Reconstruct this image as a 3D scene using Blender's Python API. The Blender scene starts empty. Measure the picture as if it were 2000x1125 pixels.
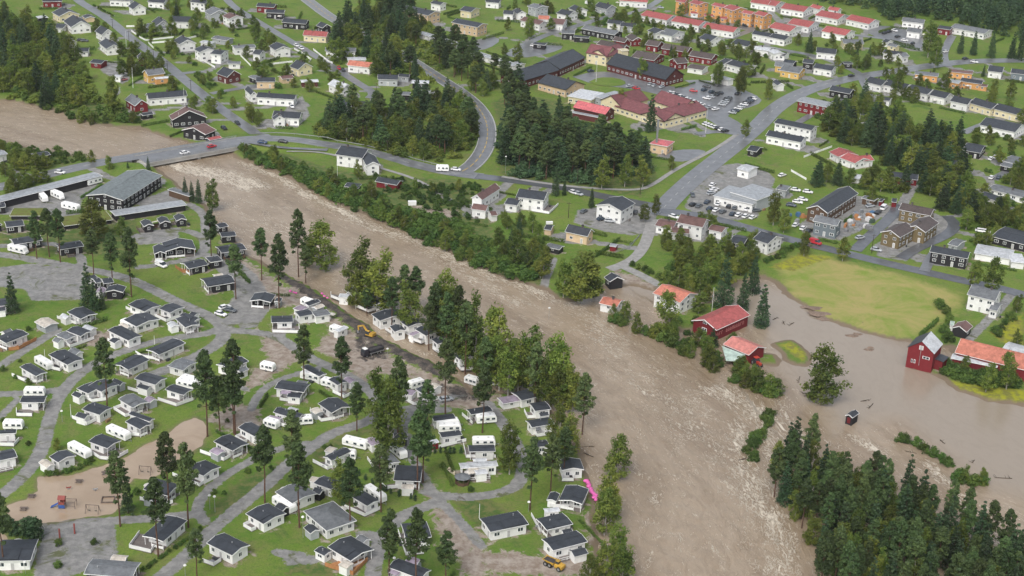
import bpy, bmesh, math, random
import numpy as np
from mathutils import Vector, Matrix
random.seed(7); rng = np.random.default_rng(7)
HAZE = 0.00003
SC = bpy.context.scene; COL = SC.collection
# ---------------------------------------------------------------- camera
FOC, PITCH, ROLL, CAMH = 3000.0, 0.397211, -0.041742, 210.6
_F = np.array([0, math.cos(PITCH), -math.sin(PITCH)]); _R0 = np.array([1.0, 0, 0]); _D0 = np.cross(_F, _R0)
_c, _s = math.cos(ROLL), math.sin(ROLL)
_R = _c*_R0 + _s*_D0; _D = -_s*_R0 + _c*_D0
cam = bpy.data.cameras.new('camera'); camo = bpy.data.objects.new('camera', cam); COL.objects.link(camo)
cam.sensor_width = 36; cam.lens = FOC/2000*36; cam.clip_start = 1; cam.clip_end = 60000
_M = Matrix(((_R[0], -_D[0], -_F[0], 0), (_R[1], -_D[1], -_F[1], 0), (_R[2], -_D[2], -_F[2], CAMH), (0, 0, 0, 1)))
camo.matrix_world = _M; SC.camera = camo
# ---------------------------------------------------------------- light: overcast day
W = bpy.data.worlds.new('World'); SC.world = W; W.use_nodes = True
nt = W.node_tree; bg = nt.nodes['Background']; sky = nt.nodes.new('ShaderNodeTexSky'); sky.sky_type = 'NISHITA'
sky.sun_disc = False; sky.sun_elevation = math.radians(48); sky.sun_rotation = math.radians(200); sky.altitude = 200
sky.air_density = 1.0; sky.dust_density = 4.0
hs = nt.nodes.new('ShaderNodeHueSaturation'); hs.inputs['Saturation'].default_value = 0.4; hs.inputs['Value'].default_value = 1.0
nt.links.new(sky.outputs[0], hs.inputs['Color']); nt.links.new(hs.outputs[0], bg.inputs['Color']); bg.inputs['Strength'].default_value = 0.15
sun = bpy.data.lights.new('sun', 'SUN'); sun.energy = 1.5; sun.angle = math.radians(25); sun.color = (1, .97, .93)
suno = bpy.data.objects.new('sun', sun); COL.objects.link(suno)
suno.rotation_euler = (math.radians(42), 0, math.radians(-20)); suno.location = (0, 500, 300)
SC.view_settings.view_transform = 'Standard'; SC.view_settings.look = 'None'; SC.view_settings.gamma = 1
SC.view_settings.exposure = 0.42; SC.view_settings.use_curve_mapping = False
SC.cycles.max_bounces = 5; SC.cycles.diffuse_bounces = 3; SC.cycles.glossy_bounces = 2; SC.cycles.transparent_max_bounces = 8
SC.cycles.volume_bounces = 1

def at(x, y, z=0.0):
    """point of the place that lies at height z on the sight line measured at photo position x, y"""
    d = _F*FOC + _R*(x-1000) + _D*(y-562.5)
    k = (z-CAMH)/d[2]
    return np.array([d[0]*k, d[1]*k, z])
def toph(x, yb, yt, z0=0.0):
    """height of a thing standing at x,yb whose top is seen at yt"""
    P = at(x, yb, z0); q = P-np.array([0, 0, CAMH]); v = (yt-562.5)/FOC
    # (q+h*ez).D = v * (q+h*ez).F
    return (v*(q@_F)-(q@_D))/(_D[2]-v*_F[2])
def px_of(P):
    q = np.array([P[0], P[1], P[2]-CAMH]); z = q@_F
    return 1000+FOC*(q@_R)/z, 562.5+FOC*(q@_D)/z

# ---------------------------------------------------------------- materials
MATS = {}
def _n(nt, t, **kw):
    n = nt.nodes.new(t)
    for k, v in kw.items(): setattr(n, k, v)
    return n
def mat(name, col, rough=.7, var=.25, scale=.6, bump=.15, spec=.3, metal=0, col2=None, coord='Object', stripes=None, objvar=.12, ob_hue=0):
    if name in MATS: return MATS[name]
    m = bpy.data.materials.new(name); m.use_nodes = True; nt = m.node_tree; L = nt.links
    b = nt.nodes['Principled BSDF']; b.inputs['Roughness'].default_value = rough; b.inputs['Specular IOR Level'].default_value = spec
    b.inputs['Metallic'].default_value = metal
    tc = _n(nt, 'ShaderNodeTexCoord')
    no = _n(nt, 'ShaderNodeTexNoise'); no.inputs['Scale'].default_value = scale; no.inputs['Detail'].default_value = 6; no.inputs['Roughness'].default_value = .65
    L.new(tc.outputs['Object'], no.inputs['Vector'])
    rp = _n(nt, 'ShaderNodeMapRange'); rp.inputs[1].default_value = .3; rp.inputs[2].default_value = .7; L.new(no.outputs[0], rp.inputs[0])
    mx = _n(nt, 'ShaderNodeMix', data_type='RGBA'); L.new(rp.outputs[0], mx.inputs[0])
    c2 = col2 or tuple(c*(1-var) for c in col); c1 = tuple(min(1, c*(1+var*.5)) for c in col)
    mx.inputs[6].default_value = (*c1, 1); mx.inputs[7].default_value = (*c2, 1)
    oi = _n(nt, 'ShaderNodeObjectInfo'); mr = _n(nt, 'ShaderNodeMapRange'); mr.inputs[3].default_value = 1-objvar; mr.inputs[4].default_value = 1+objvar
    L.new(oi.outputs['Random'], mr.inputs[0]); h = _n(nt, 'ShaderNodeHueSaturation'); L.new(mr.outputs[0], h.inputs['Value']); L.new(mx.outputs[2], h.inputs['Color'])
    L.new(h.outputs[0], b.inputs['Base Color'])
    src = no.outputs[0]
    if stripes:
        sep = _n(nt, 'ShaderNodeSeparateXYZ'); L.new(tc.outputs['Object'], sep.inputs[0])
        mm = _n(nt, 'ShaderNodeMath', operation='MULTIPLY'); mm.inputs[1].default_value = stripes[1]; L.new(sep.outputs[stripes[0]], mm.inputs[0])
        fr = _n(nt, 'ShaderNodeMath', operation='FRACT'); L.new(mm.outputs[0], fr.inputs[0])
        gt = _n(nt, 'ShaderNodeMath', operation='GREATER_THAN'); gt.inputs[1].default_value = .12; L.new(fr.outputs[0], gt.inputs[0])
        ad = _n(nt, 'ShaderNodeMath', operation='ADD'); L.new(gt.outputs[0], ad.inputs[0]); L.new(no.outputs[0], ad.inputs[1]); src = ad.outputs[0]
    if bump:
        bp = _n(nt, 'ShaderNodeBump'); bp.inputs['Strength'].default_value = bump; bp.inputs['Distance'].default_value = .05
        L.new(src, bp.inputs['Height']); L.new(bp.outputs[0], b.inputs['Normal'])
    MATS[name] = m; return m
def roofm(n, c, rough=.5, sp=.4): return mat('roof_'+n, c, rough, .42, .8, .4, sp, stripes=(1, 3.2))
ROOF = {'k': roofm('dark_felt', (.040, .046, .056)), 'g': roofm('grey_felt', (.14, .15, .16)), 'w': roofm('pale_metal', (.50, .52, .54), .4),
 'R': roofm('red_tile', (.33, .085, .08)), 'o': roofm('orange_tile', (.44, .16, .11)), 'O': roofm('salmon_metal', (.52, .20, .17), .4),
 'b': roofm('brown_tile', (.14, .078, .07)), 'n': roofm('brown_felt', (.085, .066, .062)), 'p': roofm('pink_metal', (.50, .13, .14), .4),
 'm': roofm('mauve_canvas', (.30, .25, .31), .8), 't': roofm('sand_canvas', (.50, .46, .40), .8), 'v': mat('roof_sod', (.10, .14, .03), .9, .5, .8, .5, .1, col2=(.11, .09, .04)),
 'G': roofm('slate_green_metal', (.145, .168, .172), .5), 'a': roofm('mint_metal', (.36, .45, .40), .5), 'S': roofm('wet_metal', (.30, .32, .34), .3), 'y': roofm('cream_metal', (.5, .45, .3)), 'M': roofm('maroon_tile', (.17, .062, .066))}
def wallm(n, c): return mat('wall_'+n, c, .75, .13, .7, .3, .2, stripes=(0, 5.0))
WALL = {'w': wallm('white_boards', (.72, .72, .70)), 'y': wallm('cream_boards', (.62, .55, .36)), 'Y': wallm('yellow_boards', (.55, .36, .12)), 'r': wallm('red_boards', (.15, .018, .022)),
 'k': wallm('black_boards', (.022, .021, .024)), 'n': wallm('brown_boards', (.095, .06, .04)), 'g': wallm('grey_boards', (.34, .36, .37)), 'o': wallm('orange_boards', (.56, .29, .11)),
 't': wallm('tan_boards', (.56, .42, .27)), 'l': wallm('bluegrey_boards', (.15, .18, .20)), 'x': wallm('olive_brown_boards', (.15, .115, .06)), 'q': wallm('maroon_boards', (.10, .032, .03))}
WHITE = mat('white_paint', (.78, .78, .77), .5, .08, 1, .05); DARKT = mat('dark_trim', (.03, .03, .032), .6)
GLASS = mat('window_glass', (.035, .045, .055), .08, .3, .8, 0, .6)
DOORM = mat('door_paint', (.42, .42, .41), .5)
BRICK = mat('chimney_brick', (.10, .085, .08), .85)
DECK = mat('deck_boards', (.17, .15, .14), .75, .3, 1.5, .3, stripes=(0, 6)); DECKW = mat('raw_timber', (.36, .17, .07), .7, .3, 1.5, .3)
CONC = mat('concrete', (.36, .35, .33), .8, .25, .3, .3); METAL = mat('galvanised_metal', (.40, .41, .42), .4, .2, 1, .1, .5, .6)
RUBBER = mat('rubber', (.02, .02, .02), .8); BARK = mat('pine_bark', (.105, .06, .043), .9, .5, 1.2, .6, .1); BARKB = mat('birch_bark', (.33, .31, .28), .8, .5, 2, .4)
BARKD = mat('dark_bark', (.06, .045, .035), .9, .5, 1.2, .6, .1)
CVW = mat('caravan_shell', (.80, .80, .78), .35, .08, .5, .03, .5); LAMPW = mat('lamp_glass', (.75, .75, .72), .3)

def leafmat(name, c, c2, trans=.25):
    m = bpy.data.materials.new(name); m.use_nodes = True; nt = m.node_tree; L = nt.links; b = nt.nodes['Principled BSDF']
    at_ = _n(nt, 'ShaderNodeAttribute', attribute_name='tint'); oi = _n(nt, 'ShaderNodeObjectInfo')
    mx = _n(nt, 'ShaderNodeMix', data_type='RGBA'); mx.inputs[6].default_value = (*c, 1); mx.inputs[7].default_value = (*c2, 1); L.new(at_.outputs['Fac'], mx.inputs[0])
    h = _n(nt, 'ShaderNodeHueSaturation'); mr = _n(nt, 'ShaderNodeMapRange'); mr.inputs[3].default_value = .68; mr.inputs[4].default_value = 1.6; L.new(oi.outputs['Random'], mr.inputs[0])
    m2 = _n(nt, 'ShaderNodeMath', operation='MULTIPLY'); m2.inputs[1].default_value = 7.31; L.new(oi.outputs['Random'], m2.inputs[0]); m3 = _n(nt, 'ShaderNodeMath', operation='FRACT'); L.new(m2.outputs[0], m3.inputs[0])
    m4 = _n(nt, 'ShaderNodeMapRange'); m4.inputs[3].default_value = .475; m4.inputs[4].default_value = .515; L.new(m3.outputs[0], m4.inputs[0])
    L.new(m4.outputs[0], h.inputs['Hue']); L.new(mr.outputs[0], h.inputs['Value']); L.new(mx.outputs[2], h.inputs['Color'])
    b.inputs['Roughness'].default_value = .6; b.inputs['Specular IOR Level'].default_value = .25; L.new(h.outputs[0], b.inputs['Base Color'])
    tr = _n(nt, 'ShaderNodeBsdfTranslucent'); L.new(h.outputs[0], tr.inputs[0]); ms = _n(nt, 'ShaderNodeMixShader'); ms.inputs[0].default_value = trans
    L.new(b.outputs[0], ms.inputs[1]); L.new(tr.outputs[0], ms.inputs[2]); L.new(ms.outputs[0], nt.nodes['Material Output'].inputs[0]); return m
LEAF = {'pine': leafmat('pine_needles', (.034, .062, .024), (.085, .130, .040)), 'spruce': leafmat('spruce_needles', (.022, .048, .024), (.052, .092, .036)),
        'birch': leafmat('birch_leaves', (.056, .100, .020), (.165, .200, .036), .35), 'bush': leafmat('bush_leaves', (.038, .082, .018), (.095, .155, .030), .3)}

# ---------------------------------------------------------------- mesh building
class MB:
    def __init__(s): s.v = []; s.f = []; s.m = []
    def add(s, vs, fs, mi=0):
        n = len(s.v); s.v += [tuple(map(float, v)) for v in vs]; s.f += [tuple(i+n for i in f) for f in fs]; s.m += [mi]*len(fs); return s
    def box(s, x0, y0, z0, x1, y1, z1, mi=0):
        return s.add([(x0, y0, z0), (x1, y0, z0), (x1, y1, z0), (x0, y1, z0), (x0, y0, z1), (x1, y0, z1), (x1, y1, z1), (x0, y1, z1)],
              [(0, 3, 2, 1), (4, 5, 6, 7), (0, 1, 5, 4), (1, 2, 6, 5), (2, 3, 7, 6), (3, 0, 4, 7)], mi)
    def bar(s, a, b, w, h=None, mi=0):
        a = Vector(a); b = Vector(b); d = (b-a)
        if d.length < 1e-6: return s
        d.normalize(); u = d.cross(Vector((0, 0, 1)))
        if u.length < .01: u = Vector((1, 0, 0))
        u.normalize(); n = u.cross(d); h = h or w; u = u*w/2; n = n*h/2
        vs = [a-u-n, a+u-n, a+u+n, a-u+n, b-u-n, b+u-n, b+u+n, b-u+n]
        return s.add(vs, [(0, 3, 2, 1), (4, 5, 6, 7), (0, 1, 5, 4), (1, 2, 6, 5), (2, 3, 7, 6), (3, 0, 4, 7)], mi)
    def cyl(s, a, b, r0, r1=None, n=8, mi=0):
        r1 = r0 if r1 is None else r1; a = Vector(a); b = Vector(b); d = (b-a).normalized()
        u = d.orthogonal().normalized(); w = d.cross(u)
        vs = [a+(u*math.cos(t)+w*math.sin(t))*r0 for t in [2*math.pi*i/n for i in range(n)]]+[b+(u*math.cos(t)+w*math.sin(t))*r1 for t in [2*math.pi*i/n for i in range(n)]]
        return s.add(vs, [(i, (i+1) % n, n+(i+1) % n, n+i) for i in range(n)]+[tuple(range(n-1, -1, -1)), tuple(range(n, 2*n))], mi)
    def mesh(s, name, mats):
        me = bpy.data.meshes.new(name); me.from_pydata(s.v, [], s.f)
        for m in (mats if isinstance(mats, (list, tuple)) else [mats]): me.materials.append(m)
        if any(s.m): me.polygons.foreach_set('material_index', s.m)
        me.update(); return me
    def obj(s, name, mats, parent=None, loc=None, rz=0):
        return link(name, s.mesh(name, mats), parent, loc, rz)
def link(name, data, parent=None, loc=None, rz=0, sc=None):
    o = bpy.data.objects.new(name, data); COL.objects.link(o)
    if parent: o.parent = parent
    if loc is not None: o.location = loc
    if rz: o.rotation_euler[2] = rz
    if sc is not None: o.scale = sc
    return o
THINGS = []
def tag(o, desc, cat, group=None, P=None, full=None):
    """desc = how it looks; the place phrase is added once all landmarks are known"""
    o['category'] = cat
    if group: o['group'] = group
    if full: o['label'] = full
    else: THINGS.append((o, desc, cat, np.array(P if P is not None else o.location[:])))
    return o
def thing(name, desc, cat, loc, rz=0, group=None, full=None):
    o = link(name, None, None, loc, rz); o.empty_display_size = .5
    return tag(o, desc, cat, group, loc, full)
def struct(o): o['kind'] = 'structure'; return o
def stuff(o): o['kind'] = 'stuff'; return o
OFF = {'%d%d' % (r, c): (500*c, (0, 282, 563, 844)[r]) for r in range(4) for c in range(4)}
# ---------------------------------------------------------------- ground, water
def parse(s): return [tuple(map(float, p.split(','))) for p in s.split()]
def gpoly(s): return np.array([at(x, y)[:2] for x, y in parse(s)])
RIVER = gpoly("-900,120 -300,170 0,192 60,203 110,214 160,234 215,246 262,246 330,268 400,283 452,292 456,306 500,318 560,343 590,362 630,383 690,408 750,433 800,453 850,473 900,500 950,524 1000,544 1060,562 1085,580 1130,587 1165,575 1185,560 1240,556 1275,566 1300,560 1340,570 1395,572 1420,560 1445,548 1490,540 1510,548 1530,570 1560,592 1600,618 1650,636 1700,652 1760,664 1800,672 1860,676 1868,700 1780,715 1800,722 1840,738 1870,760 1930,782 2000,790 2300,790 2600,1000 2600,1700 1150,1700 1178,1125 1168,1040 1165,985 1150,930 1140,890 1128,862 1105,835 1085,805 1065,780 1030,770 990,765 960,762 930,765 905,745 868,722 835,700 795,690 750,662 700,622 655,592 610,565 575,545 545,528 505,505 480,492 452,462 425,432 405,402 375,380 340,352 318,335 300,322 255,318 205,312 150,302 90,293 0,272 -300,250 -900,230")
ISLES = [gpoly("1521,672 1545,667 1575,690 1570,708 1545,700"), gpoly("1318,612 1350,598 1400,590 1428,600 1400,622 1372,634 1335,640"), gpoly("1480,690 1510,692 1512,706 1490,708")]
POND = gpoly("75,932 100,930 140,927 190,912 220,902 250,890 275,872 325,850 350,825 380,815 400,825 402,850 395,868 360,890 340,905 320,922 290,935 262,932 243,950 238,990 215,1003 160,1010 80,1022 40,1025 15,1005 12,985 50,975 75,958")
POND2 = gpoly("-60,1040 0,1035 14,1050 15,1085 5,1100 -60,1110")
def sdist(P, poly):
    """signed distance in metres, negative inside"""
    d2 = np.full(len(P), 1e18); ins = np.zeros(len(P), bool); a = poly; b = np.roll(poly, -1, 0)
    for (ax, ay), (bx, by) in zip(a, b):
        dx, dy = bx-ax, by-ay; t = np.clip(((P[:, 0]-ax)*dx+(P[:, 1]-ay)*dy)/(dx*dx+dy*dy+1e-9), 0, 1)
        d2 = np.minimum(d2, (P[:, 0]-ax-t*dx)**2+(P[:, 1]-ay-t*dy)**2)
        if ay != by:
            c = ((ay > P[:, 1]) != (by > P[:, 1])) & (P[:, 0] < dx*(P[:, 1]-ay)/(by-ay)+ax); ins ^= c
    d = np.sqrt(d2); return np.where(ins, -d, d)
def pdist(P, line):
    """distance to a polyline, arclength and signed side"""
    d2 = np.full(len(P), 1e18); S = np.zeros(len(P)); T = np.zeros(len(P)); s0 = 0
    for (ax, ay), (bx, by) in zip(line[:-1], line[1:]):
        dx, dy = bx-ax, by-ay; l = math.hypot(dx, dy); t = np.clip(((P[:, 0]-ax)*dx+(P[:, 1]-ay)*dy)/(l*l+1e-9), 0, 1)
        q = (P[:, 0]-ax-t*dx)**2+(P[:, 1]-ay-t*dy)**2; m = q < d2; d2[m] = q[m]; S[m] = s0+t[m]*l
        T[m] = (((P[:, 0]-ax)*dy-(P[:, 1]-ay)*dx)/l)[m]; s0 += l
    return np.sqrt(d2), S, T
def wob(P, f, seed=0):
    a = np.sin(P[:, 0]*f*1.0+seed)+np.sin(P[:, 1]*f*1.31+seed*2.1)+np.sin((P[:, 0]+P[:, 1])*f*.73+seed*3.3+np.sin(P[:, 0]*f*1.7))+.6*np.sin((P[:, 0]-P[:, 1]*1.4)*f*2.3+seed)
    return a/3.6
WZ = -0.55
BR = gpoly("452,288 300,316"); _brc = (BR[0]+BR[1])/2
def dense(line, step):
    out = [line[0]]
    for a, b in zip(line[:-1], line[1:]):
        n = max(1, int(np.linalg.norm(b-a)/step)); out += [a+(b-a)*(i+1)/n for i in range(n)]
    return np.array(out)
def smooth(line, it=3):
    for _ in range(it):
        q = [line[0]]
        for a, b in zip(line[:-1], line[1:]): q += [a*.75+b*.25, a*.25+b*.75]
        line = np.array(q+[line[-1]])
    return line
# road over the bridge is carried up on low ramps
RAMP = smooth(gpoly("-200,400 0,368 60,352 115,340 200,324 260,315 330,303 400,291 450,283 500,278 560,278 620,285 700,294 760,309 830,326 880,337 940,345"), 2)
def ramp_h(P):
    """height of the road embankment at the bridge ends"""
    P = np.atleast_2d(P); d, s, t = pdist(P, RAMP); db = np.linalg.norm(P-_brc, axis=1)
    top = 1.9*np.clip((95-db)/62, 0, 1); top = top*top*(3-2*top/1.9)/1.9 if False else top
    return top*np.clip((13-d)/7, 0, 1)
def height(P):
    P = np.atleast_2d(np.asarray(P, float)); sd = sdist(P, RIVER)
    for q in ISLES: sd = np.maximum(sd, 2.2-sdist(P, q))
    sd = sd+wob(P, .35, 1)*1.1+wob(P, 1.1, 2)*.35
    h = np.clip(WZ+sd*.22, -2.2, 0)
    sp = np.minimum(sdist(P, POND), sdist(P, POND2))+wob(P, .5, 4)*.7+wob(P, 1.6, 2)*.25
    h = np.minimum(h, np.clip(-.14+sp*.055, -.45, 0))
    r = ramp_h(P)*np.clip((sd-(-1))/6, 0, 1)
    return np.where((h > -.3) & (r > .02), np.maximum(h, r), h)
def gz(x, y): return float(height([[x, y]])[0])
def grid(xs, ys, keep=None):
    X, Y = np.meshgrid(xs, ys); n, m = X.shape
    d = _F[None]*FOC+_R[None]*(X.ravel()[:, None]-1000)+_D[None]*(Y.ravel()[:, None]-562.5)
    k = -CAMH/np.minimum(d[:, 2], -.012*FOC); P = d[:, :2]*k[:, None]
    idx = np.arange(n*m).reshape(n, m)
    F = np.stack([idx[:-1, :-1], idx[1:, :-1], idx[1:, 1:], idx[:-1, 1:]], -1).reshape(-1, 4)
    if keep is not None:
        kv = keep(P); F = F[kv[F].any(1)]; used = np.unique(F); mp = np.full(n*m, -1); mp[used] = np.arange(len(used)); P = P[used]; F = mp[F]
    return P, F
def mesh_np(name, V, F, mats, smoothf=True):
    me = bpy.data.meshes.new(name); me.vertices.add(len(V)); me.vertices.foreach_set('co', np.asarray(V, np.float32).ravel())
    k = F.shape[1]; me.loops.add(F.size); me.loops.foreach_set('vertex_index', F.ravel().astype(np.int32)); me.polygons.add(len(F))
    me.polygons.foreach_set('loop_start', np.arange(0, F.size, k, dtype=np.int32)); me.polygons.foreach_set('loop_total', np.full(len(F), k, np.int32))
    if smoothf: me.polygons.foreach_set('use_smooth', np.ones(len(F), bool))
    for m in (mats if isinstance(mats, (list, tuple)) else [mats]): me.materials.append(m)
    me.update(calc_edges=True); me.validate(); return me
def fattr(me, name, a): q = me.attributes.new(name, 'FLOAT', 'POINT'); q.data.foreach_set('value', np.asarray(a, np.float32))
XS = np.concatenate([np.linspace(-4000, -700, 10), np.arange(-600, -40, 40), np.arange(-40, 2041, 4.5), np.arange(2080, 2700, 40), np.linspace(2800, 6000, 10)])
YS = np.concatenate([[-640, -600, -540, -460, -380, -300, -230, -170, -120, -80, -50], np.arange(-30, 1150, 4.0), np.arange(1170, 1700, 40)])
GP, GF = grid(XS, YS)
Hh = height(GP); inner = Hh > -.03
Hh = Hh+np.where(inner & (Hh < .05), (wob(GP, .21, 5)+wob(GP, .63, 9)*.5)*.03-.03, 0)
DIKE = smooth(gpoly("548,540 575,557 610,578 650,603 690,632 720,655 745,672 790,694 830,714 870,738"), 2)
dd, _, _ = pdist(GP, DIKE); dd = np.maximum(dd+wob(GP, .33, 8)*1.3+wob(GP, 1.2, 5)*.5, 0); Hh = np.where(dd < 3.6, np.maximum(Hh, .9*np.clip(1-dd/3.6, 0, 1)**.8*(1+.25*wob(GP, 1.4, 3))-.02), Hh)
gm = mesh_np('ground', np.column_stack([GP, Hh]), GF, None or [])
def soft(P, polys, w):
    m = np.zeros(len(P))
    for q in polys: m = np.maximum(m, np.clip(.5-sdist(P, q)/w, 0, 1))
    return m
def lines(P, spec):
    m = np.zeros(len(P))
    for w, s in spec:
        d, _, _ = pdist(P, smooth(gpoly(s), 2)); m = np.maximum(m, np.clip(.5+(w*.88-d)/1.8, 0, 1))
    return m
TRACKS = [(2.8, "-100,488 0,496 75,508 150,522 225,536 275,553 350,592 400,612 432,632 440,650 430,668 400,688 325,722 290,735"), (2.4, "430,640 412,650 375,655 312,664 237,686 190,706 150,733 125,760 107,790 95,823 84,874 67,904 45,931 15,958 -30,985"),
 (2.2, "125,760 60,768 -40,770"), (2.2, "-60,740 0,716 37,690 87,660 112,645"), (1.4, "-40,850 0,815 34,780"), (2.4, "440,645 500,648 542,657 582,683 612,703 650,718 687,738 725,763 742,790 737,813 700,830 650,844 600,879 562,906 532,936 500,963 450,1004 412,1036 375,1074 337,1108 300,1140"),
 (1.8, "600,866 537,878 500,894 450,921 412,951 380,990 400,1020"), (2.2, "385,1004 300,1012 225,1016 150,1020 87,1026"), (2.4, "742,806 800,799 850,786 900,770"), (2.4, "780,880 782,844 788,815 825,801 870,800"), (2.0, "600,610 560,640 545,655"),
 (1.7, "795,850 797,875 812,908 837,950 862,981 900,1019 940,1066"), (2.3, "862,968 925,972 1000,958 1022,930 1020,900 1010,868 985,830 965,805 952,788"), (2.4, "852,981 800,1000 775,1014 748,1044 735,1080 725,1140"), (2.0, "830,960 862,968 852,985"),
 (2.2, "272,522 325,515 387,502 404,482 392,458 350,447 312,450 262,462"), (2.2, "400,480 403,440 398,415 372,400"), (3.4, "412,500 440,525 470,560 478,590 465,615 440,635"), (2, "0,480 60,480 110,474 160,500 160,520"),
 (2, "1885,668 1900,655 1930,625 1955,600 1975,575"), (1.6, "540,1078 570,1090 620,1092"), (1.8, "1060,570 1066,545 1075,522 1082,505"), (1.4, "480,760 440,745 400,735"), (1.6, "620,720 560,735 510,760 490,800"), (2, "1190,400 1240,395 1262,430"), (1.4, "1060,60 1010,90")]
GRAV = [gpoly(s) for s in ["-80,520 0,522 60,514 165,530 170,560 165,585 62,588 48,565 0,560 -80,560", "0,400 60,382 165,345 200,352 160,392 155,430 125,428 75,415 0,420", "85,1030 225,1020 232,1090 170,1115 60,1150 75,1070",
 "262,462 300,452 345,448 350,462 320,475 270,478", "455,500 500,535 520,565 530,600 500,640 470,640 440,600 470,560 440,520", "1265,455 1235,460 1180,452 1120,435 1128,410 1160,405 1250,400 1290,410",
 "1335,405 1365,350 1395,325 1440,318 1500,335 1515,350 1480,425 1440,430 1380,425", "1565,452 1590,425 1600,400 1660,380 1700,385 1745,405 1730,420 1680,450 1640,470 1600,465", "1710,500 1740,430 1760,410 1780,400 1850,425 1868,440 1850,455 1770,510",
 "1720,55 1790,50 1810,100 1780,100 1720,75", "262,395 370,355 385,385 340,402 290,412", "195,190 235,185 235,160 198,140 190,120 240,118 255,155", "905,400 960,395 990,410 975,420 925,415", "555,215 590,185 606,225 580,250 545,240", "1520,72 1600,52 1640,65 1625,72", "540,1070 600,1080 620,1100 560,1105", "740,1060 755,1040 700,1035 690,1050"]]
MUD = [gpoly(s) for s in ["560,545 650,612 700,655 760,690 860,740 930,760 980,775 960,800 900,800 860,790 800,735 740,730 700,755 660,700 610,690 630,660 640,640 590,590 550,565", "500,640 560,665 600,690 560,720 500,760 460,770 490,730 520,700", "820,890 850,950 900,1010 945,1070 980,1125 900,1125 860,1050 835,985",
 "940,1070 1060,1085 1160,1090 1150,1125 920,1125", "440,790 500,790 520,830 490,850 440,845 400,820", "1140,985 1165,1010 1165,1080 1140,1075", "150,655 230,640 235,665 170,680", "470,500 560,560 620,600 560,600 500,600 440,560", "1190,520 1300,560 1300,575 1200,560", "800,400 900,410 880,430 820,420"]]
FIELD = [gpoly("1512,522 1550,500 1600,497 1700,520 1800,548 1885,575 1882,600 1840,640 1800,662 1760,664 1700,652 1650,636 1600,618 1560,592 1530,570")]
YEL = [gpoly("1825,735 1900,750 2000,760 2150,760 2150,800 2000,800 1930,785 1880,765"), gpoly("1500,522 1560,495 1640,500 1600,512 1550,530"), gpoly("1519,672 1545,666 1580,690 1570,708"), gpoly("1930,650 2000,610 2000,700")]
ROUGH = [gpoly(s) for s in ["400,1000 480,930 560,895 560,925 480,985 410,1015", "600,880 700,840 740,830 700,860 620,900", "560,1090 700,1110 640,1125 560,1125", "870,960 900,1000 940,1040 1000,1010 960,975", "820,590 900,640 940,660 900,690 800,660", "0,440 120,430 270,420 265,500 160,500 0,480","455,295 560,300 650,330 740,345 900,350 960,400 960,480 1060,520 1060,560 1000,545 900,500 750,433 630,383 500,318", "975,340 1100,360 1250,385 1290,350 1240,300 1100,200 1000,180 960,200 980,260", "0,275 120,290 170,305 120,330 0,300", "700,60 850,80 900,160 760,100 640,60", "100,210 250,245 260,225 190,200", "980,225 1150,240 1280,330 1180,370 980,350", "1830,720 1990,730 1990,750 1830,735"]]
fattr(gm, 'gravel', np.maximum(lines(GP, TRACKS), soft(GP, GRAV, 3))); fattr(gm, 'mud', np.maximum(soft(GP, MUD, 7), 0)*.9)
fattr(gm, 'field', soft(GP, FIELD, 10)); fattr(gm, 'yellow', soft(GP, YEL, 6)); fattr(gm, 'rough', soft(GP, ROUGH, 8)); fattr(gm, 'dike', np.maximum(np.clip(1.3-dd/2.6, 0, 1), .62*soft(GP, [gpoly('690,652 730,650 760,690 750,704 700,704 685,680'), gpoly('840,745 900,752 960,770 950,790 880,775')], 5)))
fattr(gm, 'wet', np.clip((-.07-Hh)/.12, 0, 1))
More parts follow.
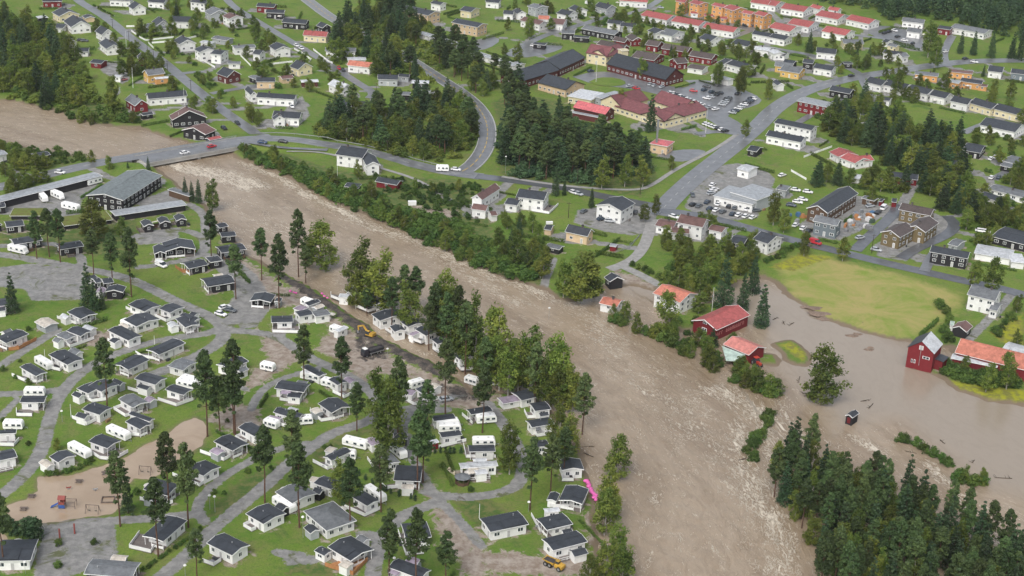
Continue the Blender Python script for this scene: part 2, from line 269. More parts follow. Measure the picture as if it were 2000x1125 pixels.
def ground_mat():
    m = bpy.data.materials.new('ground_cover'); m.use_nodes = True; nt = m.node_tree; L = nt.links; b = nt.nodes['Principled BSDF']
    geo = _n(nt, 'ShaderNodeNewGeometry')
    def noise(s, d=6, r=.6, dist=0):
        n = _n(nt, 'ShaderNodeTexNoise'); n.inputs['Scale'].default_value = s; n.inputs['Detail'].default_value = d; n.inputs['Roughness'].default_value = r; n.inputs['Distortion'].default_value = dist
        L.new(geo.outputs['Position'], n.inputs['Vector']); return n.outputs[0]
    def rng_(s, a, c):
        r = _n(nt, 'ShaderNodeMapRange', interpolation_type='SMOOTHSTEP'); r.inputs[1].default_value = a; r.inputs[2].default_value = c; L.new(s, r.inputs[0]); return r.outputs[0]
    def mix(f, a, c):
        x = _n(nt, 'ShaderNodeMix', data_type='RGBA'); L.new(f, x.inputs[0])
        for i, q in ((6, a), (7, c)):
            if isinstance(q, tuple): x.inputs[i].default_value = (*q, 1)
            else: L.new(q, x.inputs[i])
        return x.outputs[2]
    def math_(op, a, c):
        x = _n(nt, 'ShaderNodeMath', operation=op)
        for i, q in enumerate((a, c)):
            if isinstance(q, (int, float)): x.inputs[i].default_value = q
            else: L.new(q, x.inputs[i])
        return x.outputs[0]
    def A(n): return _n(nt, 'ShaderNodeAttribute', attribute_name=n).outputs['Fac']
    n1 = noise(.035); n2 = noise(.4, 8, .7); n3 = noise(3, 8, .75); n4 = noise(.12, 6, .7, 1)
    grass = mix(rng_(n1, .35, .65), (.085, .172, .018), (.155, .220, .034)); grass = mix(rng_(n4, .46, .7), grass, (.165, .165, .060)); grass = mix(rng_(noise(.05, 7, .75, 2), .55, .68), grass, (.060, .125, .022)); grass = mix(math_('MULTIPLY', rng_(n2, .42, .62), .5), grass, (.175, .20, .055)); grass = mix(math_('MULTIPLY', rng_(noise(1.1, 9, .8), .47, .66), .6), grass, (.045, .10, .016)); grass = mix(math_('MULTIPLY', rng_(n3, .35, .75), .5), grass, (.035, .07, .014))
    rough = mix(rng_(n2, .4, .62), (.055, .105, .022), (.135, .14, .05)); c = mix(rng_(math_('ADD', A('rough'), math_('MULTIPLY', math_('SUBTRACT', n2, .5), 1.6)), .4, .65), grass, rough)
    fld = mix(rng_(noise(.045, 10, .72, .6), .38, .66), (.31, .27, .10), (.16, .23, .035)); fld = mix(math_('MULTIPLY', rng_(n2, .45, .7), .4), fld, (.34, .25, .13)); c = mix(rng_(math_('ADD', A('field'), math_('MULTIPLY', math_('SUBTRACT', n4, .5), 1.2)), .25, .95), c, fld)
    yl = mix(rng_(n2, .4, .6), (.27, .28, .02), (.16, .16, .04)); c = mix(rng_(math_('ADD', A('yellow'), math_('MULTIPLY', math_('SUBTRACT', n2, .5), 1.5)), .4, .7), c, yl)
    mud = mix(rng_(n2, .35, .65), (.20, .155, .12), (.33, .29, .25)); mf = math_('ADD', A('mud'), math_('MULTIPLY', math_('SUBTRACT', noise(.25, 9, .75, .8), .5), 2.4)); c = mix(rng_(mf, .42, .62), c, mud)
    grv = mix(rng_(n2, .35, .7), (.165, .165, .162), (.275, .27, .26)); grv = mix(rng_(noise(.09, 7, .7, 1.5), .56, .66), grv, (.10, .11, .055))
    gf = rng_(math_('ADD', A('gravel'), math_('MULTIPLY', math_('SUBTRACT', noise(.7, 9, .75), .5), 1.5)), .44, .62); c = mix(gf, c, grv)
    wt = math_('MULTIPLY', rng_(noise(.06, 4, .6, 1), .55, .6), rng_(math_('ADD', A('mud'), A('gravel')), .5, .9))
    dk = mix(rng_(n2, .4, .6), (.04, .037, .036), (.14, .115, .095)); dk = mix(rng_(n3, .45, .6), dk, (.05, .047, .046)); c = mix(rng_(math_('ADD', A('dike'), math_('MULTIPLY', math_('SUBTRACT', noise(.22, 9, .75, .5), .5), 2.6)), .35, .6), c, dk)
    c = mix(A('wet'), c, (.17, .13, .09))
    L.new(c, b.inputs['Base Color']); ro = _n(nt, 'ShaderNodeMapRange'); ro.inputs[3].default_value = .85; ro.inputs[4].default_value = .3; L.new(wt, ro.inputs[0]); L.new(ro.outputs[0], b.inputs['Roughness'])
    b.inputs['Specular IOR Level'].default_value = .2
    bp = _n(nt, 'ShaderNodeBump'); bp.inputs['Strength'].default_value = .6; bp.inputs['Distance'].default_value = .25; L.new(math_('ADD', n3, n2), bp.inputs['Height']); L.new(bp.outputs[0], b.inputs['Normal']); return m
gm.materials.append(ground_mat()); g = struct(link('ground', gm))
# water
FLOW = smooth(gpoly("-900,180 -200,215 100,255 300,300 430,350 600,440 750,500 900,570 1050,650 1200,740 1320,860 1400,1000 1440,1200 1460,1500"), 2)
FLOW2 = smooth(gpoly("1440,540 1540,620 1620,720 1640,800 1700,850 1800,930 1950,1020 2200,1200"), 2)
def wkeep(P):
    sd = sdist(P, RIVER); return sd < 9
WX = np.concatenate([np.arange(-900, -20, 40), np.arange(-20, 2021, 7.0), np.arange(2060, 2650, 40)]); WY = np.concatenate([np.arange(80, 170, 20), np.arange(176, 1145, 5.0), np.arange(1180, 1720, 40)])
WP, WF = grid(WX, WY, wkeep)
d1, s1, t1 = pdist(WP, FLOW); d2_, s2, t2 = pdist(WP, FLOW2); use2 = d2_ < d1*.8
S_ = np.where(use2, s2+37, s1); T_ = np.where(use2, t2, t1)
FOAM = [(8, 1.0, "345,318 400,332 450,340 500,360"), (5, 1.0, "340,322 380,335 430,345 480,365"), (4, .9, "480,318 560,350 600,378 640,395 670,410 700,428 720,440"), (5, .8, "720,438 780,455 840,480 900,508 960,535 1010,552 1050,565"), (5, .55, "600,375 640,400 690,430"),
 (6, .55, "1060,570 1130,600 1180,640 1190,670"), (7, .9, "1400,760 1440,775 1480,800 1500,830"), (7, .75, "1440,830 1450,880 1460,930 1480,980 1500,1010 1530,1060"), (6, .6, "1500,850 1500,900 1505,960 1512,1020 1530,1080 1520,1125"), (3, .9, "1655,845 1690,865 1712,875"), (2.5, .8, "1815,905 1840,930 1860,940"), (3, .7, "1870,970 1900,1000 1960,1060 2000,1090"),
 (9, .5, "1480,790 1490,830 1520,860"), (12, .35, "1150,640 1250,720 1350,820 1420,900"), (10, .3, "450,400 520,440 600,470 700,520"), (5, .5, "840,490 900,530 960,560 1010,590"), (4, .6, "1510,800 1540,830 1580,850")]
fo = np.zeros(len(WP))
for w, k, s in FOAM:
    d, _, _ = pdist(WP, smooth(gpoly(s), 2)); fo = np.maximum(fo, k*np.clip(1.2-d/w, 0, 1))
calm = np.clip(-sdist(WP, gpoly("1430,530 1560,560 1800,670 2300,740 2300,1050 1900,960 1740,830 1620,860 1560,780 1500,720 1460,640 1150,560 1240,540"))/12, 0, 1)
wz = WZ+(1-calm)*(.10*np.sin(S_*.55+2*np.sin(T_*.3))*np.sin(T_*.8+S_*.13)+.08*wob(WP, .9, 4)+fo*.35*(wob(WP, 1.9, 6)))
wm = mesh_np('river', np.column_stack([WP, wz]), WF, [])
fattr(wm, 'foam', fo); fattr(wm, 'fs', S_); fattr(wm, 'ft', T_); fattr(wm, 'calm', calm)
def water_mat(name, col, col2, pond=False):
    m = bpy.data.materials.new(name); m.use_nodes = True; nt = m.node_tree; L = nt.links; b = nt.nodes['Principled BSDF']
    def A(n): return _n(nt, 'ShaderNodeAttribute', attribute_name=n).outputs['Fac']
    def math_(op, a, c):
        x = _n(nt, 'ShaderNodeMath', operation=op)
        for i, q in enumerate((a, c)):
            if isinstance(q, (int, float)): x.inputs[i].default_value = q
            else: L.new(q, x.inputs[i])
        return x.outputs[0]
    geo = _n(nt, 'ShaderNodeNewGeometry')
    if pond: vec = lambda sx, sy: geo.outputs['Position']
    else:
        def vec(sx, sy):
            c = _n(nt, 'ShaderNodeCombineXYZ'); L.new(math_('MULTIPLY', A('fs'), sx), c.inputs[0]); L.new(math_('MULTIPLY', A('ft'), sy), c.inputs[1]); return c.outputs[0]
    def noise(v, s, d=6, r=.6, dist=0):
        n = _n(nt, 'ShaderNodeTexNoise'); n.inputs['Scale'].default_value = s; n.inputs['Detail'].default_value = d; n.inputs['Roughness'].default_value = r; n.inputs['Distortion'].default_value = dist; L.new(v, n.inputs['Vector']); return n.outputs[0]
    def rg(s, a, c, o0=0., o1=1.):
        r = _n(nt, 'ShaderNodeMapRange', interpolation_type='SMOOTHSTEP'); r.inputs[1].default_value = a; r.inputs[2].default_value = c; r.inputs[3].default_value = o0; r.inputs[4].default_value = o1; L.new(s, r.inputs[0]); return r.outputs[0]
    mx = _n(nt, 'ShaderNodeMix', data_type='RGBA'); big = noise(vec(.012, .05), .07 if pond else 1, 5, .6, .8); L.new(rg(big, .35, .65), mx.inputs[0]); mx.inputs[6].default_value = (*col, 1); mx.inputs[7].default_value = (*col2, 1)
    out = mx.outputs[2]
    if not pond:
        st = noise(vec(.35, .95), 1, 9, .72, 1.6); st2 = noise(vec(.07, .15), 1, 4, .6, .8)
        cm = _n(nt, 'ShaderNodeMix', data_type='RGBA'); L.new(A('calm'), cm.inputs[0]); L.new(out, cm.inputs[6]); cm.inputs[7].default_value = (.272, .228, .178, 1)  # calm water mixed greyer: the sky's reflection is put into the base colour
        band = noise(vec(.12, .26), 1, 7, .68, 1.2); bm_ = _n(nt, 'ShaderNodeMix', data_type='RGBA', blend_type='MULTIPLY'); L.new(math_('MULTIPLY', rg(band, .42, .66), rg(A('calm'), 0, 1, .42, .15)), bm_.inputs[0]); L.new(cm.outputs[2], bm_.inputs[6]); bm_.inputs[7].default_value = (.66, .60, .54, 1); out = bm_.outputs[2]
        fl = noise(vec(.20, .42), 1, 5, .55, 1.9); fil = rg(math_('ABSOLUTE', math_('SUBTRACT', fl, .5), 0), .0, .035, 1, 0)
        patch = rg(math_('ADD', math_('SUBTRACT', noise(vec(.11, .24), 1, 5, .65, .6), math_('MULTIPLY', A('calm'), .18)), math_('MULTIPLY', A('foam'), .24)), .51, .66)
        thr = math_('SUBTRACT', math_('ADD', st, math_('MULTIPLY', A('foam'), .17)), math_('MULTIPLY', A('calm'), .2)); thr = math_('ADD', thr, math_('MULTIPLY', math_('SUBTRACT', st2, .5), .30))
        f = math_('MAXIMUM', rg(thr, .60, .74), math_('MULTIPLY', fil, math_('MULTIPLY', patch, .85))); m2 = _n(nt, 'ShaderNodeMix', data_type='RGBA'); L.new(math_('MULTIPLY', f, .85), m2.inputs[0]); L.new(out, m2.inputs[6]); m2.inputs[7].default_value = (.64, .58, .48, 1); out = m2.outputs[2]
        L.new(rg(thr, .6, .75, .22, .6), b.inputs['Roughness'])
        bp = _n(nt, 'ShaderNodeBump'); bp.inputs['Distance'].default_value = .5; L.new(math_('ADD', math_('MULTIPLY', noise(vec(.3, .8), 1, 8, .65, 1.2), 1.0), math_('MULTIPLY', f, .25)), bp.inputs['Height']); L.new(rg(A('calm'), 0, 1, .7, .10), bp.inputs['Strength'])
    else:
        b.inputs['Roughness'].default_value = .04; b.inputs['IOR'].default_value = 1.6; bp = _n(nt, 'ShaderNodeBump'); bp.inputs['Distance'].default_value = .03; bp.inputs['Strength'].default_value = .08; L.new(noise(geo.outputs['Position'], 1.2), bp.inputs['Height'])
    L.new(out, b.inputs['Base Color']); L.new(bp.outputs[0], b.inputs['Normal']); b.inputs['Specular IOR Level'].default_value = .5; return m
wm.materials.append(water_mat('muddy_water', (.235, .178, .120), (.31, .245, .175))); struct(link('river_water', wm))
PP, PF = grid(np.arange(-100, 420, 6.0), np.arange(800, 1125, 5.0), lambda P: np.minimum(sdist(P, POND), sdist(P, POND2)) < 8)
pm = mesh_np('flood_pond', np.column_stack([PP, np.full(len(PP), -.14)]), PF, [water_mat('pond_water', (.30, .225, .155), (.36, .28, .20), True)]); struct(link('flood_pond_water', pm))
# ---------------------------------------------------------------- roads
ASPH = mat('wet_asphalt', (.155, .16, .17), .32, .35, .25, .2, .5, objvar=0); ASPHD = mat('dark_wet_asphalt', (.10, .105, .115), .25, .35, .2, .2, .5, objvar=0)
PAINT = mat('road_paint', (.62, .62, .60), .6); PAINTY = mat('yellow_road_paint', (.60, .42, .10), .6); PATHM = mat('gravel_path', (.28, .275, .265), .8, .3, .5, .3, objvar=0); KERBM = mat('kerb_stone', (.33, .33, .32), .8)
def ribbon(name, line, w, m, lift=.05, o=0.0, lbl=None):
    L_ = dense(line, 3.0); d = np.gradient(L_, axis=0); d /= np.linalg.norm(d, axis=1)[:, None]+1e-9; nrm = np.column_stack([d[:, 1], -d[:, 0]])
    offs = np.linspace(-w/2, w/2, 4)+o; V = []; n = len(L_)
    mid = np.maximum(height(L_+nrm*o), ramp_h(L_+nrm*o))
    for q in offs: p = L_+nrm*q; V.append(np.column_stack([p, mid+lift]))
    V = np.stack(V, 1).reshape(-1, 3); F = np.array([(i*4+j, i*4+j+1, i*4+j+5, i*4+j+4) for i in range(n-1) for j in range(3)])
    o_ = link(name, mesh_np(name, V, F, m)); return struct(o_)
def dashes(name, line, w, m, lift, on=3, off=6, o=0.0):
    L_ = dense(line, 1.0); d = np.gradient(L_, axis=0); d /= np.linalg.norm(d, axis=1)[:, None]+1e-9; nrm = np.column_stack([d[:, 1], -d[:, 0]]); mb = MB(); i = 0
    H = np.maximum(height(L_), ramp_h(L_))+lift
    while i+on < len(L_):
        a, b = i, i+on; q = [(*(L_[a]+nrm[a]*(o-w/2)), H[a]), (*(L_[a]+nrm[a]*(o+w/2)), H[a]), (*(L_[b]+nrm[b]*(o+w/2)), H[b]), (*(L_[b]+nrm[b]*(o-w/2)), H[b])]; mb.add(q, [(0, 1, 2, 3)]); i += on+off
    o_ = mb.obj(name, m); return struct(o_)
ROADS = [('residential_road', 6, ASPH, "120,-40 150,0 175,15 213,38 250,70 288,98 325,125 363,158 400,188 438,218 475,243 500,262 520,276"), ('bridge_road', 8.5, ASPH, None),
 ('main_road', 8.5, ASPH, "560,-30 600,0 650,38 700,62 783,105 838,140 873,163 900,180 925,200 945,225 953,250 951,281 938,307 915,330 895,338"), ('highway', 9.5, ASPH, "1285,420 1310,390 1350,352 1400,312 1440,281 1480,247 1512,212 1560,182 1620,162 1680,149 1750,139 1830,126 1900,119 2000,118 2200,118"),
 ('village_road', 6.5, ASPHD, "1286,412 1330,415 1390,425 1450,442 1500,457 1575,476 1650,494 1725,513 1800,530 1875,547 1950,562 2050,590"), ('valley_road', 7, ASPHD, "930,344 1000,352 1100,366 1150,378 1220,392 1290,405"),
 ('lane', 4.5, PATHM, "1275,428 1267,457 1258,482 1240,505 1215,518 1190,526"), ('lane', 4, PATHM, "1215,520 1250,536 1290,558"), ('residential_road', 5, ASPH, "430,-20 450,10 500,40 545,67 600,100 650,130 700,163 732,182 722,192"),
 ('residential_road', 5, ASPH, "1000,100 1040,80 1075,65 1130,50 1185,32 1233,27 1275,10 1300,-10"), ('residential_road', 5, ASPH, "1425,75 1470,58 1500,50 1540,48 1610,62 1700,72 1760,80"), ('residential_road', 5, ASPH, "1490,90 1525,97 1600,110 1663,135 1682,147"), ('residential_road', 4, ASPH, "330,148 365,142 400,140"),
 ('residential_road', 4, ASPH, "412,183 455,175 500,167 530,166"), ('path', 2.2, PATHM, "980,345 1060,358 1150,368 1240,372 1270,365 1320,330 1400,290 1440,262"), ('residential_road', 4.5, ASPH, "1440,262 1400,256 1360,262"), ('residential_road', 4, ASPH, "1550,245 1600,215 1650,190"), ('path', 2, PATHM, "560,296 640,300 720,322 800,345 830,360"),
 ('residential_road', 4, ASPH, "480,285 520,289 640,297"), ('residential_road', 4, ASPH, "1250,27 1290,45 1360,52"), ('residential_road', 5, ASPHD, "1760,505 1790,485 1850,460 1868,440 1850,422"), ('residential_road', 5, ASPHD, "1670,490 1700,460 1745,420 1755,400"), ('residential_road', 4, ASPH, "1805,530 1820,500 1830,490"), ('residential_road', 5, ASPH, "1880,260 1930,240 2010,215"), ('residential_road', 4, ASPH, "1680,150 1700,190 1730,210"), ('residential_road', 5, ASPH, "1850,130 1840,105 1860,70"), ('residential_road', 4, ASPH, "1940,350 1985,325 2010,318")]
lift = .05
for nm, w, m, s in ROADS:
    ln = RAMP if s is None else smooth(gpoly(s), 2); lift += .004
    ribbon(nm, ln, w, m, lift)
dashes('lane_marking', smooth(gpoly(ROADS[2][3]), 2), .3, PAINTY, .17, 4, 2); dashes('lane_marking', smooth(gpoly(ROADS[3][3]), 2), .2, PAINT, .17, 3, 5); dashes('lane_marking', RAMP, .2, PAINT, .17, 3, 4)
for o in (-3.9, 3.9): dashes('edge_marking', smooth(gpoly(ROADS[2][3]), 2), .22, PAINT, .17, 8, 0, o)
def sheet(name, s, m, lift):
    P = smooth(np.vstack([gpoly(s), gpoly(s)[:1]]), 1)[:-1]; bm = bmesh.new(); vs = [bm.verts.new((x, y, lift)) for x, y in P]; f = bm.faces.new(vs); bmesh.ops.triangulate(bm, faces=[f])
    bmesh.ops.recalc_face_normals(bm, faces=bm.faces); me = bpy.data.meshes.new(name); bm.to_mesh(me); bm.free(); me.materials.append(m); o = struct(link(name, me))
    if me.polygons and me.polygons[0].normal.z < 0: me.flip_normals()
    return o
for i, (nm, s) in enumerate([('car_park', "1118,150 1165,138 1230,146 1300,158 1385,155 1445,172 1490,192 1480,206 1412,222 1452,243 1462,262 1440,266 1405,248 1370,225 1368,205 1300,188 1240,174 1160,165"), ('car_park', "985,105 1010,95 1060,80 1100,88 1095,98 1040,112 1000,112"), ('car_park', "1280,35 1350,30 1420,45 1490,45 1500,60 1440,58 1380,48 1310,45"),
   ('car_park', "905,85 960,70 980,78 955,95 925,100"), ('car_park', "1280,305 1320,292 1380,292 1372,305 1340,316 1310,315"), ('car_park', "1680,55 1720,48 1790,62 1810,95 1760,92 1700,68")]): sheet(nm, s, ASPH, .03+.004*i)
for s in ["1150,160 1170,151 1205,152 1226,162 1210,169 1170,168", "1310,152 1345,158 1345,172 1300,168 1290,158"]:
    o = sheet('traffic_island', s, gm.materials[0], .14)
# ---------------------------------------------------------------- buildings
def win_mesh(fr, gl=None):
    mb = MB(); mb.box(-.5, -.06, 0, .5, 0, 1, 0); mb.box(-.41, -.075, .09, .41, -.06, .91, 1); mb.box(-.03, -.095, .09, .03, -.075, .91, 0)
    return mb.mesh('window', [fr, gl or GLASS])
WIN_W = win_mesh(WHITE); WIN_D = win_mesh(WALL['l'])
_mb = MB(); _mb.box(-.5, -.07, 0, .5, 0, 1, 0); _mb.box(-.4, -.085, .02, .4, -.07, .94, 1); _mb.box(.28, -.13, .45, .34, -.085, .5, 0); DOOR_ME = _mb.mesh('door', [WHITE, DOORM])
_mb = MB(); _mb.box(-.35, -.35, 0, .35, .35, 1, 0); _mb.box(-.42, -.42, 1, .42, .42, 1.12, 1); CHIM_ME = _mb.mesh('chimney', [BRICK, DARKT])
CW = {'y': 'cream', 'k': 'dark grey', 'g': 'grey', 'w': 'pale metal', 'R': 'red tiled', 'o': 'orange tiled', 'O': 'salmon red', 'b': 'brown tiled', 'n': 'brown', 'p': 'pinkish red', 'm': 'mauve canvas', 't': 'sand coloured', 'v': 'grass sod', 'G': 'wide slate grey', 'a': 'mint green', 'S': 'shiny grey', 'M': 'maroon tiled'}
WW = {'w': 'white', 'y': 'cream', 'Y': 'yellow', 'r': 'red', 'k': 'black', 'n': 'brown', 'g': 'pale grey', 'o': 'orange', 't': 'tan', 'l': 'blue grey', 'x': 'olive brown', 'q': 'dark maroon'}
def pt(key, s, z=0):
    ox, oy = OFF[key]; x, y = map(float, s.split(',')); return at(ox+x/4, oy+y/4, z)
def railing(parent, pts, h, z0, m, solid=True):
    mb = MB()
    for a, b in zip(pts[:-1], pts[1:]):
        a = Vector((a[0], a[1], z0)); b = Vector((b[0], b[1], z0)); L_ = (b-a).length
        if solid: mb.bar(a+Vector((0, 0, h*.5)), b+Vector((0, 0, h*.5)), .06, h*.96)
        mb.bar(a+Vector((0, 0, h)), b+Vector((0, 0, h)), .14, .06)
        if not solid: mb.bar(a+Vector((0, 0, h*.45)), b+Vector((0, 0, h*.45)), .06, .12)
        n = max(1, int(L_/1.8))
        for i in range(n+1): p = a.lerp(b, i/n); mb.bar(p, p+Vector((0, 0, h+.05)), .1)
    return mb.obj('railing', m, parent)
KIND = {'K': ('cabin', 'cabin'), 'H': ('house', 'house'), 'S': ('shed', 'shed')}
def house(key, ln):
    cust = None
    if '#' in ln: ln, cust = ln.split('#'); cust = cust.strip()
    t = ln.split(); kind, sA, sB, sC = t[:4]; h = float(t[4]); rise = t[5]; roof = t[6]; wall = t[7]; opt = t[8:]
    hip = 'h' in opt or rise == 'h'; flat = rise == 'f'; rise = .12 if flat else float(rise)
    if kind == 'K' and h >= 2.2: h += .3
    if kind == 'H' and key[0] in '0' and 2.7 <= h <= 3.2: h += .6; rise *= 1.55
    A = pt(key, sA, h); B = pt(key, sB, h); g0 = gz(*((A+B)[:2]/2))
    if g0 > .1: A = pt(key, sA, h+g0); B = pt(key, sB, h+g0)
    u = (B-A)[:2]; Lx = np.linalg.norm(u); u = u/Lx
    if sC[0] == 'w' and ',' not in sC: w = float(sC[1:]); nrm = np.array([-u[1], u[0]]); nrm = nrm if nrm[1] > 0 else -nrm
    else:
        C = pt(key, sC, h); c = (C-B)[:2]; c = c-u*(c@u); w = max(2., np.linalg.norm(c)); nrm = c/np.linalg.norm(c)
    w = min(w, 16)
    P0 = A[:2] if (u[0]*nrm[1]-u[1]*nrm[0]) > 0 else B[:2]
    if P0 is not A[:2] and (u[0]*nrm[1]-u[1]*nrm[0]) <= 0: u = -u
    ctr = P0+u*Lx/2+nrm*w/2; rz = math.atan2(u[1], u[0]); z0 = max(gz(*ctr), WZ-.1) if gz(*ctr) < -.3 else 0
    nm, cat = KIND[kind]
    if kind == 'H' and Lx > 26: nm, cat = 'long_building', 'building'
    desc = '%s %s with %s roof' % (WW[wall], {'cabin': 'camping cabin', 'house': 'house', 'shed': 'shed', 'building': 'long building'}[cat], CW[roof])
    o = thing(nm, desc, cat, (*ctr, 0), rz, full=cust)
    # local frame: x along the ridge, y across; eave rectangle Lx by w
    ox = min(.45, Lx*.06); oy = min(.45, w*.07); a, b = Lx/2-ox, w/2-oy; ph = math.atan2(rise, w/2) if not flat else 0
    dr = rise/(w/2)*oy
    mb = MB(); zb = min(z0, 0)-.6 if z0 < 0 else -.3
    zt = h+dr-.03
    cdir = Vector((-ctr[0], -ctr[1])).normalized(); a0, a1 = -a, a; xn = Vector((math.cos(rz), math.sin(rz))); pe = 0
    if kind == 'K' and wall in 'wk' and Lx > 6.5 and not (hip or flat) and random.random() < .6:
        pe = 1 if xn.dot(cdir) > 0 else -1
        if pe > 0: a1 = a-1.5
        else: a0 = -a+1.5
    V = [(a0, -b, zb), (a1, -b, zb), (a1, b, zb), (a0, b, zb), (a0, -b, zt), (a1, -b, zt), (a1, b, zt), (a0, b, zt)]
    if hip or flat: F = [(0, 1, 5, 4), (1, 2, 6, 5), (2, 3, 7, 6), (3, 0, 4, 7), (4, 5, 6, 7)]
    else: V += [(a0, 0, h+rise-.05), (a1, 0, h+rise-.05)]; F = [(0, 1, 5, 4), (1, 2, 6, 9, 5), (2, 3, 7, 6), (3, 0, 4, 8, 7)]
    mb.add(V, F); mb.obj('wall', WALL[wall], o)
    X, Y, th = Lx/2, w/2, .14; rb = MB()
    if flat:
        rb.box(-X, -Y, h, X, Y, h+.25); n2 = max(1, int(Lx/6))
        for i in range(n2): rb.box(-X+(i+.4)*Lx/n2, -.5, h+.25, -X+(i+.4)*Lx/n2+1, .4, h+.55)
    elif hip:
        r = min(X*.9, Y); rb.add([(-X, -Y, h), (X, -Y, h), (X, Y, h), (-X, Y, h), (-X, -Y, h+th), (X, -Y, h+th), (X, Y, h+th), (-X, Y, h+th), (-X+r, 0, h+rise+th), (X-r, 0, h+rise+th)],
            [(0, 3, 2, 1), (0, 1, 5, 4), (1, 2, 6, 5), (2, 3, 7, 6), (3, 0, 4, 7), (4, 5, 9, 8), (5, 6, 9), (6, 7, 8, 9), (7, 4, 8)])
    else:
        for s in (-1, 1):
            q = [(-X, s*Y, h), (X, s*Y, h), (X, 0, h+rise), (-X, 0, h+rise)]; q += [(x, y, z+th) for x, y, z in q]
            f = [(0, 1, 2, 3), (7, 6, 5, 4), (0, 4, 5, 1), (1, 5, 6, 2), (3, 2, 6, 7), (0, 3, 7, 4)]; rb.add(q, f if s > 0 else [tuple(reversed(x)) for x in f])
        rb.bar((-X, 0, h+rise+th+.02), (X, 0, h+rise+th+.02), .3, .06)
    rfo = rb.obj('roof', ROOF[roof], o)
    fm = {'k': WHITE}.get(wall, WHITE); fb = MB(); e = .03
    if flat or hip:
        for p, q in (((-X, -Y), (X, -Y)), ((X, -Y), (X, Y)), ((X, Y), (-X, Y)), ((-X, Y), (-X, -Y))):
            d = Vector((q[1]-p[1], p[0]-q[0], 0)).normalized()*e; fb.bar(Vector((*p, h+.08))+d, Vector((*q, h+.08))+d, .05, .24)
    else:
        for sx in (-1, 1):
            for s in (-1, 1): fb.bar((sx*(X+e), s*(Y+e), h+.05), (sx*(X+e), 0, h+rise+.07), .06, .26)
        for s in (-1, 1): fb.bar((-X, s*(Y+e), h+.03), (X, s*(Y+e), h+.03), .08, .14)
    if 'nf' not in opt: fb.obj('barge_boards' if not (flat or hip) else 'fascia', DARKT if 'df' in opt else fm, o)
    if pe:
        for y in (-b, -b*.3, b*.3, b): MB().box(pe*a-.06, y-.06, 0, pe*a+.06, y+.06, h+rise*(1-abs(y)/(w/2))-.04).obj('porch_post', fm, o)
        fb = MB(); fb.box(min(pe*a, pe*(a-1.5)), -b, .05, max(pe*a, pe*(a-1.5)), b, .3); fb.obj('porch_floor', DECK, o)
        fb = MB(); fb.bar((pe*a, -b, .62), (pe*a, b*.3, .62), .05, .7); fb.obj('porch_rail', fm, o)
    if kind == 'K' and not (hip or flat) and Lx > 7 and random.random() < .45:
        q = random.uniform(-.2, .2)*Lx; sb = MB(); sy = -1 if Vector((math.sin(rz), -math.cos(rz))).dot(cdir) > 0 else 1
        sb.add([(q-X*.5, 0, h+rise+.14), (q+X*.5, 0, h+rise+.14), (q+X*.5, sy*Y*.96, h+.3), (q-X*.5, sy*Y*.96, h+.3), (q-X*.5, 0, h+rise+.3), (q+X*.5, 0, h+rise+.3), (q+X*.5, sy*Y*.96, h+.42), (q-X*.5, sy*Y*.96, h+.42)], [(0, 3, 2, 1), (4, 5, 6, 7), (0, 1, 5, 4), (1, 2, 6, 5), (2, 3, 7, 6), (3, 0, 4, 7)]); sb.obj('raised_roof_panel', ROOF[roof], o)
    if 'nw' not in opt:
        wm_ = WIN_W
        rows = [1.0] if h < 4.3 else [.95, h-1.75]
        if h > 7: rows = [.9, 3.6, 6.3]
        sc = 1.15 if h > 2.5 else 1.0
        for face, (L2, px_, py_, ang) in enumerate(((a1-a0, (a0+a1)/2, -b, 0), (w-2*oy, a1, 0, math.pi/2), (a1-a0, (a0+a1)/2, b, math.pi), (w-2*oy, a0, 0, -math.pi/2))):
            nv = Vector((math.sin(ang+rz), -math.cos(ang+rz)))
            if nv.dot(cdir) < -.1: continue
            n = max(1, int(L2/(2.6 if kind == 'K' else 3.0))) if L2 > 1.8 else 0
            if kind == 'S': n = 1 if face in (0, 2) and L2 > 3 else 0
            for ri, z in enumerate(rows):
                for i in range(n):
                    p = (i+.5)/n*L2-L2/2; d = Matrix.Rotation(ang, 2) @ Vector((p, -.012)); isd = (ri == 0 and i == n//2 and face in (0, 3) and n > 1)
                    me = DOOR_ME if isd else WIN_W; ww = .95 if isd else sc*random.choice((1, 1.15, 1.5)); zz = .05 if isd else z; hh = 2.0 if isd else min(1.15, h-z-.35)*(1.0)
                    if h < 2.2: hh = .8
                    link('door' if isd else 'window', me, o, (px_+d[0], py_+d[1], zz), ang, (ww, 1, hh))
            if face in (1, 3) and not (flat or hip) and rise > 1.5: link('window', wm_, o, (px_+(.012 if face == 1 else -.012), 0, h+.25), ang, (.9, 1, .75))
    if 'ch' in opt or (kind == 'H' and random.random() < .55 and not flat and not (cust and any(k in cust for k in ('barn', 'hall', 'warehouse', 'dealership', 'block'))) and wall != 'q'): link('chimney', CHIM_ME, rfo, (random.uniform(-.25, .25)*Lx, 0, h+rise-.3), 0, (1, 1, 1.25))
    elif kind == 'K' and random.random() < .5:
        v = MB(); v.cyl((0, 0, 0), (0, 0, .7), .12, n=7); v.cyl((0, 0, .7), (0, 0, .8), .2, .05, 7); v.obj('flue_pipe', METAL, rfo, (random.uniform(-.3, .3)*Lx, random.uniform(-.2, .2)*w, h+rise*.7))
    M_ = Matrix.Translation((*ctr, 0)) @ Matrix.Rotation(rz, 4, 'Z'); inv = M_.inverted()
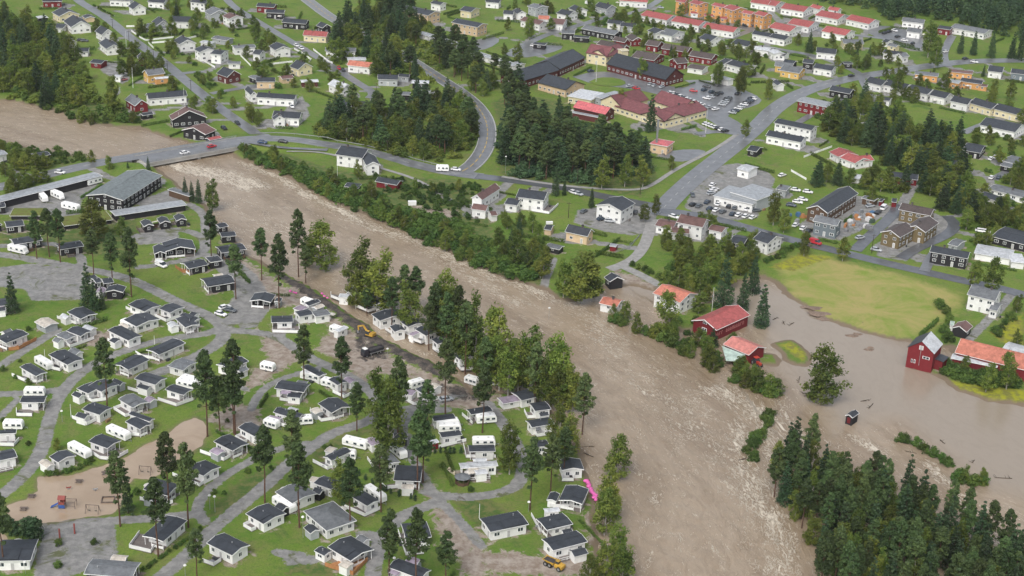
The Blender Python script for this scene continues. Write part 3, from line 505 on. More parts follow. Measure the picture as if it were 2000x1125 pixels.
    if kind == 'K' and not any(q[:2] == 'd:' for q in opt) and Lx > 5.5 and z0 >= 0 and random.random() < .75:
        sy = -1 if Vector((math.sin(rz), -math.cos(rz))).dot(cdir) > 0 else 1; t0, t1 = sorted((random.uniform(-1, -.5)*a, random.uniform(.1, .9)*a)); dd2 = random.uniform(1.8, 3)
        tf = MB(); tf.box(t0, min(sy*b, sy*(b+dd2)), .05, t1, max(sy*b, sy*(b+dd2)), .32); tf.obj('terrace_floor', DECK, o)
        railing(o, [(t0, sy*b), (t0, sy*(b+dd2)), (t1, sy*(b+dd2)), (t1, sy*(b+.9))], .95, .25, WHITE if wall != 'k' else WALL['n'], random.random() < .75)
        if random.random() < .4: MB().add([(t0, sy*b, h-.1), ((t0+t1)/2, sy*b, h-.1), ((t0+t1)/2, sy*(b+dd2*.9), h-.45), (t0, sy*(b+dd2*.9), h-.45)], [(0, 1, 2, 3)]).bar((t0+.1, sy*(b+dd2*.85), .3), (t0+.1, sy*(b+dd2*.85), h-.45), .08).obj('awning', random.choice((ROOF['t'], ROOF['g'], ROOF['m'])), o)
    for q in opt:
        if q[:2] == 'd:':
            mm = WHITE; s = q[2:]; sol = True
            if s[1] == ':': mm = {'n': DECKW, 'o': DECKW, 'p': WHITE}[s[0]]; s = s[2:]
            c = list(map(float, s.split(','))); P = [pt(key, '%f,%f' % (c[i], c[i+1]), 0) for i in range(0, len(c), 2)]
            P = [inv @ Vector(p) for p in P]; bm = bmesh.new(); far = Vector((0, 0, 0))
            poly = [(p[0], p[1]) for p in P]
            # floor reaches back to the wall: clamp first and last points towards the cabin centre
            e1 = P[-1]*.45; e0 = P[0]*.45; poly += [(e1[0], e1[1]), (e0[0], e0[1])]
            try:
                hull = poly; vs = [bm.verts.new((x, y, .32)) for x, y in hull]; f = bm.faces.new(vs); bmesh.ops.triangulate(bm, faces=[f])
                r = bmesh.ops.extrude_face_region(bm, geom=bm.faces[:]); [setattr(v.co, 'z', .05+z0*0) for v in r['geom'] if isinstance(v, bmesh.types.BMVert)]
                bmesh.ops.recalc_face_normals(bm, faces=bm.faces); me = bpy.data.meshes.new('terrace_floor'); bm.to_mesh(me); me.materials.append(DECK if mm is WHITE else DECKW); link('terrace_floor', me, o)
            except Exception as ex: print('deck', ln, ex)
            bm.free(); railing(o, P, .95, .25, mm)
            if random.random() < .7 and cat == 'cabin':
                c0 = (P[0]+P[-1]+P[len(P)//2]*2)/4
                tb = MB(); tb.box(-.7, -.4, .62, .7, .4, .68)
                for sx in (-.6, .6):
                    for sy in (-.3, .3): tb.box(sx-.03, sy-.03, 0, sx+.03, sy+.03, .62)
                tt = tb.obj('garden_table', DARKT if random.random() < .5 else METAL, None, M_ @ Vector((c0[0], c0[1], .33))); tt.rotation_euler[2] = rz; tag(tt, 'small table on the terrace of a cabin', 'table', P=tt.location[:])
    return o
# ---------------------------------------------------------------- vehicles
def wheel_mesh(r, w):
    mb = MB(); mb.cyl((0, -w/2, 0), (0, w/2, 0), r, n=14, mi=0); mb.cyl((0, -w/2-.01, 0), (0, w/2+.01, 0), r*.55, n=10, mi=1); return mb.mesh('wheel', [RUBBER, METAL])
WH = wheel_mesh(.32, .2)
CARP = {k: mat('car_paint_'+n, c, .25, .03, 1, 0, .5, objvar=.05) for k, n, c in (('w', 'white', (.72, .72, .72)), ('k', 'black', (.022, .022, .026)), ('s', 'silver', (.36, .38, .40)), ('g', 'grey', (.10, .11, .12)), ('r', 'red', (.42, .025, .035)), ('b', 'blue', (.03, .06, .13)), ('d', 'darkblue', (.03, .045, .07)), ('p', 'pink', (.36, .12, .13)))}
CNAME = {'w': 'white', 'k': 'black', 's': 'silver', 'g': 'dark grey', 'r': 'red', 'b': 'blue', 'd': 'dark blue', 'p': 'faded pink'}
def loft(secs, mi=None):
    """secs: list of (x, [(y,z)...]) closed rings"""
    mb = MB(); n = len(secs[0][1])
    for x, r in secs: mb.v += [(x, y, z) for y, z in r]
    for i in range(len(secs)-1):
        for j in range(n): k = (j+1) % n; mb.f.append((i*n+j, i*n+k, (i+1)*n+k, (i+1)*n+j)); mb.m.append(0)
    mb.f.append(tuple(range(n-1, -1, -1))); mb.m.append(0); mb.f.append(tuple(range((len(secs)-1)*n, len(secs)*n))); mb.m.append(0); return mb
def car_meshes(van=False):
    def ring(hw, z0, z1): return [(-hw*.93, z0), (-hw, z0+.15), (-hw, z1-.12), (-hw*.9, z1), (hw*.9, z1), (hw, z1-.12), (hw, z0+.15), (hw*.93, z0)]
    if van: body = [(-2.5, ring(.86, .35, 1.0)), (-2.45, ring(.92, .28, 1.15)), (1.3, ring(.94, .28, 1.15)), (2.3, ring(.9, .28, .98)), (2.5, ring(.82, .35, .75))]; cab = [(-2.46, .90, .95), (-2.35, .86, 1.95), (1.0, .84, 1.98), (1.85, .82, 1.05)]
    else: body = [(-2.15, ring(.78, .4, .82)), (-2.05, ring(.86, .28, .95)), (-1.0, ring(.89, .25, .98)), (1.0, ring(.89, .25, .93)), (1.9, ring(.85, .27, .80)), (2.2, ring(.74, .36, .66))]; cab = [(-1.95, .80, .92), (-1.45, .68, 1.42), (.25, .66, 1.45), (1.1, .76, .9)]
    b = loft(body); cb = MB(); x0, x1, x2, x3 = cab
    def ring2(s, top): x, hw, z = s; return x, hw, z
    P = [(x0[0], -x0[1], x0[2]), (x0[0], x0[1], x0[2]), (x1[0], x1[1], x1[2]), (x1[0], -x1[1], x1[2]), (x2[0], x2[1], x2[2]), (x2[0], -x2[1], x2[2]), (x3[0], x3[1], x3[2]), (x3[0], -x3[1], x3[2])]
    cb.add(P, [(0, 3, 2, 1), (2, 3, 5, 4), (4, 5, 7, 6), (1, 2, 4, 6), (0, 7, 5, 3)]); g = cb.mesh('glasshouse', GLASS)
    r = MB(); r.add([(x1[0]-.03, -x1[1]-.02, x1[2]), (x1[0]-.03, x1[1]+.02, x1[2]), (x2[0]+.05, x2[1]+.02, x2[2]), (x2[0]+.05, -x2[1]-.02, x2[2]), (x1[0]+.05, -x1[1]+.08, x1[2]+.05), (x1[0]+.05, x1[1]-.08, x1[2]+.05), (x2[0]-.05, x2[1]-.08, x2[2]+.05), (x2[0]-.05, -x2[1]+.08, x2[2]+.05)], [(0, 1, 2, 3), (7, 6, 5, 4), (0, 4, 5, 1), (1, 5, 6, 2), (2, 6, 7, 3), (3, 7, 4, 0)])
    if van: r.box(-2.44, -.9, 1.2, .2, -.885, 1.9); r.box(-2.44, .885, 1.2, .2, .9, 1.9)
    bm_ = b.mesh('body', CARP['w']); bm_.polygons.foreach_set('use_smooth', [False]*len(bm_.polygons))
    return bm_, g, r.mesh('roof_panel', CARP['w'])
CARM = {False: car_meshes(False), True: car_meshes(True)}
def car(x, y, dx, dy, col, van=False, grp=None, desc=None, full=None, P=None, ang=None):
    p = at(x, y, 0) if P is None else P; z = max(gz(p[0], p[1]), float(ramp_h(p[:2][None])[0]))
    if P is None and z > .2: p = at(x, y, z)
    if ang is None: q = at(x+dx, y+dy, z); ang = math.atan2(q[1]-p[1], q[0]-p[0])
    o = thing('van' if van else 'car', desc or ('%s %s' % (CNAME[col], 'van' if van else 'car')), 'van' if van else 'car', (p[0], p[1], z+.08 if z > -.3 else z), ang, grp, full)
    for nm, me in zip(('body', 'glasshouse', 'roof_panel'), CARM[van]):
        c = link(nm, me, o)
        if nm != 'glasshouse': c.material_slots[0].link = 'OBJECT'; c.material_slots[0].material = CARP[col]
    for sx in (-1.35, 1.35):
        for sy in (-.82, .82): link('wheel', WH, o, (sx*(1.15 if van else 1), sy, .32))
    return o
def caravan_mesh(L_, motor=False):
    w, h0, h1 = 1.15, .45, 2.65
    def ring(hw, a, b): return [(-hw, a), (-hw, b-.14), (-hw+.16, b), (hw-.16, b), (hw, b-.14), (hw, a)]
    X = L_/2
    if motor: secs = [(-X, ring(w*.97, h0, h1-.1)), (-X+.15, ring(w, h0, h1)), (X-1.6, ring(w, h0, h1+.15)), (X-.7, ring(w*.95, h0, h1-.1)), (X-.25, ring(w*.9, h0, 1.5)), (X+.1, ring(w*.85, h0, 1.1))]
    else: secs = [(-X, ring(w*.96, h0+.15, h1-.35)), (-X+.25, ring(w, h0, h1-.05)), (-X+.7, ring(w, h0, h1)), (X-.6, ring(w, h0, h1)), (X-.25, ring(w, h0, h1-.2)), (X, ring(w*.97, h0+.1, h1-.75))]
    return loft(secs).mesh('shell', CVW)
CVM = {}
def caravan(key, s, motor=False, full=None, desc=None):
    a, b = s.split()[:2]; A = pt(key, a, 0); B = pt(key, b, 0); u = (B-A)[:2]; L_ = np.linalg.norm(u); u /= L_; L_ = min(max(L_, 4.6), 8.2); L_ = round(L_*2)/2
    n = np.array([-u[1], u[0]]); n = n if n[1] > 0 else -n; c = (A+B)[:2]/2+n*1.1; ang = math.atan2(u[1], u[0]); z = gz(*c); z = z if z > -.3 else WZ-.15
    o = thing('motorhome' if motor else 'caravan', desc or ('white motorhome' if motor else 'white caravan'), 'motorhome' if motor else 'caravan', (*c, z), ang, full=full)
    k = (L_, motor)
    if k not in CVM: CVM[k] = caravan_mesh(L_, motor)
    link('shell', CVM[k], o)
    for sy, r in ((-1.152, 0), (1.152, math.pi)):
        for i, x in enumerate((-.28, .05, .33)): link('window', WIN_D, o, (x*L_, sy, 1.35), r, (1.0 if i else .7, 1, .6))
    link('window', WIN_D, o, (-L_/2+.04 if motor else -L_/2+.09, 0, 1.45), -math.pi/2, (1.5, 1, .6))
    hb = MB(); hb.box(-.25, -.25, 0, .25, .25, .1)
    for x in (-.25, .2): hb2 = link('roof_hatch', bpy.data.meshes.get('roof_hatch') or hb.mesh('roof_hatch', mat('hatch_plastic', (.55, .56, .56), .4)), o, (x*L_, 0, 2.62 if not motor else 2.68))
    for sy in (-1.05, 1.05):
        link('wheel', WH, o, (-.2 if not motor else -L_*.3, sy, .32))
        if motor: link('wheel', WH, o, (L_*.33, sy, .32))
    for sy in (-1, 1): MB().box(-L_*.44, min(sy*1.148, sy*1.158), 1.12, L_*.44, max(sy*1.148, sy*1.158), 1.24).obj('stripe', METAL, o)
    if not motor:
        tb = MB(); tb.bar((L_/2-.1, -.6, .5), (L_/2+1.2, 0, .5), .07); tb.bar((L_/2-.1, .6, .5), (L_/2+1.2, 0, .5), .07); tb.cyl((L_/2+1.1, 0, 0), (L_/2+1.1, 0, .6), .06, n=6); tb.obj('tow_bar', METAL, o)
    return o
DATA = r"""
@20
K -40,145 105,130 50,78 2.3 .5 k w
K 525,188 632,243 738,190 2.3 .5 k w d:447,240,598,287,738,242
S 270,265 350,310 435,262 2.2 .6 t g
K 45,432 225,360 130,322 2.4 .4 k w d:o:70,490,150,480,285,408 #white cabin with dark roof and raw timber terrace at the photo's left edge
K 520,335 632,378 735,345 2.5 .5 k w
K 435,368 520,405 600,365 2.1 .2 g w d:500,430,550,470,735,402
K 380,522 528,602 632,545 2.4 .4 k w d:322,590,350,625,470,652,510,615
K 155,617 282,690 352,650 2.3 .3 k w d:95,690,200,738,290,742
V 270,590 372,650
K 840,330 1005,412 1080,360 2.4 .35 k w d:842,415,915,452
V 940,300 1075,350
K 965,248 1068,303 1235,235 2.3 .7 k w
K 1000,130 1130,185 1240,130 2.4 .5 k w d:985,165,1060,202,1120,200
K 1240,160 1330,195 1445,152 2.4 .4 k w d:1210,225,1300,268,1400,235
K 1370,240 1450,310 1560,290 2.3 .4 k w d:1312,290,1400,332
K 1400,215 1520,260 1585,245 2.4 .3 k w
K 1240,522 1450,430 1330,403 2.4 .35 k w d:1060,515,1110,545,1200,560 #long white cabin with dark roof and L shaped fence along the middle lane
K 1000,640 1167,560 905,590 2.4 .6 k w
K 1310,610 1430,645 1575,590 2.2 .5 g w
K 1790,640 1942,572 1685,600 2.4 .6 k w
K 600,785 690,825 800,770 2.3 .2 k w
K 690,765 795,812 945,762 2.5 .5 k w d:600,830,720,895,830,880
K 1050,708 1215,757 1320,710 2.5 .5 k w d:1000,795,1155,842,1215,805
K 925,868 1040,937 1165,895 2.4 .5 g w
K 1290,792 1435,837 1505,795 2.3 .3 k w d:1235,880,1380,927,1510,880
V 1375,770 1510,800
V 1410,745 1560,782
K 640,948 780,992 875,935 2.4 .4 k w d:565,1022,680,1075,765,1035
K 980,1045 1095,1105 1180,1062 2.4 .4 k w
K 1005,985 1170,1045 1240,1035 2.5 .3 k w d:905,1120,1000,1155,1090,1160
K 155,893 345,893 360,842 2.4 .3 k w d:130,960,130,1003,250,1005
V 190,850 345,852
K 1860,1090 1990,1160 2080,1110 2.4 .5 k w
V 20,1108 180,1112
@30
K -120,250 135,195 160,118 2.5 .6 k w
K -120,20 125,10 150,-20 2.4 .4 k w d:-50,110,110,115,150,70
K 385,195 455,240 600,190 2.4 .6 k w
V 520,140 680,225
K 690,75 840,130 920,60 2.4 .4 k w d:680,150,780,215,890,228,1000,165
V 830,15 980,80
K 1670,75 1820,150 1950,95 2.5 .4 k w d:1565,165,1750,230,1800,200
K 1470,290 1590,345 1715,270 2.4 .5 k w d:1350,345,1560,430,1600,400
K 1120,448 1310,500 1450,425 2.4 .6 k w d:1095,535,1290,583,1350,560
K 1275,857 1462,692 1100,825 2.5 .25 k w d:1090,800,1010,910,1180,950,1205,910
K 1615,870 1815,967 1962,890 2.5 .7 k w d:1585,1020,1670,1052,1725,1015
K 655,1110 1035,1140 960,1010 2.6 .6 g k #wide grey roofed building at the bottom edge below the gravel pitch
K -60,1010 240,1005 255,840 2.5 .3 k w
@31
K -80,640 60,722 210,622 2.4 .5 k w
V 125,565 268,650
K 150,470 285,560 475,482 2.4 .5 g w
K 370,620 550,775 720,640 2.4 .9 g w h #large hip roofed white cabin with weathered grey roof beside the white lamp post
K 560,900 740,1010 880,895 2.4 .7 k w d:n:540,1050,760,1120,870,1010
K 455,930 535,970 600,935 2.1 .3 k w
S 640,1040 710,1070 765,1030 2.3 .2 t w nf
K 590,227 745,152 510,203 2.3 .4 k w d:445,240,560,300,590,285
V 670,105 860,150
V 650,215 780,225
S 850,60 905,110 955,70 2.2 .2 m w
S 535,150 590,165 640,130 2.1 .2 t w
K 450,400 590,450 640,380 2.3 .4 k w
S 415,385 480,395 520,360 2.1 .2 t w
K 745,505 870,580 940,520 2.3 .3 k w d:690,595,850,665,980,605
V 840,480 970,570
K 960,190 1030,260 1120,230 2.2 .3 g w d:870,220,930,305
V 1040,150 1130,225
K 1075,378 1285,388 1225,265 2.4 .8 k w d:985,425,1010,452,1200,432,1275,447
S 1080,60 1185,55 1180,5 2.2 .5 k k
K 1450,45 1610,25 1590,-15 2.4 .3 k w d:1430,130,1640,78
S 1360,95 1430,80 1420,55 2.1 .1 w r
K 1665,155 1870,150 1875,100 2.4 .3 k w d:1620,110,1640,205,1870,205
V 1690,120 1870,118
K 1600,285 1890,265 1870,225 2.4 .2 w w #long low white metal roofed cabin behind the round gazebo
S 1720,335 1810,325 1800,290 2.3 .3 w w
K 1830,783 2130,722 1755,675 2.5 .35 k w
K 1170,838 1370,820 1310,703 2.4 .3 k w d:1110,790,1170,968,1310,955
K 1035,1058 1290,1150 1378,1085 2.4 .6 k w
@32
K 360,220 388,302 563,298 2.4 .6 k w d:390,350,390,388,480,388,480,340
K 420,418 365,535 565,527 2.4 .6 k w d:300,545,300,590,440,600 #white cabin with dark gable roof right beside the row of pink bags
K 270,768 475,720 420,627 2.4 .3 k w d:150,660,220,790
S 260,630 375,620 350,590 2.2 .2 w w
K 320,928 590,858 520,765 2.6 .4 k w #white cabin on a brown plinth just behind the yellow dump truck
K 180,120 290,110 280,60 2.3 .4 k w
@22
K 75,880 200,850 120,790 2.3 .4 k w
S -70,905 70,880 20,835 2 .2 m w
K 180,962 305,945 260,885 2.3 .3 k w d:95,970,120,1022,185,1018
K 155,1090 330,1060 300,1005 2.3 .4 k w
@21
K 120,270 290,265 270,215 2.3 .3 k w d:130,350,340,355,335,300
K 340,225 450,205 410,165 2.3 .3 k w
K 465,225 585,205 550,165 2.3 .2 g w d:410,278,585,248
K 410,140 505,105 460,85 2.3 .3 k w
V 345,130 450,165
S 290,160 350,180 400,150 2 .1 m w
V 570,345 655,375 #white caravan standing alone beside the muddy truck turning area
S 640,345 722,310 600,330 2.4 .15 w w
K 690,15 800,60 850,20 2.4 .3 k w d:585,50,585,75,690,118,790,100
V 750,12 840,35
S 645,70 720,75 700,45 2.2 .1 w w
K 830,60 940,130 1000,95 2.4 .4 k w d:780,150,880,192,1000,150
K 900,205 970,257 1155,193 2.5 .6 k w
K 1130,170 1190,200 1245,185 2.4 .1 g w
K 1045,300 1085,345 1165,325 2.3 .5 k w d:1010,330,1080,378
K 1130,265 1190,305 1300,270 2.4 .4 k w
K 1240,320 1330,375 1425,350 2.4 .4 k w d:1190,400,1290,437,1425,392
S 1190,360 1225,375 1280,350 2 .1 m w
K 1370,400 1420,440 1480,400 2.4 .3 k w d:1380,480,1430,517
K 1540,520 1590,560 1660,500 2.4 .3 k w d:1560,600,1600,647,1700,642
K -10,40 -50,100 110,120 2.3 .7 k k #black hut with white trimmed gable and green door facing the flooded cabins
K 355,618 495,692 545,668 2.4 .2 k w
V 345,710 490,742
V 505,765 625,795
K 565,715 640,760 735,745 2.4 .3 k w d:600,820,690,864,750,835
K 145,783 375,815 425,750 2.5 .5 k w
S 240,850 345,860 370,820 2.1 .2 k w
K 485,903 592,977 742,925 2.4 .8 k w d:425,960,425,975,510,1047,615,1030
K 135,970 330,1030 420,1000 2.4 .7 k w
S 78,1025 165,1045 185,1010 2 .1 m w
V 345,1075 425,1070
V 30,640 130,662
K 1245,790 1310,830 1400,795 2.3 .3 k w d:1145,870,1235,920,1430,872
V 1215,800 1320,770
S 1150,825 1220,840 1245,800 2 .1 m w
K 1680,990 1850,960 1790,925 2.4 .2 k w d:1610,1000,1690,1067
V 1725,1068 1880,1055
K 1390,1040 1560,1020 1500,985 2.3 .3 k w
V 1410,1108 1590,1090
V 1430,1135 1600,1130
K -60,1110 40,1130 90,1090 2.3 .3 k w
V 60,1085 150,1112
V 1830,752 1935,750
V 1645,735 1700,752
@10
H 960,440 1268,245 600,395 5 1.6 G k #big black timber hall with a wide slate grey roof by the bridge
S 0,452 800,247 690,228 3 .2 S k nw
S 900,560 1460,475 1390,440 2.4 .15 S k nw
S 1310,355 1478,408 w3 2.6 .1 g n nw
K 1095,605 1125,645 1200,632 2.2 .8 k k
K 1225,582 1252,620 1330,607 2.2 .8 k k
K 1355,562 1380,600 1457,587 2.2 .8 k k
K 1715,655 1785,640 1775,605 2.3 .5 k k
K 1730,725 1845,715 1835,680 2.3 .5 k k
K 1730,850 1925,820 1890,770 2.4 .6 k k
K 1645,925 1740,910 1700,870 2.3 .6 k k h
K 1265,770 1290,840 1525,808 2.5 1.4 k k d:n:1420,850,1530,845 #black cabin with a wide white trimmed gable inside the oval gravel loop
K 1195,800 1205,860 1300,850 2.3 .9 k k
K 1475,975 1628,940 1585,890 2.4 .8 k k d:n:1370,965,1420,1000,1480,1010
K 1620,1115 1840,1080 1800,1015 2.5 .8 k k
K 50,650 190,635 170,590 2.3 .7 k k
K -20,640 15,630 10,580 2.3 .8 k k
K 110,785 335,750 310,705 2.4 .7 k k
K 470,825 655,795 630,750 2.4 .6 k k
K -60,500 45,490 40,455 2.3 .4 k k
K 750,1085 800,1075 790,1030 2.3 .4 k k
K 810,1090 890,1080 875,1040 2.3 .4 k k
H -60,100 60,75 30,40 3 .6 S w
S 285,100 395,80 380,50 2.4 .5 k k
S 500,640 880,590 850,520 1.6 .2 v k nw
S 75,560 340,560 320,500 1.6 .2 v k nw
V 280,400 345,470
V 480,500 600,530
V 690,330 800,300
@20
K 850,-15 822,30 955,42 2.3 .8 k k
@11
H 620,80 832,110 905,48 5 2.2 k w ch #tall white farmhouse with dark roof between the bridge road and the river
H 822,95 862,168 935,100 4.4 1.5 k w
S 930,290 1100,320 1135,285 2.5 1 k r
H 1765,438 1910,345 1665,430 4 1.8 b w
H 1680,505 1795,522 1840,490 3.4 1.3 b w
S 1840,560 1890,555 1880,520 2.4 .8 b w
H 1940,465 2040,480 2060,430 3 1 k w
S 690,330 800,345 820,310 2 .6 k k
@12
H 30,412 250,440 310,380 5 1.8 k w ch d:155,525,290,547,360,480 #large white house with dark roof and high balcony above the river wood
H 857,525 962,462 635,487 5.5 1.8 k w #big white gabled house with parking beside the road junction
H 413,683 590,722 668,690 3.5 2 k t ch
S 250,665 305,672 380,640 2.2 .8 k t
S 260,800 370,825 400,795 2 .5 g k
S 720,1040 765,1075 845,1035 2.6 1.4 k k #black boathouse with a red edged gable at the flooded lane
S 762,795 812,803 848,785 2 .5 S r
H 1285,610 1490,650 1555,600 5.5 2 b w ch #large white house with maroon brown roof and twin chimneys by the lane
H 1115,635 1255,660 1285,600 3 1 b w
H 1245,690 1385,700 1395,650 3 .5 b w
H 1530,665 1640,690 1680,650 3 .8 b w
S 1700,765 1810,785 1830,720 2.6 .8 k k
H 1880,740 2000,780 2085,720 4.5 1.8 k w
H 1075,-5 1215,20 1335,-8 4 1.2 p t h #tan hall with pinkish red hip roof beside the tall chimney
H 1570,402 1882,472 1742,262 3.6 f S w #pale flat roofed car dealership hall
H 1705,375 1915,440 1850,280 5 f S g nw
S 1755,190 1850,215 1925,180 3.5 .6 w w #pale arched canopy roof behind the car dealership
S 1835,45 1910,60 1935,20 2.6 1 k k
@13
H 465,540 705,385 325,485 5.5 2.2 k n #large dark roofed timber warehouse with a long open front
H 350,600 540,640 600,605 5.5 1.5 g l #two storey blue grey house in front of the timber warehouse
H 1030,730 1150,665 872,690 5 1.8 n x
H 1230,690 1335,615 1110,625 5 1.8 n x
H 1020,510 1270,560 1335,520 4.8 1.6 n x
H 1262,840 1560,895 1600,850 4.5 1.3 k k ch #two storey black house with white fence beyond the field
S 1405,780 1480,800 1490,740 2.6 .6 g g
H 560,105 680,150 740,100 3 1.6 R w
H 730,135 830,125 800,85 3 1.4 R w
H 475,60 550,100 620,40 3 1.6 R w
H 950,255 1170,280 1200,240 2.8 1.2 k r #low red house with dark roof in the trees above the brown houses
S 1200,175 1250,178 1260,155 2 1 k w h
H 1520,45 1660,70 1720,15 3 1.6 k k
H 1330,150 1560,190 1600,150 2.6 1 k g
H 1830,130 1960,160 2010,110 2.6 .4 g k
S 1810,165 1900,185 1950,160 2.4 .2 g k
H 1720,350 2010,420 2030,370 2.6 .6 g w
H 1650,400 1800,450 1865,425 3 1 k w
H 1745,720 2020,790 2040,690 3 .6 k k
S 1610,850 1900,900 1940,830 2.6 .3 w w nw
S 1900,920 2010,930 2010,860 2.6 .3 w w nw
S 965,450 1005,455 1048,430 2.4 .4 k r
S 865,445 890,450 900,425 2 .3 k r
H 60,350 140,365 190,330 3 .2 g g
S 655,265 715,275 735,240 2 .8 w w
S 730,420 830,445 850,420 2.6 .3 g n
@22
H 680,118 820,150 910,105 2.4 1.1 o w #small white house with orange roof standing in the flood water at the river
H 1100,40 1315,115 1415,35 4.5 1.8 o w #white house with orange roof half hidden by trees at the flood edge
H 1597,330 1860,212 1395,258 3.5 2 R r nw #long red barn with red roof and faded lettering on its side, in the flood
H 1650,440 1850,525 1975,463 3.2 1.6 O r nw #small red barn with salmon roof standing in the flood by the tractor
@23
H 1555,50 1775,102 1835,30 5.5 2 g w ch #white farmhouse with grey roof beside the yellowing field
H 1725,165 1790,180 1845,130 3 .8 g w
S 1550,345 1600,300 1428,315 2.6 1.4 b k #small dark brown cottage below the white farmhouse
S 1420,290 1450,295 1460,265 2 .8 a w
S 660,1015 712,978 610,990 2.2 .6 k k nw #small black shed with red door standing alone in the flood water
S 1370,580 1412,540 1300,520 3.2 .3 k r nf nw
H 1460,505 2040,650 w11 4 3 o r nw #long red barn with orange tiled roof at the flood edge
S 1430,548 1790,622 w4 2.8 .3 w r nw
S 1830,475 2010,525 w7 3 .6 w w
@00
H 330,15 485,12 480,-20 3 1 k r
H 405,98 462,130 585,92 3 1.6 k y
H 495,165 555,215 700,190 3.2 2 k w
S 640,125 665,145 740,135 2.4 .8 k t
S 280,130 300,145 375,135 2.4 .2 w k
S 370,215 490,222 485,185 2.6 .5 k w
S 475,285 545,335 588,320 2.8 1.2 k w
H 740,245 795,275 900,265 3 1.8 k w
H 770,335 830,385 940,365 3.5 2 k w
S 615,405 690,405 700,375 2.6 .8 k w
S 700,490 790,500 800,470 2.6 .8 k r
H 1070,440 1085,470 1155,470 3 1.2 k r
H 1000,50 1040,75 1160,75 3 1.8 k w
H 1120,215 1330,225 1320,190 2.6 .5 g g
H 1185,170 1220,205 1325,190 2.8 1.8 k g
H 1320,170 1495,175 1480,130 3 1 k w
H 1355,315 1400,350 1515,325 4 2.2 k w
H 1515,385 1560,410 1690,395 5 1.5 k w
H 1640,420 1725,430 1730,390 5 .8 k w
S 1560,330 1650,345 1690,330 3 .3 w w
S 1650,300 1770,320 1770,290 2.6 .6 g g
H 1595,90 1640,120 1765,95 3 1.6 g g
H 1735,125 1790,150 1890,130 4.5 1.5 b w
H 1830,380 2000,370 2000,345 3 .4 g w
H 1480,15 1600,30 1640,5 5 1 k w
H 1150,15 1280,25 1300,0 3 .8 k w
H 850,0 1020,8 1030,-15 3 .8 k w
H 1155,592 1290,575 w7 4 2 g Y ch #yellow house with pale porch roof beside the diagonal residential road
S 1215,620 1320,610 w3 2.8 .5 w o
H 1160,775 1465,750 w7 2.8 1.2 k w
H 975,780 1055,830 1155,810 3 1.6 g r #small red house with white windows near the upper river bank
H 1320,905 1345,940 1685,897 3.2 2.5 b k #broad dark chalet with brown roof and wide white trimmed gable
H 1605,1048 1690,1012 1500,985 2.8 1.4 b k
S 1640,1075 1735,1055 w4 2.4 .5 R k
H 1690,575 1775,605 1920,595 3 1.8 k q
S 1780,500 1880,500 w5 2.6 .6 g w
H 1910,700 1960,745 2010,740 3 1 k w
S 885,600 940,605 w4 2.5 .3 w w
S 1115,905 1200,890 w3 2 .5 k k
S 1940,600 2000,625 w5 2.4 .4 g k
@01
H 0,50 140,60 w8 3 .8 k r
H 75,100 220,105 w7 2.8 .8 k k
H 200,175 390,190 w8 2.8 1 k k
H 470,200 520,220 600,215 3 1.2 k k
H 365,275 550,290 w7 2.8 1.3 R y #cream house with a bright red roof in the upper left village
H 100,360 150,395 270,380 4 1.8 k w
H 540,400 780,405 w7 2.8 .8 g w
H 710,510 890,530 w7 3 1.2 o w #white house with orange roof beside the parked red car
S 715,470 860,470 w6 2.8 .2 w w
H 260,520 330,545 465,530 3 1.8 k y
S 205,620 300,610 w6 2.4 .8 b t
S 355,645 490,640 w5 2.4 .5 w q
H 560,660 670,700 800,695 3 1.3 w w
H 950,620 1110,625 w7 2.8 1 k g
H 1110,600 1195,605 w6 2.6 .7 k g
S 1215,650 1350,655 w6 2.8 .3 w k
S 1070,740 1205,745 w6 2.8 .2 g k
S 1275,720 1385,735 w5 2.6 .2 w k
H 650,820 960,850 w8 3 1 k w
H 0,640 150,640 w7 2.8 .8 k t
H 0,760 300,780 w8 3 .8 k w
H 125,915 340,930 w8 2.8 1.2 k w
H 125,920 140,940 225,925 2.8 1.2 k w
H 1125,75 1345,122 1403,88 5.5 1.3 k t
H 1525,175 1730,215 1810,190 5.5 1.3 k t
H 1590,80 1680,95 1725,65 4 1.5 k y
H 1930,110 2010,115 w7 3 1 k w
H 1360,25 1440,40 w7 4 1 k w
H 1790,15 1900,25 w7 3 1 k w
H -30,420 30,430 w6 3 1 k w
@02
H 0,85 40,110 90,90 3 1 k w
H 120,50 190,70 255,45 5 1.2 g g
H 345,105 440,125 500,100 3 1.2 k w
H 440,65 500,90 565,70 3 1.2 k w
H 205,150 290,155 w6 2.8 1 o w
H 300,185 400,195 440,160 3 1.2 b w
H 60,160 215,195 250,170 3 1 b w
H 640,50 740,75 815,60 3 1.4 k g
H 835,5 1060,20 w8 3 .8 R w
H 385,260 490,265 w9 3 .5 g k
H 540,225 800,275 830,245 2.8 1 g k
S 480,290 600,300 w5 2.8 .4 k k
H 740,180 850,195 w7 3 1 k w
H 845,205 965,215 w6 2.8 1 k g
H 1000,120 1210,160 1250,120 3 1.2 R w
H 1240,165 1460,205 1490,165 3 1.2 R w
H 1485,215 1730,255 1755,220 3 1.2 R w
H 1380,20 1460,40 1520,20 8 1 R o
H 1275,10 1350,20 w9 8 1 R o
H 1650,60 1730,85 1800,60 8 1.5 R o
H 1555,40 1650,60 w8 8 1 R o
H 1790,100 1870,115 w8 8 1 R o
H 1890,110 1970,130 2010,110 8 1.5 R o
S 1500,125 1570,130 w4 2.4 .8 R o
S 1610,145 1680,150 w4 2.4 .8 R o
S 1395,105 1455,110 w4 2.4 .8 R w
H 1860,20 2000,40 w9 3 1.2 R w
H 1055,240 1120,265 1175,235 3 1 k w
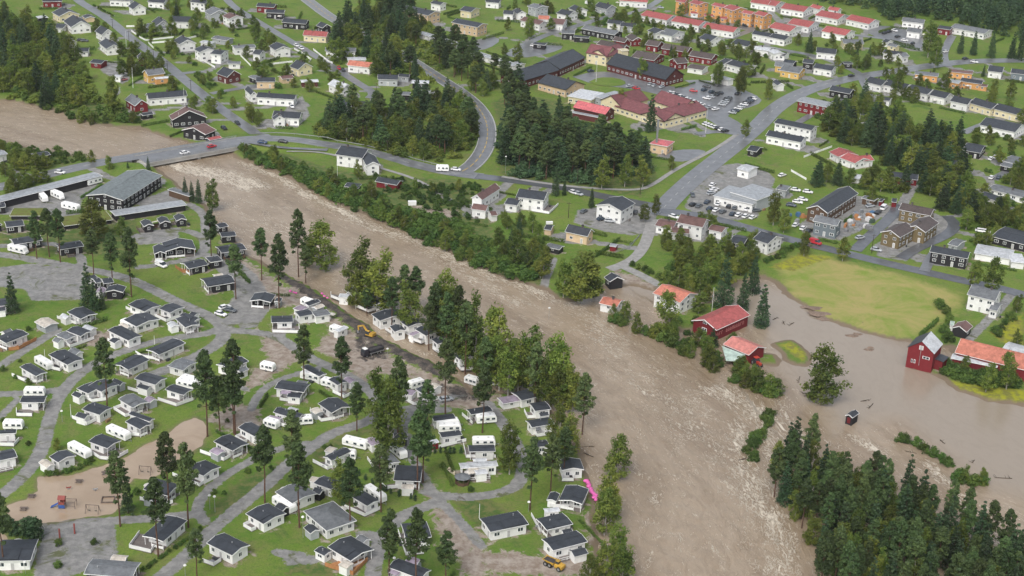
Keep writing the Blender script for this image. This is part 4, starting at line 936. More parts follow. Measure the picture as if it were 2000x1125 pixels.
H 1150,265 1250,285 1330,245 3.5 1.8 g w
H 1455,300 1550,325 1610,290 3.5 2 k w
H 1870,265 2010,290 w8 3 .8 k w
H 1710,340 1840,365 1900,330 3 1 k w
H 1890,385 2010,400 w8 3 .6 w w
H 785,315 880,335 905,320 2.8 1.2 n r
H 885,290 940,320 1000,300 2.8 1.2 n r
H 660,345 860,390 890,365 2.8 1.2 n r
H 1040,350 1140,365 1170,335 2.8 1.2 n r
H 1165,380 1370,410 1400,380 2.8 1.2 n r
H 930,445 1110,475 1190,430 2.8 1.2 n r
H 1380,435 1560,465 1575,430 2.8 1.2 n r
H 1290,500 1380,490 1205,475 2.8 1.3 n r
S 1365,530 1490,550 1540,520 2.6 .8 n w
H 1600,490 1650,505 1700,460 3 1 k w
H 1670,500 1820,540 1890,510 3 1 k w
S 1550,590 1690,630 w5 3 .6 S w
H 375,542 575,450 240,445 4 3.4 k q df #dark roofed maroon hospital wing at the left of the entrance court
H 95,632 372,548 0,500 4 3.2 k q df
H 195,645 420,705 620,650 3.8 3 k t df
H 735,500 1200,625 1310,572 3.2 3 k q df #long dark roofed maroon wing along the round traffic island
H 575,415 745,440 w15 5.5 3.5 M y df
H 740,450 900,400 w12 5 3 M y df
S 860,400 915,395 w5 8 .3 y y nw
H 430,752 620,785 760,670 3.5 f w y
H 640,755 800,800 900,730 4.2 f S g
H 800,830 1190,955 w15 3.3 3 M y df
H 1190,950 1530,860 w15 3.6 3 M y df
H 1085,785 1320,865 w14 3.2 2.6 M y df
H 850,835 1070,780 w14 3.2 2.6 M y df
H 475,840 730,898 800,865 3.2 1.6 p q df #maroon timber house with a bright red metal roof at the hospital
S 465,880 700,925 w3 2.6 .2 S q nw
S 160,345 260,355 w5 2.6 .2 k k
@03
H -60,30 60,50 100,15 3 1.2 R w
H 95,65 280,95 325,60 3 1.3 R w
H 325,55 400,75 w6 3 1 R w
H 365,120 545,155 600,110 3 1.3 R w
H 465,75 545,90 w6 3 1 R w
H 605,150 790,190 865,165 3 1.3 R w
H 150,185 320,215 370,170 3 1.3 R w
H 0,215 170,250 225,210 3 1.3 R w
H 415,245 605,280 675,245 3 1.3 R w
H 1045,165 1215,185 w9 3 1 g w
H 1080,245 1190,260 w9 3 1 g w
H 1320,220 1425,235 w9 3 .5 k r
H 1425,215 1690,265 1740,235 3 .8 g w
H 375,410 530,425 w8 3.5 2 k w
H 0,290 130,315 200,290 3 .8 k w
H 0,400 50,425 95,400 3.5 1 w w
S 70,430 130,440 185,420 2.6 1 k w
H 590,340 750,345 800,320 2.8 1 g y
S 890,325 930,335 965,320 2.6 1 k w
S 930,355 1000,370 w5 2.6 1 g y
H 895,415 1060,440 w8 2.8 .8 k w
H 1050,450 1105,440 w6 2.8 1 g w
H 50,515 190,530 w7 2.8 1 g Y
H 90,550 245,575 335,545 2.8 1.1 g Y
S 115,485 200,500 w6 2.6 1 k k
H 350,530 500,555 580,535 2.8 1 k w
H 270,490 350,500 w6 2.8 1 k k
S 595,500 665,500 w5 2.6 .3 k k
H 1145,580 1330,600 w8 2.8 .5 g o
H 1410,560 1600,580 w6 2.8 .4 b o
H 1410,640 1490,655 w7 2.8 .5 S o
H 1500,635 1670,660 w7 2.8 .7 k o
S 1640,670 1710,680 w5 2.5 .5 b o
H 1715,555 1830,570 1895,540 3 1.2 k w
H 1895,570 2010,585 w8 3 1 k l
H 755,640 885,672 w9 3 1.3 k w
H 897,662 1068,702 w9 3 1.3 k w
H 1080,700 1245,742 w9 3 1.3 k w
H 1258,742 1385,772 w9 3 1.3 k w
H 1420,790 1560,820 w9 3 1.3 k w
H 1572,805 1745,855 w9 3 1.3 k y
H 1758,850 1975,905 w9 3 1.3 k y
H 475,705 640,735 w8 2.8 1 k k
H 225,790 460,840 540,810 5.5 .6 S r #long red two storey block with pale roof beside the highway
H 45,960 340,1020 375,985 5.5 1 k w #long white two storey block with dark roof beside the highway
H -20,1060 260,1115 w8 3 1 k w
H 1650,975 1930,1035 1990,970 3 1.3 k w
H 715,930 800,940 w7 3 1 k w
S 885,780 950,790 w6 3 .8 k w
S 30,640 75,670 105,650 3 1.2 k w
"""
key = None
for ln in DATA.strip().splitlines():
    ln = ln.strip()
    if not ln: continue
    if ln[0] == '@': key = ln[1:]
    elif ln[0] == 'V':
        full = None
        if '#' in ln: ln, full = ln.split('#'); full = full.strip()
        caravan(key, ln[2:], full=full)
    else: house(key, ln)
# rows of garages
for (a, b, n, k) in (("1270,262", "1625,372", 9, '01'), ("1668,408", "2010,520", 9, '01'), ("0,500", "60,515", 1, '02')):
    A = pt(k, a, 2.6); B = pt(k, b, 2.6); ox, oy = OFF[k]
    for i in range(n):
        p, q = A+(B-A)*(i/n), A+(B-A)*((i+.93)/n); P_, Q_ = px_of(p), px_of(q)
        house(k, 'S %f,%f %f,%f w5.5 2.6 .7 S %s nw' % ((P_[0]-ox)*4, (P_[1]-oy)*4, (Q_[0]-ox)*4, (Q_[1]-oy)*4, 'r' if (i == 8 and a[0] == '1' and a[1] == '2') else 'w'))
# special: black and white roof halves and windows of the red waterside barn
def barn():
    A = pt('23', '1300,515', 6.5); B = pt('23', '1360,445', 6.5); C = pt('23', '1088,460', 6.5); u = (B-A)[:2]; L_ = np.linalg.norm(u); u /= L_; L_ = 9.5
    n = (C-A)[:2]; n = n-u*(n@u); w = np.linalg.norm(n); n /= w; ctr = A[:2]+u*L_/2+n*w/2; rz = math.atan2(u[1], u[0]); 
    o = thing('barn', '', 'barn', (*ctr, 0), rz, full='tall red barn with one dark and one pale roof half, standing in the flood')
    s = 1 if (u[0]*n[1]-u[1]*n[0]) > 0 else -1; a, b, h, r = L_/2-.3, w/2-.3, 6.5, 3.2
    mb = MB(); mb.add([(-a, -b, -1.5), (a, -b, -1.5), (a, b, -1.5), (-a, b, -1.5), (-a, -b, h), (a, -b, h), (a, b, h), (-a, b, h), (-a, 0, h+r-.1), (a, 0, h+r-.1)], [(0, 1, 5, 4), (1, 2, 6, 9, 5), (2, 3, 7, 6), (3, 0, 4, 8, 7)]); mb.obj('wall', WALL['r'], o)
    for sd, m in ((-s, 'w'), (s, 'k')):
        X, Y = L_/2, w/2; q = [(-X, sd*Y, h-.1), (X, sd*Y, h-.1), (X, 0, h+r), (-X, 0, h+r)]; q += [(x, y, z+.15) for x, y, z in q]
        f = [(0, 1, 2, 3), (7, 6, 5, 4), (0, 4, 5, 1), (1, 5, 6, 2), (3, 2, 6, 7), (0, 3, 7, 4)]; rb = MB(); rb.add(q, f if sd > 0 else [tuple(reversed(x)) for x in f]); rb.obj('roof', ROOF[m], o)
    for y, z, ww, hh in ((s*w*.27, 1.6, .6, 1.2), (s*w*.17, 1.6, .6, 1.2), (-s*w*.22, 3.9, 2.3, .9)): link('window', WIN_W, o, (-a-.01, y, z), -math.pi/2, (ww, 1, hh))
    pb = MB(); pb.bar((-a-.05, 0, 1.2), (-a-.05, 0, h+1.6), .12); pb.obj('drain_pipe', METAL, o); link('hay_door', DOOR_ME, o, (-a-.01, 0, h+.2), -math.pi/2, (1.3, 1, 1.4))
barn()
# faint painted lettering on the long red barn, its windows
for o in list(COL.objects):
    if o.get('label', '').startswith('long red barn with red roof'):
        Lx = max(v[0] for v in [c for c in o.children if c.name.startswith('roof')][0].bound_box)
        wy = max(v[1] for v in [c for c in o.children if c.name.startswith('wall')][0].bound_box); Xw = max(v[0] for v in [c for c in o.children if c.name.startswith('wall')][0].bound_box)
        inv = (Matrix.Translation(o.location) @ Matrix.Rotation(o.rotation_euler[2], 4, 'Z')).inverted(); q = inv @ Vector(pt('22', '1700,330', 1)); sy = 1 if q[1] > 0 else -1
        LET = mat('faded_lettering', (.42, .16, .15), .8)
        # the writing is too faded to read in the photo: worn upright strokes in two groups
        rl = random.Random(2)
        for fx, n in ((-.37, 4), (.10, 9)):
            for i in range(n):
                mb = MB(); x = i*1.15-n*.57; k = rl.random()
                mb.box(x, -.02, 0, x+.22, .02, 1.25); mb.box(x+.22, -.02, 1.05 if k < .5 else 0, x+.7, .02, 1.25 if k < .5 else .2)
                if k > .3: mb.box(x+.6, -.02, 0, x+.8, .02, 1.0)
                l = mb.obj('lettering', LET, o, (fx*Lx*2*(1 if sy < 0 else -1), sy*(wy+.03), .95)); l.rotation_euler = (0, 0, 0 if sy < 0 else math.pi)
        sx = -1 if sy < 0 else 1
        link('window', WIN_W, o, (sx*(Xw+.01), 0, .9), -sx*-math.pi/2 if False else (math.pi/2 if sx > 0 else -math.pi/2), (2.0, 1, 1.7))
        link('window', WIN_W, o, (sx*(Xw+.01), 0, 4.0), (math.pi/2 if sx > 0 else -math.pi/2), (1.6, 1, .8))
# drives and worn ground round the buildings, written into the ground's cover
_hs = [(o.location.x, o.location.y, o) for o in COL.objects if o.parent is None and o.get('category') in ('house', 'building', 'cabin', 'shed')]
_rp0 = np.vstack([dense(RAMP if s is None else smooth(gpoly(s), 1), 3) for _, w, _, s in ROADS])
av = np.empty(len(GP), np.float32); gm.attributes['gravel'].data.foreach_get('value', av); mv = np.empty(len(GP), np.float32); gm.attributes['mud'].data.foreach_get('value', mv)
rdv = random.Random(9)
for x, y, o in _hs:
    near = np.where((abs(GP[:, 0]-x) < 55) & (abs(GP[:, 1]-y) < 55))[0]
    if len(near) == 0: continue
    P = GP[near]; rf = [c for c in o.children if c.name.startswith('roof')]; X_ = max(v[0] for v in rf[0].bound_box); Y_ = max(v[1] for v in rf[0].bound_box); c, s_ = math.cos(o.rotation_euler.z), math.sin(o.rotation_euler.z)
    u = abs((P[:, 0]-x)*c+(P[:, 1]-y)*s_)-X_; v = abs(-(P[:, 0]-x)*s_+(P[:, 1]-y)*c)-Y_; dd_ = np.hypot(np.maximum(u, 0), np.maximum(v, 0))
    mv[near] = np.maximum(mv[near], .5*np.clip(1.4-dd_/1.8, 0, 1))
    if o['category'] in ('house', 'building') and px_of((x, y, 0))[1] < 520:
        d = np.hypot(_rp0[:, 0]-x, _rp0[:, 1]-y); i = d.argmin()
        if d[i] < 48:
            e = np.array([x, y])+np.array([s_, -c])*0+(_rp0[i]-[x, y])*0; off = np.array([c, s_])*(X_*.8)*rdv.choice((-1, 1)); q, _, _ = pdist(P, np.array([e+off, _rp0[i]+off*.3])); av[near] = np.maximum(av[near], np.clip(.5+(rdv.uniform(1.4, 2.4)-q)/1.2, 0, 1))
            q2, _, _ = pdist(P, np.array([e+off*.5, e+off*1.6])); av[near] = np.maximum(av[near], np.clip(.5+(rdv.uniform(2, 4)+Y_*.5-q2)/1.5, 0, .85))
gm.attributes['gravel'].data.foreach_set('value', av); gm.attributes['mud'].data.foreach_set('value', mv)
# mint lean-to roof of the small flooded barn
_b = [o for o in COL.objects if o.get('label', '').startswith('small red barn with salmon')][0]
_q = [pt('22', '1640,452', 3.0), pt('22', '1822,522', 3.0), pt('22', '1745,572', 1.4), pt('22', '1672,568', 1.4)]; _i = (Matrix.Translation(_b.location) @ Matrix.Rotation(_b.rotation_euler.z, 4, 'Z')).inverted(); _q = [_i @ Vector(p) for p in _q]; MB().add(_q+[p+Vector((0, 0, .12)) for p in _q], [(0, 1, 2, 3), (7, 6, 5, 4), (0, 4, 5, 1), (1, 5, 6, 2), (2, 6, 7, 3), (3, 7, 4, 0)]).obj('lean_to_roof', ROOF['a'], _b)
# ---- cars
CARS = """
@10
1445,75 20,-4 w:white car driving over the bridge
1655,25 20,-4 r:red car driving over the bridge
470,228 20,2 w:
1260,955 20,8 W:
@11
1562,205 20,2 w:white car towing a caravan on the main road
@01
650,540 10,10 r:
680,555 10,10 k:
315,362 14,8 w:
355,385 14,8 w:
50,1120 20,2 b:
210,1115 20,2 k:
280,840 10,12 w:
@00
540,232 20,0 w:
965,630 20,-4 p:
660,325 20,0 g:
630,322 20,0 k:
1855,970 12,10 k:
1750,1010 12,8 k:
@02
1417,718 20,2 r:bright red van parked by the hospital car park entrance
970,698 15,3 r:
615,562 20,-4 d:
920,680 20,-3 s:
1080,665 12,-8 s:
1110,675 12,-8 s:
1170,685 12,-5 s:
1520,685 16,2 k:
1765,742 16,-4 k:
1865,778 16,-4 k:
600,35 25,4 W:
170,365 22,2 w:
220,368 22,2 w:
1160,65 20,3 s:
1820,208 20,5 k:
1870,205 20,5 b:
1240,740 10,8 w:
@03
910,265 20,-6 k:
945,255 20,-6 k:
988,245 18,6 w:
1065,322 20,2 w:
1012,292 20,-4 k:
1130,345 15,-8 k:
1388,410 20,-5 w:
1540,465 16,-3 k:
1612,490 20,4 w:
650,600 20,-4 k:black car driving along the highway near the crossing
@12
560,532 20,-12 g:
700,592 20,-4 d:
765,608 20,2 s:
962,540 6,-12 k:
1410,405 4,14 g:
1525,460 12,-8 d:
1615,475 14,-8 w:
1700,492 14,-8 k:
1745,505 14,-8 n:
1840,515 14,-8 w:
1545,512 14,-8 d:
1595,522 14,-8 w:
1645,535 14,-8 g:
1725,553 14,-8 d:
1770,560 14,-8 w:
1825,570 14,-8 w:
1880,580 14,-8 w:
1415,480 14,-4 k:
1460,490 14,-8 g:
1905,525 20,-2 g:
1265,575 14,4 w:
480,385 16,6 w:
520,395 16,6 s:
1565,325 12,-8 w:
1580,360 20,-4 w:
1565,375 20,-4 w:
1555,392 20,-4 s:
@13
370,778 20,6 R:red van driving along the village road past the field
275,665 12,-8 w:
320,685 12,-8 k:
215,640 12,-8 w:
718,738 20,-4 s:
845,833 20,4 s:
905,505 12,-10 W:
860,540 14,-10 k:
798,490 20,-3 s:
1745,268 14,-12 w:
1800,265 8,-10 d:
1900,455 6,12 s:
1775,108 8,-6 w:
1740,120 12,-10 w:
1660,685 12,2 w:
1695,690 12,2 w:
110,250 16,-5 w:
215,365 14,2 w:
310,380 14,2 w:
270,440 14,2 w:
230,460 14,2 w:
180,485 14,2 d:
@20
1725,212 14,4 w:white car parked nearest the black hut
1800,182 14,3 g:dark grey car with silver flank parked on the muddy lane
1757,160 14,-4 w:
@21
1485,880 20,-3 s:
@01
1450,68 14,0 w:
"""
key = None
for ln in CARS.strip().splitlines():
    if ln[0] == '@': key = ln[1:]; continue
    p, rest = ln.split(' ', 1); d, rest = rest.split(' ', 1); c, full = rest.split(':', 1); x, y = map(float, p.split(',')); dx, dy = map(float, d.split(',')); ox, oy = OFF[key]; van = c.isupper(); c = c.lower(); c = {'n': 'g'}.get(c, c)
    car(ox+x/4, oy+y/4, dx, dy, c, van, full=full.strip() or None)
rc = random.Random(3)
for a, b, n, k in (("1240,728", "1480,825", 10, '02'), ("1520,775", "1620,735", 4, '02'), ("1640,825", "1690,775", 5, '02'), ("1720,888", "1880,778", 8, '02'), ("1515,975", "1665,1030", 7, '02'), ("1545,845", "1590,860", 2, '02'), ("1500,710", "1560,725", 2, '02')):
    A = pt(k, a); B = pt(k, b); u = (B-A); an = math.atan2(u[1], u[0])+math.pi/2
    for i in range(n): car(0, 0, 0, 0, rc.choice('wwwskgdskw'), P=A+u*(i/(n-1 or 1)), ang=an, grp='cars parked at the hospital')
caravan('11', '1408,212 1505,215', full='white caravan towed by a white car on the main road')
caravan('10', '60,835 195,868', True); caravan('10', '395,405 470,440', True)
# ---------------------------------------------------------------- vegetation
def clump_mesh(name, centres, radii, per, size, mats, trunk=None, flat=.6, limbs=None, nrm_up=.35):
    r = rng; C_ = np.repeat(np.array(centres, float), per, 0); Rr = np.repeat(np.array(radii, float), per); n = len(C_)
    d = r.normal(size=(n, 3)); d /= np.linalg.norm(d, axis=1)[:, None]; d *= (r.random(n)**.45*Rr)[:, None]; d[:, 2] *= flat; P = C_+d
    a = r.normal(size=(n, 3)); a /= np.linalg.norm(a, axis=1)[:, None]; out = d/(np.linalg.norm(d, axis=1)[:, None]+1e-6)
    nm = r.normal(size=(n, 3))*.7+out*.8+np.array([0, 0, nrm_up]); u = np.cross(nm, a); u /= np.linalg.norm(u, axis=1)[:, None]; w = np.cross(nm, u); w /= np.linalg.norm(w, axis=1)[:, None]
    s = (size*(.6+.8*r.random(n)))[:, None]; V = np.stack([P-u*s-w*s*.5, P+u*s-w*s*.5, P+u*s*.6+w*s*.6, P-u*s*.6+w*s*.7], 1).reshape(-1, 3)
    F = np.arange(n*4).reshape(-1, 4); me = mesh_np(name, V, F, mats, False)
    t = np.repeat(r.random(len(centres)), per)*.75+r.random(n)*.25; fattr(me, 'tint', np.repeat(t, 4)); return me
def trunk_mesh(h, r0, m, limbs=(), lean=0):
    mb = MB(); n = 5; pts = [Vector((math.sin(i*1.3)*.06*i+lean*i/n, math.cos(i*1.7)*.05*i, h*i/n)) for i in range(n+1)]; pts[0].z = -.8
    for i in range(n): mb.cyl(pts[i], pts[i+1], r0*(1-.85*i/n), r0*(1-.85*(i+1)/n), 7)
    for (z, x, y, zz) in limbs: mb.cyl((0, 0, z), (x, y, zz), r0*.3, r0*.08, 5)
    return mb.mesh('trunk', m)
VAR = {}
def make_variants():
    r = random.Random(11)
    for k in range(5):   # pine: 1 unit = 1 m, 20 m tall
        cs, rs, lb = [], [], []; H = 20; z0 = r.uniform(.42, .56)*H; n = 64
        for i in range(n):
            f = (i+r.random())/n; z = z0+f*(H-z0)*.98; env = 2.55*(1-f)**.5*(.45+.75*min(1, f*4+.25)); a = r.uniform(0, 6.28); q = env*r.uniform(.35, 1.05)
            cs.append((q*math.cos(a), q*math.sin(a), z)); rs.append(r.uniform(.85, 1.35)*(1-.35*f)); 
            if i % 3 == 0: lb.append((z-.5, q*math.cos(a), q*math.sin(a), z))
        for i in range(3): z = z0-r.uniform(.5, 3); a = r.uniform(0, 6.28); q = r.uniform(.8, 1.8); cs.append((q*math.cos(a), q*math.sin(a), z)); rs.append(.6); lb.append((z, q*math.cos(a), q*math.sin(a), z))
        VAR.setdefault('pine', []).append((clump_mesh('crown', cs, rs, 64, .22, LEAF['pine'], flat=.7), trunk_mesh(H*.97, .24, BARK, lb, r.uniform(-.4, .4)), H))
    for k in range(4):   # spruce
        cs, rs = [], []; H = 18; n = 80
        for i in range(n):
            f = ((i+r.random())/n); f = 1-(1-f)**.6 if f < .999 else f; z = 1.2+f*(H-1.4); env = 2.7*(1-f)**.8+.12; a = i*2.4+r.random(); q = env*r.uniform(.45, 1.0)
            cs.append((q*math.cos(a), q*math.sin(a), z-.25*q)); rs.append(.35+env*.33)
        VAR.setdefault('spruce', []).append((clump_mesh('crown', cs, rs, 40, .21, LEAF['spruce'], flat=.65), trunk_mesh(H*.95, .2, BARKD), H))
    for k in range(5):   # birch / broadleaf
        cs, rs, lb = [], [], []; H = 14; n = 64; ax = [(r.uniform(-1.1, 1.1), r.uniform(-1.1, 1.1), r.uniform(.7, 1)) for _ in range(4)]
        for i in range(n):
            f = (i+r.random())/n; bx, by, t = ax[i % 4]; z = 2.0+f*(H*t-2.4); env = 2.9*math.sin(math.pi*min(1, .18+f*.84))**.7; a = r.uniform(0, 6.28); q = env*r.uniform(.3, 1)
            cs.append((bx*f*1.3+q*math.cos(a), by*f*1.3+q*math.sin(a), z)); rs.append(r.uniform(.7, 1.2)); 
            if i % 5 == 0: lb.append((z*.6, cs[-1][0], cs[-1][1], z))
        VAR.setdefault('birch', []).append((clump_mesh('crown', cs, rs, 56, .19, LEAF['birch'], flat=.9), trunk_mesh(H*.8, .2, BARKB, lb), H))
    for k in range(4):   # bush, 3 m
        cs, rs = [], []; n = 26
        for i in range(n): a = r.uniform(0, 6.28); q = r.uniform(0, 1.5); cs.append((q*math.cos(a), q*math.sin(a), .5+r.random()*2.2*(1-q/2.4))); rs.append(r.uniform(.45, .8))
        VAR.setdefault('bush', []).append((clump_mesh('foliage', cs, rs, 46, .15, LEAF['bush'], flat=.85), None, 3))
    for k in range(3):   # slim conifer bush (thuja), 2 m
        cs = [(r.uniform(-.2, .2), r.uniform(-.2, .2), .2+1.7*i/12) for i in range(13)]; rs = [.48*(1-.55*i/12) for i in range(13)]
        VAR.setdefault('thuja', []).append((clump_mesh('foliage', cs, rs, 34, .09, LEAF['spruce'], flat=1), None, 2))
make_variants()
TN = {'pine': ('pine_tree', 'tree'), 'spruce': ('spruce_tree', 'tree'), 'birch': ('broadleaf_tree', 'tree'), 'bush': ('bush', 'bush'), 'thuja': ('clipped_bush', 'bush')}
TD = {'pine': ['tall pine with bare trunk', 'slim tall pine with bare trunk', 'stout pine with bare trunk'], 'spruce': ['dark pointed spruce'], 'birch': ['leafy birch'], 'bush': ['green bush'], 'thuja': ['small clipped conifer bush']}
TREEC = [0]
BLN = ['birch_tree', 'leafy birch']
def tree(sp, p, h, grp=None, label=None, wide=1.0, full=None):
    i = random.randrange(len(VAR[sp])); cr, tr, H = VAR[sp][i]; s = h/H; z = gz(p[0], p[1]); TREEC[0] += 1
    z = min(z, 0) if sp != 'bush' else max(z, WZ-.4); w = s**.5*wide if sp in ('pine',) else s*wide; w = w if sp != 'birch' else s**.85*wide
    nm, cat = TN[sp]
    if sp == 'birch': nm = BLN[0]; TD['birch'][0] = BLN[1]
    if tr is None:
        o = link(nm, cr, None, (p[0], p[1], z), random.uniform(0, 6.28), (w, w, s)); tag(o, TD[sp][0], cat, grp, o.location[:], label or full); return o
    o = link(nm, None, None, (p[0], p[1], z), random.uniform(0, 6.28), (w, w, s)); tag(o, (TD[sp][1] if h > 23 else TD[sp][2] if h < 15 and sp == 'pine' else TD[sp][0]) if sp == 'pine' else TD[sp][0], cat, grp, o.location[:], label or full)
    link('crown', cr, o); link('trunk', tr, o); return o
# single trees: x, y of the foot, y of the top in the photo
SINGLE = """
birch 800,640,525 855,655,540 880,668,530 902,702,575 928,722,595 952,742,625 992,772,660 1012,762,645 1052,777,665 1065,792,690 1090,800,700
pine 872,702,562 908,727,580 1002,752,652 848,664,540 1044,790,668
birch 1812,112,28 1825,135,65 1845,175,130 1938,195,150 1972,195,150 1742,150,128 1625,90,58 1400,170,115 1445,186,125 1442,118,87 1033,77,28 1348,68,45 1243,32,20 738,150,100 763,140,108 660,198,155 258,150,105 218,217,138 295,84,65 397,70,42 500,85,55 343,70,45
pine 1012,225,160 1025,235,165 1000,215,150 990,230,160 985,205,150 1040,245,190
spruce 1875,105,58 1900,108,58 1935,113,60 1975,115,62 1990,118,62 1672,122,90 1695,128,88 1920,150,125 345,32,0 810,150,100 812,198,148 1310,110,85
pine 183,538,447 220,558,454 257,580,444 72,505,412 97,502,407 118,512,408 413,512,410 461,584,477 460,850,612 457,848,720 405,852,683 430,846,735 209,792,660 594,749,635 667,784,657 697,842,748 777,850,698 870,808,662 942,845,720 717,614,555 765,637,530 838,682,580 583,538,403 597,550,475 511,547,445 545,602,458 1137,845,722 1035,996,855 517,982,832 572,940,800 585,1030,862 684,1036,895 744,1000,868 815,956,800 826,942,810 760,1132,995 812,1150,995 870,1142,1038 235,1028,880 330,986,843 368,1030,866 310,1090,932 385,1132,1033 8,1110,958 834,850,742 1075,966,850 1100,932,835 790,612,505 812,607,508 945,765,655 893,690,545
spruce 25,612,530 172,602,512 185,608,545 200,605,560 362,388,345 375,394,352 388,396,347 250,1002,922 1487,635,538 1450,602,525 1412,602,490 290,335,305 1085,382,328 1102,382,350 1155,406,365 1270,258,180 810,155,98 815,200,145 1090,250,180 1110,250,195 1060,280,210 1580,103,58 250,332,315 1470,570,480
birch 183,470,382 237,465,415 415,410,338 627,522,413 605,500,440 706,562,448 695,600,500 738,602,468 865,642,510 915,702,548 970,747,570 930,705,600 975,760,635 1032,750,610 1018,752,683 1078,788,640 1095,792,655 1117,802,690 1090,882,783 1108,902,805 1203,930,818 1188,1012,895 1180,1042,930 1207,1102,1008 1182,1132,1035 1214,1142,1040 1150,1150,1080 995,926,820 670,987,890 777,700,698 757,900,740 750,850,700 985,870,840 1605,782,658 1130,590,470 1100,580,490 1160,585,495 1255,155,105 1212,212,170 238,150,104 253,147,104 218,215,160 215,335,300 180,323,290 1280,420,378 1312,333,300 1220,365,300 1255,365,295 1175,370,290 1380,560,500 1420,560,490 1345,575,530 1510,440,370 1530,455,400 1750,185,130 1445,185,130 1402,165,120 600,640,640 110,880,852 1040,455,410 985,440,405 1050,475,425 1010,525,440 1060,545,470 1035,530,480 1305,650,545 1570,500,450 1880,730,690 1925,765,700 1965,760,680 1840,320,270 1900,560,500 1935,575,490 1985,680,640 700,350,310 1985,610,570 1645,510,455 1700,400,350 1440,110,80 1010,125,75 1035,75,30 990,60,30 1455,270,230 1930,280,240 1770,300,240 395,20,-15 335,70,25 985,110,80 1240,60,38 1500,195,150
"""
for ln in SINGLE.strip().splitlines():
    sp, *ps = ln.split()
    for q in ps:
        x, yb, yt = map(float, q.split(','))
        if yb-yt < 6: continue
        h = float(np.clip(toph(x, yb, yt), 4, 30)); tree(sp, at(x, yb), h, wide=1.5 if (sp == 'birch' and x in (627, 1605, 1130, 183, 706, 738)) else 1.0)
for f, n in (("1605,782", 1),): pass
ROOFS = []
for o in COL.objects:
    if o.parent is None and o.get('category') in ('house', 'cabin', 'shed', 'building', 'barn', 'caravan', 'motorhome', 'car', 'van'):
        bb = [c for c in o.children if c.name.split('.')[0] in ('roof', 'shell', 'body')]
        r = max((max(abs(v[0]) for v in c.bound_box) for c in bb), default=2); w = max((max(abs(v[1]) for v in c.bound_box) for c in bb), default=2); ROOFS.append((o.location.x, o.location.y, math.cos(o.rotation_euler.z), math.sin(o.rotation_euler.z), r, w))
ROOFS = np.array(ROOFS)
RLINES = [(RAMP if s is None else smooth(gpoly(s), 1), w) for _, w, _, s in ROADS]+[(smooth(gpoly(s), 1), w*1.6) for w, s in TRACKS]
_rp = [(dense(l, 1.5), w) for l, w in RLINES]; RPT = np.vstack([np.column_stack([l, np.full(len(l), w/2)]) for l, w in _rp])
def free(p, m=1.5, road=True):
    dx = p[0]-ROOFS[:, 0]; dy = p[1]-ROOFS[:, 1]; u = abs(dx*ROOFS[:, 2]+dy*ROOFS[:, 3]); v = abs(-dx*ROOFS[:, 3]+dy*ROOFS[:, 2])
    if np.any((u < ROOFS[:, 4]+m) & (v < ROOFS[:, 5]+m)): return False
    if road:
        if np.any(np.hypot(RPT[:, 0]-p[0], RPT[:, 1]-p[1])-RPT[:, 2] < m*.7): return False
    return True
def wood(spec, n, mix_, h0, h1, label, grp, gap=2.6, road=True, seed=0):
    poly = gpoly(spec); lo, hi = poly.min(0), poly.max(0); r = random.Random(seed); got = []; tries = 0
    while len(got) < n and tries < n*60:
        tries += 1; p = (r.uniform(lo[0], hi[0]), r.uniform(lo[1], hi[1]))
        if sdist(np.array([p]), poly)[0] > 0 or any((p[0]-q[0])**2+(p[1]-q[1])**2 < gap*gap for q in got): continue
        if not free(p, 2.2, road): continue
        got.append(p); sp = r.choices(list(mix_), list(mix_.values()))[0]; h = r.uniform(h0, h1)*(.25 if sp == 'bush' else .8 if sp == 'birch' else 1)
        nmv = {'pine': 'pine', 'spruce': 'spruce', 'birch': 'broadleaf tree', 'bush': 'bush'}[sp]
        pl_ = (poly-lo)/(hi-lo+1e-9); q_ = ((p[0]-lo[0])/(hi[0]-lo[0]), (p[1]-lo[1])/(hi[1]-lo[1])); zx = 'left' if q_[0] < .36 else 'right' if q_[0] > .64 else 'middle'; zy = 'front' if q_[1] < .34 else 'back' if q_[1] > .67 else 'central'
        lb_ = ('tall ' if h > (h0+h1)/2*(.8 if sp == 'birch' else 1) else 'short ')+(label % nmv).replace(' in the ', ', %s %s of the ' % (zy, zx)).replace(' on the ', ', %s %s of the ' % (zy, zx))
        tree(sp, p, h, grp, lb_, wide=r.uniform(1.05, 1.45)*(1.25 if sp == 'spruce' else 1.1)*(.64 if 'flooded wood' in label else 1))
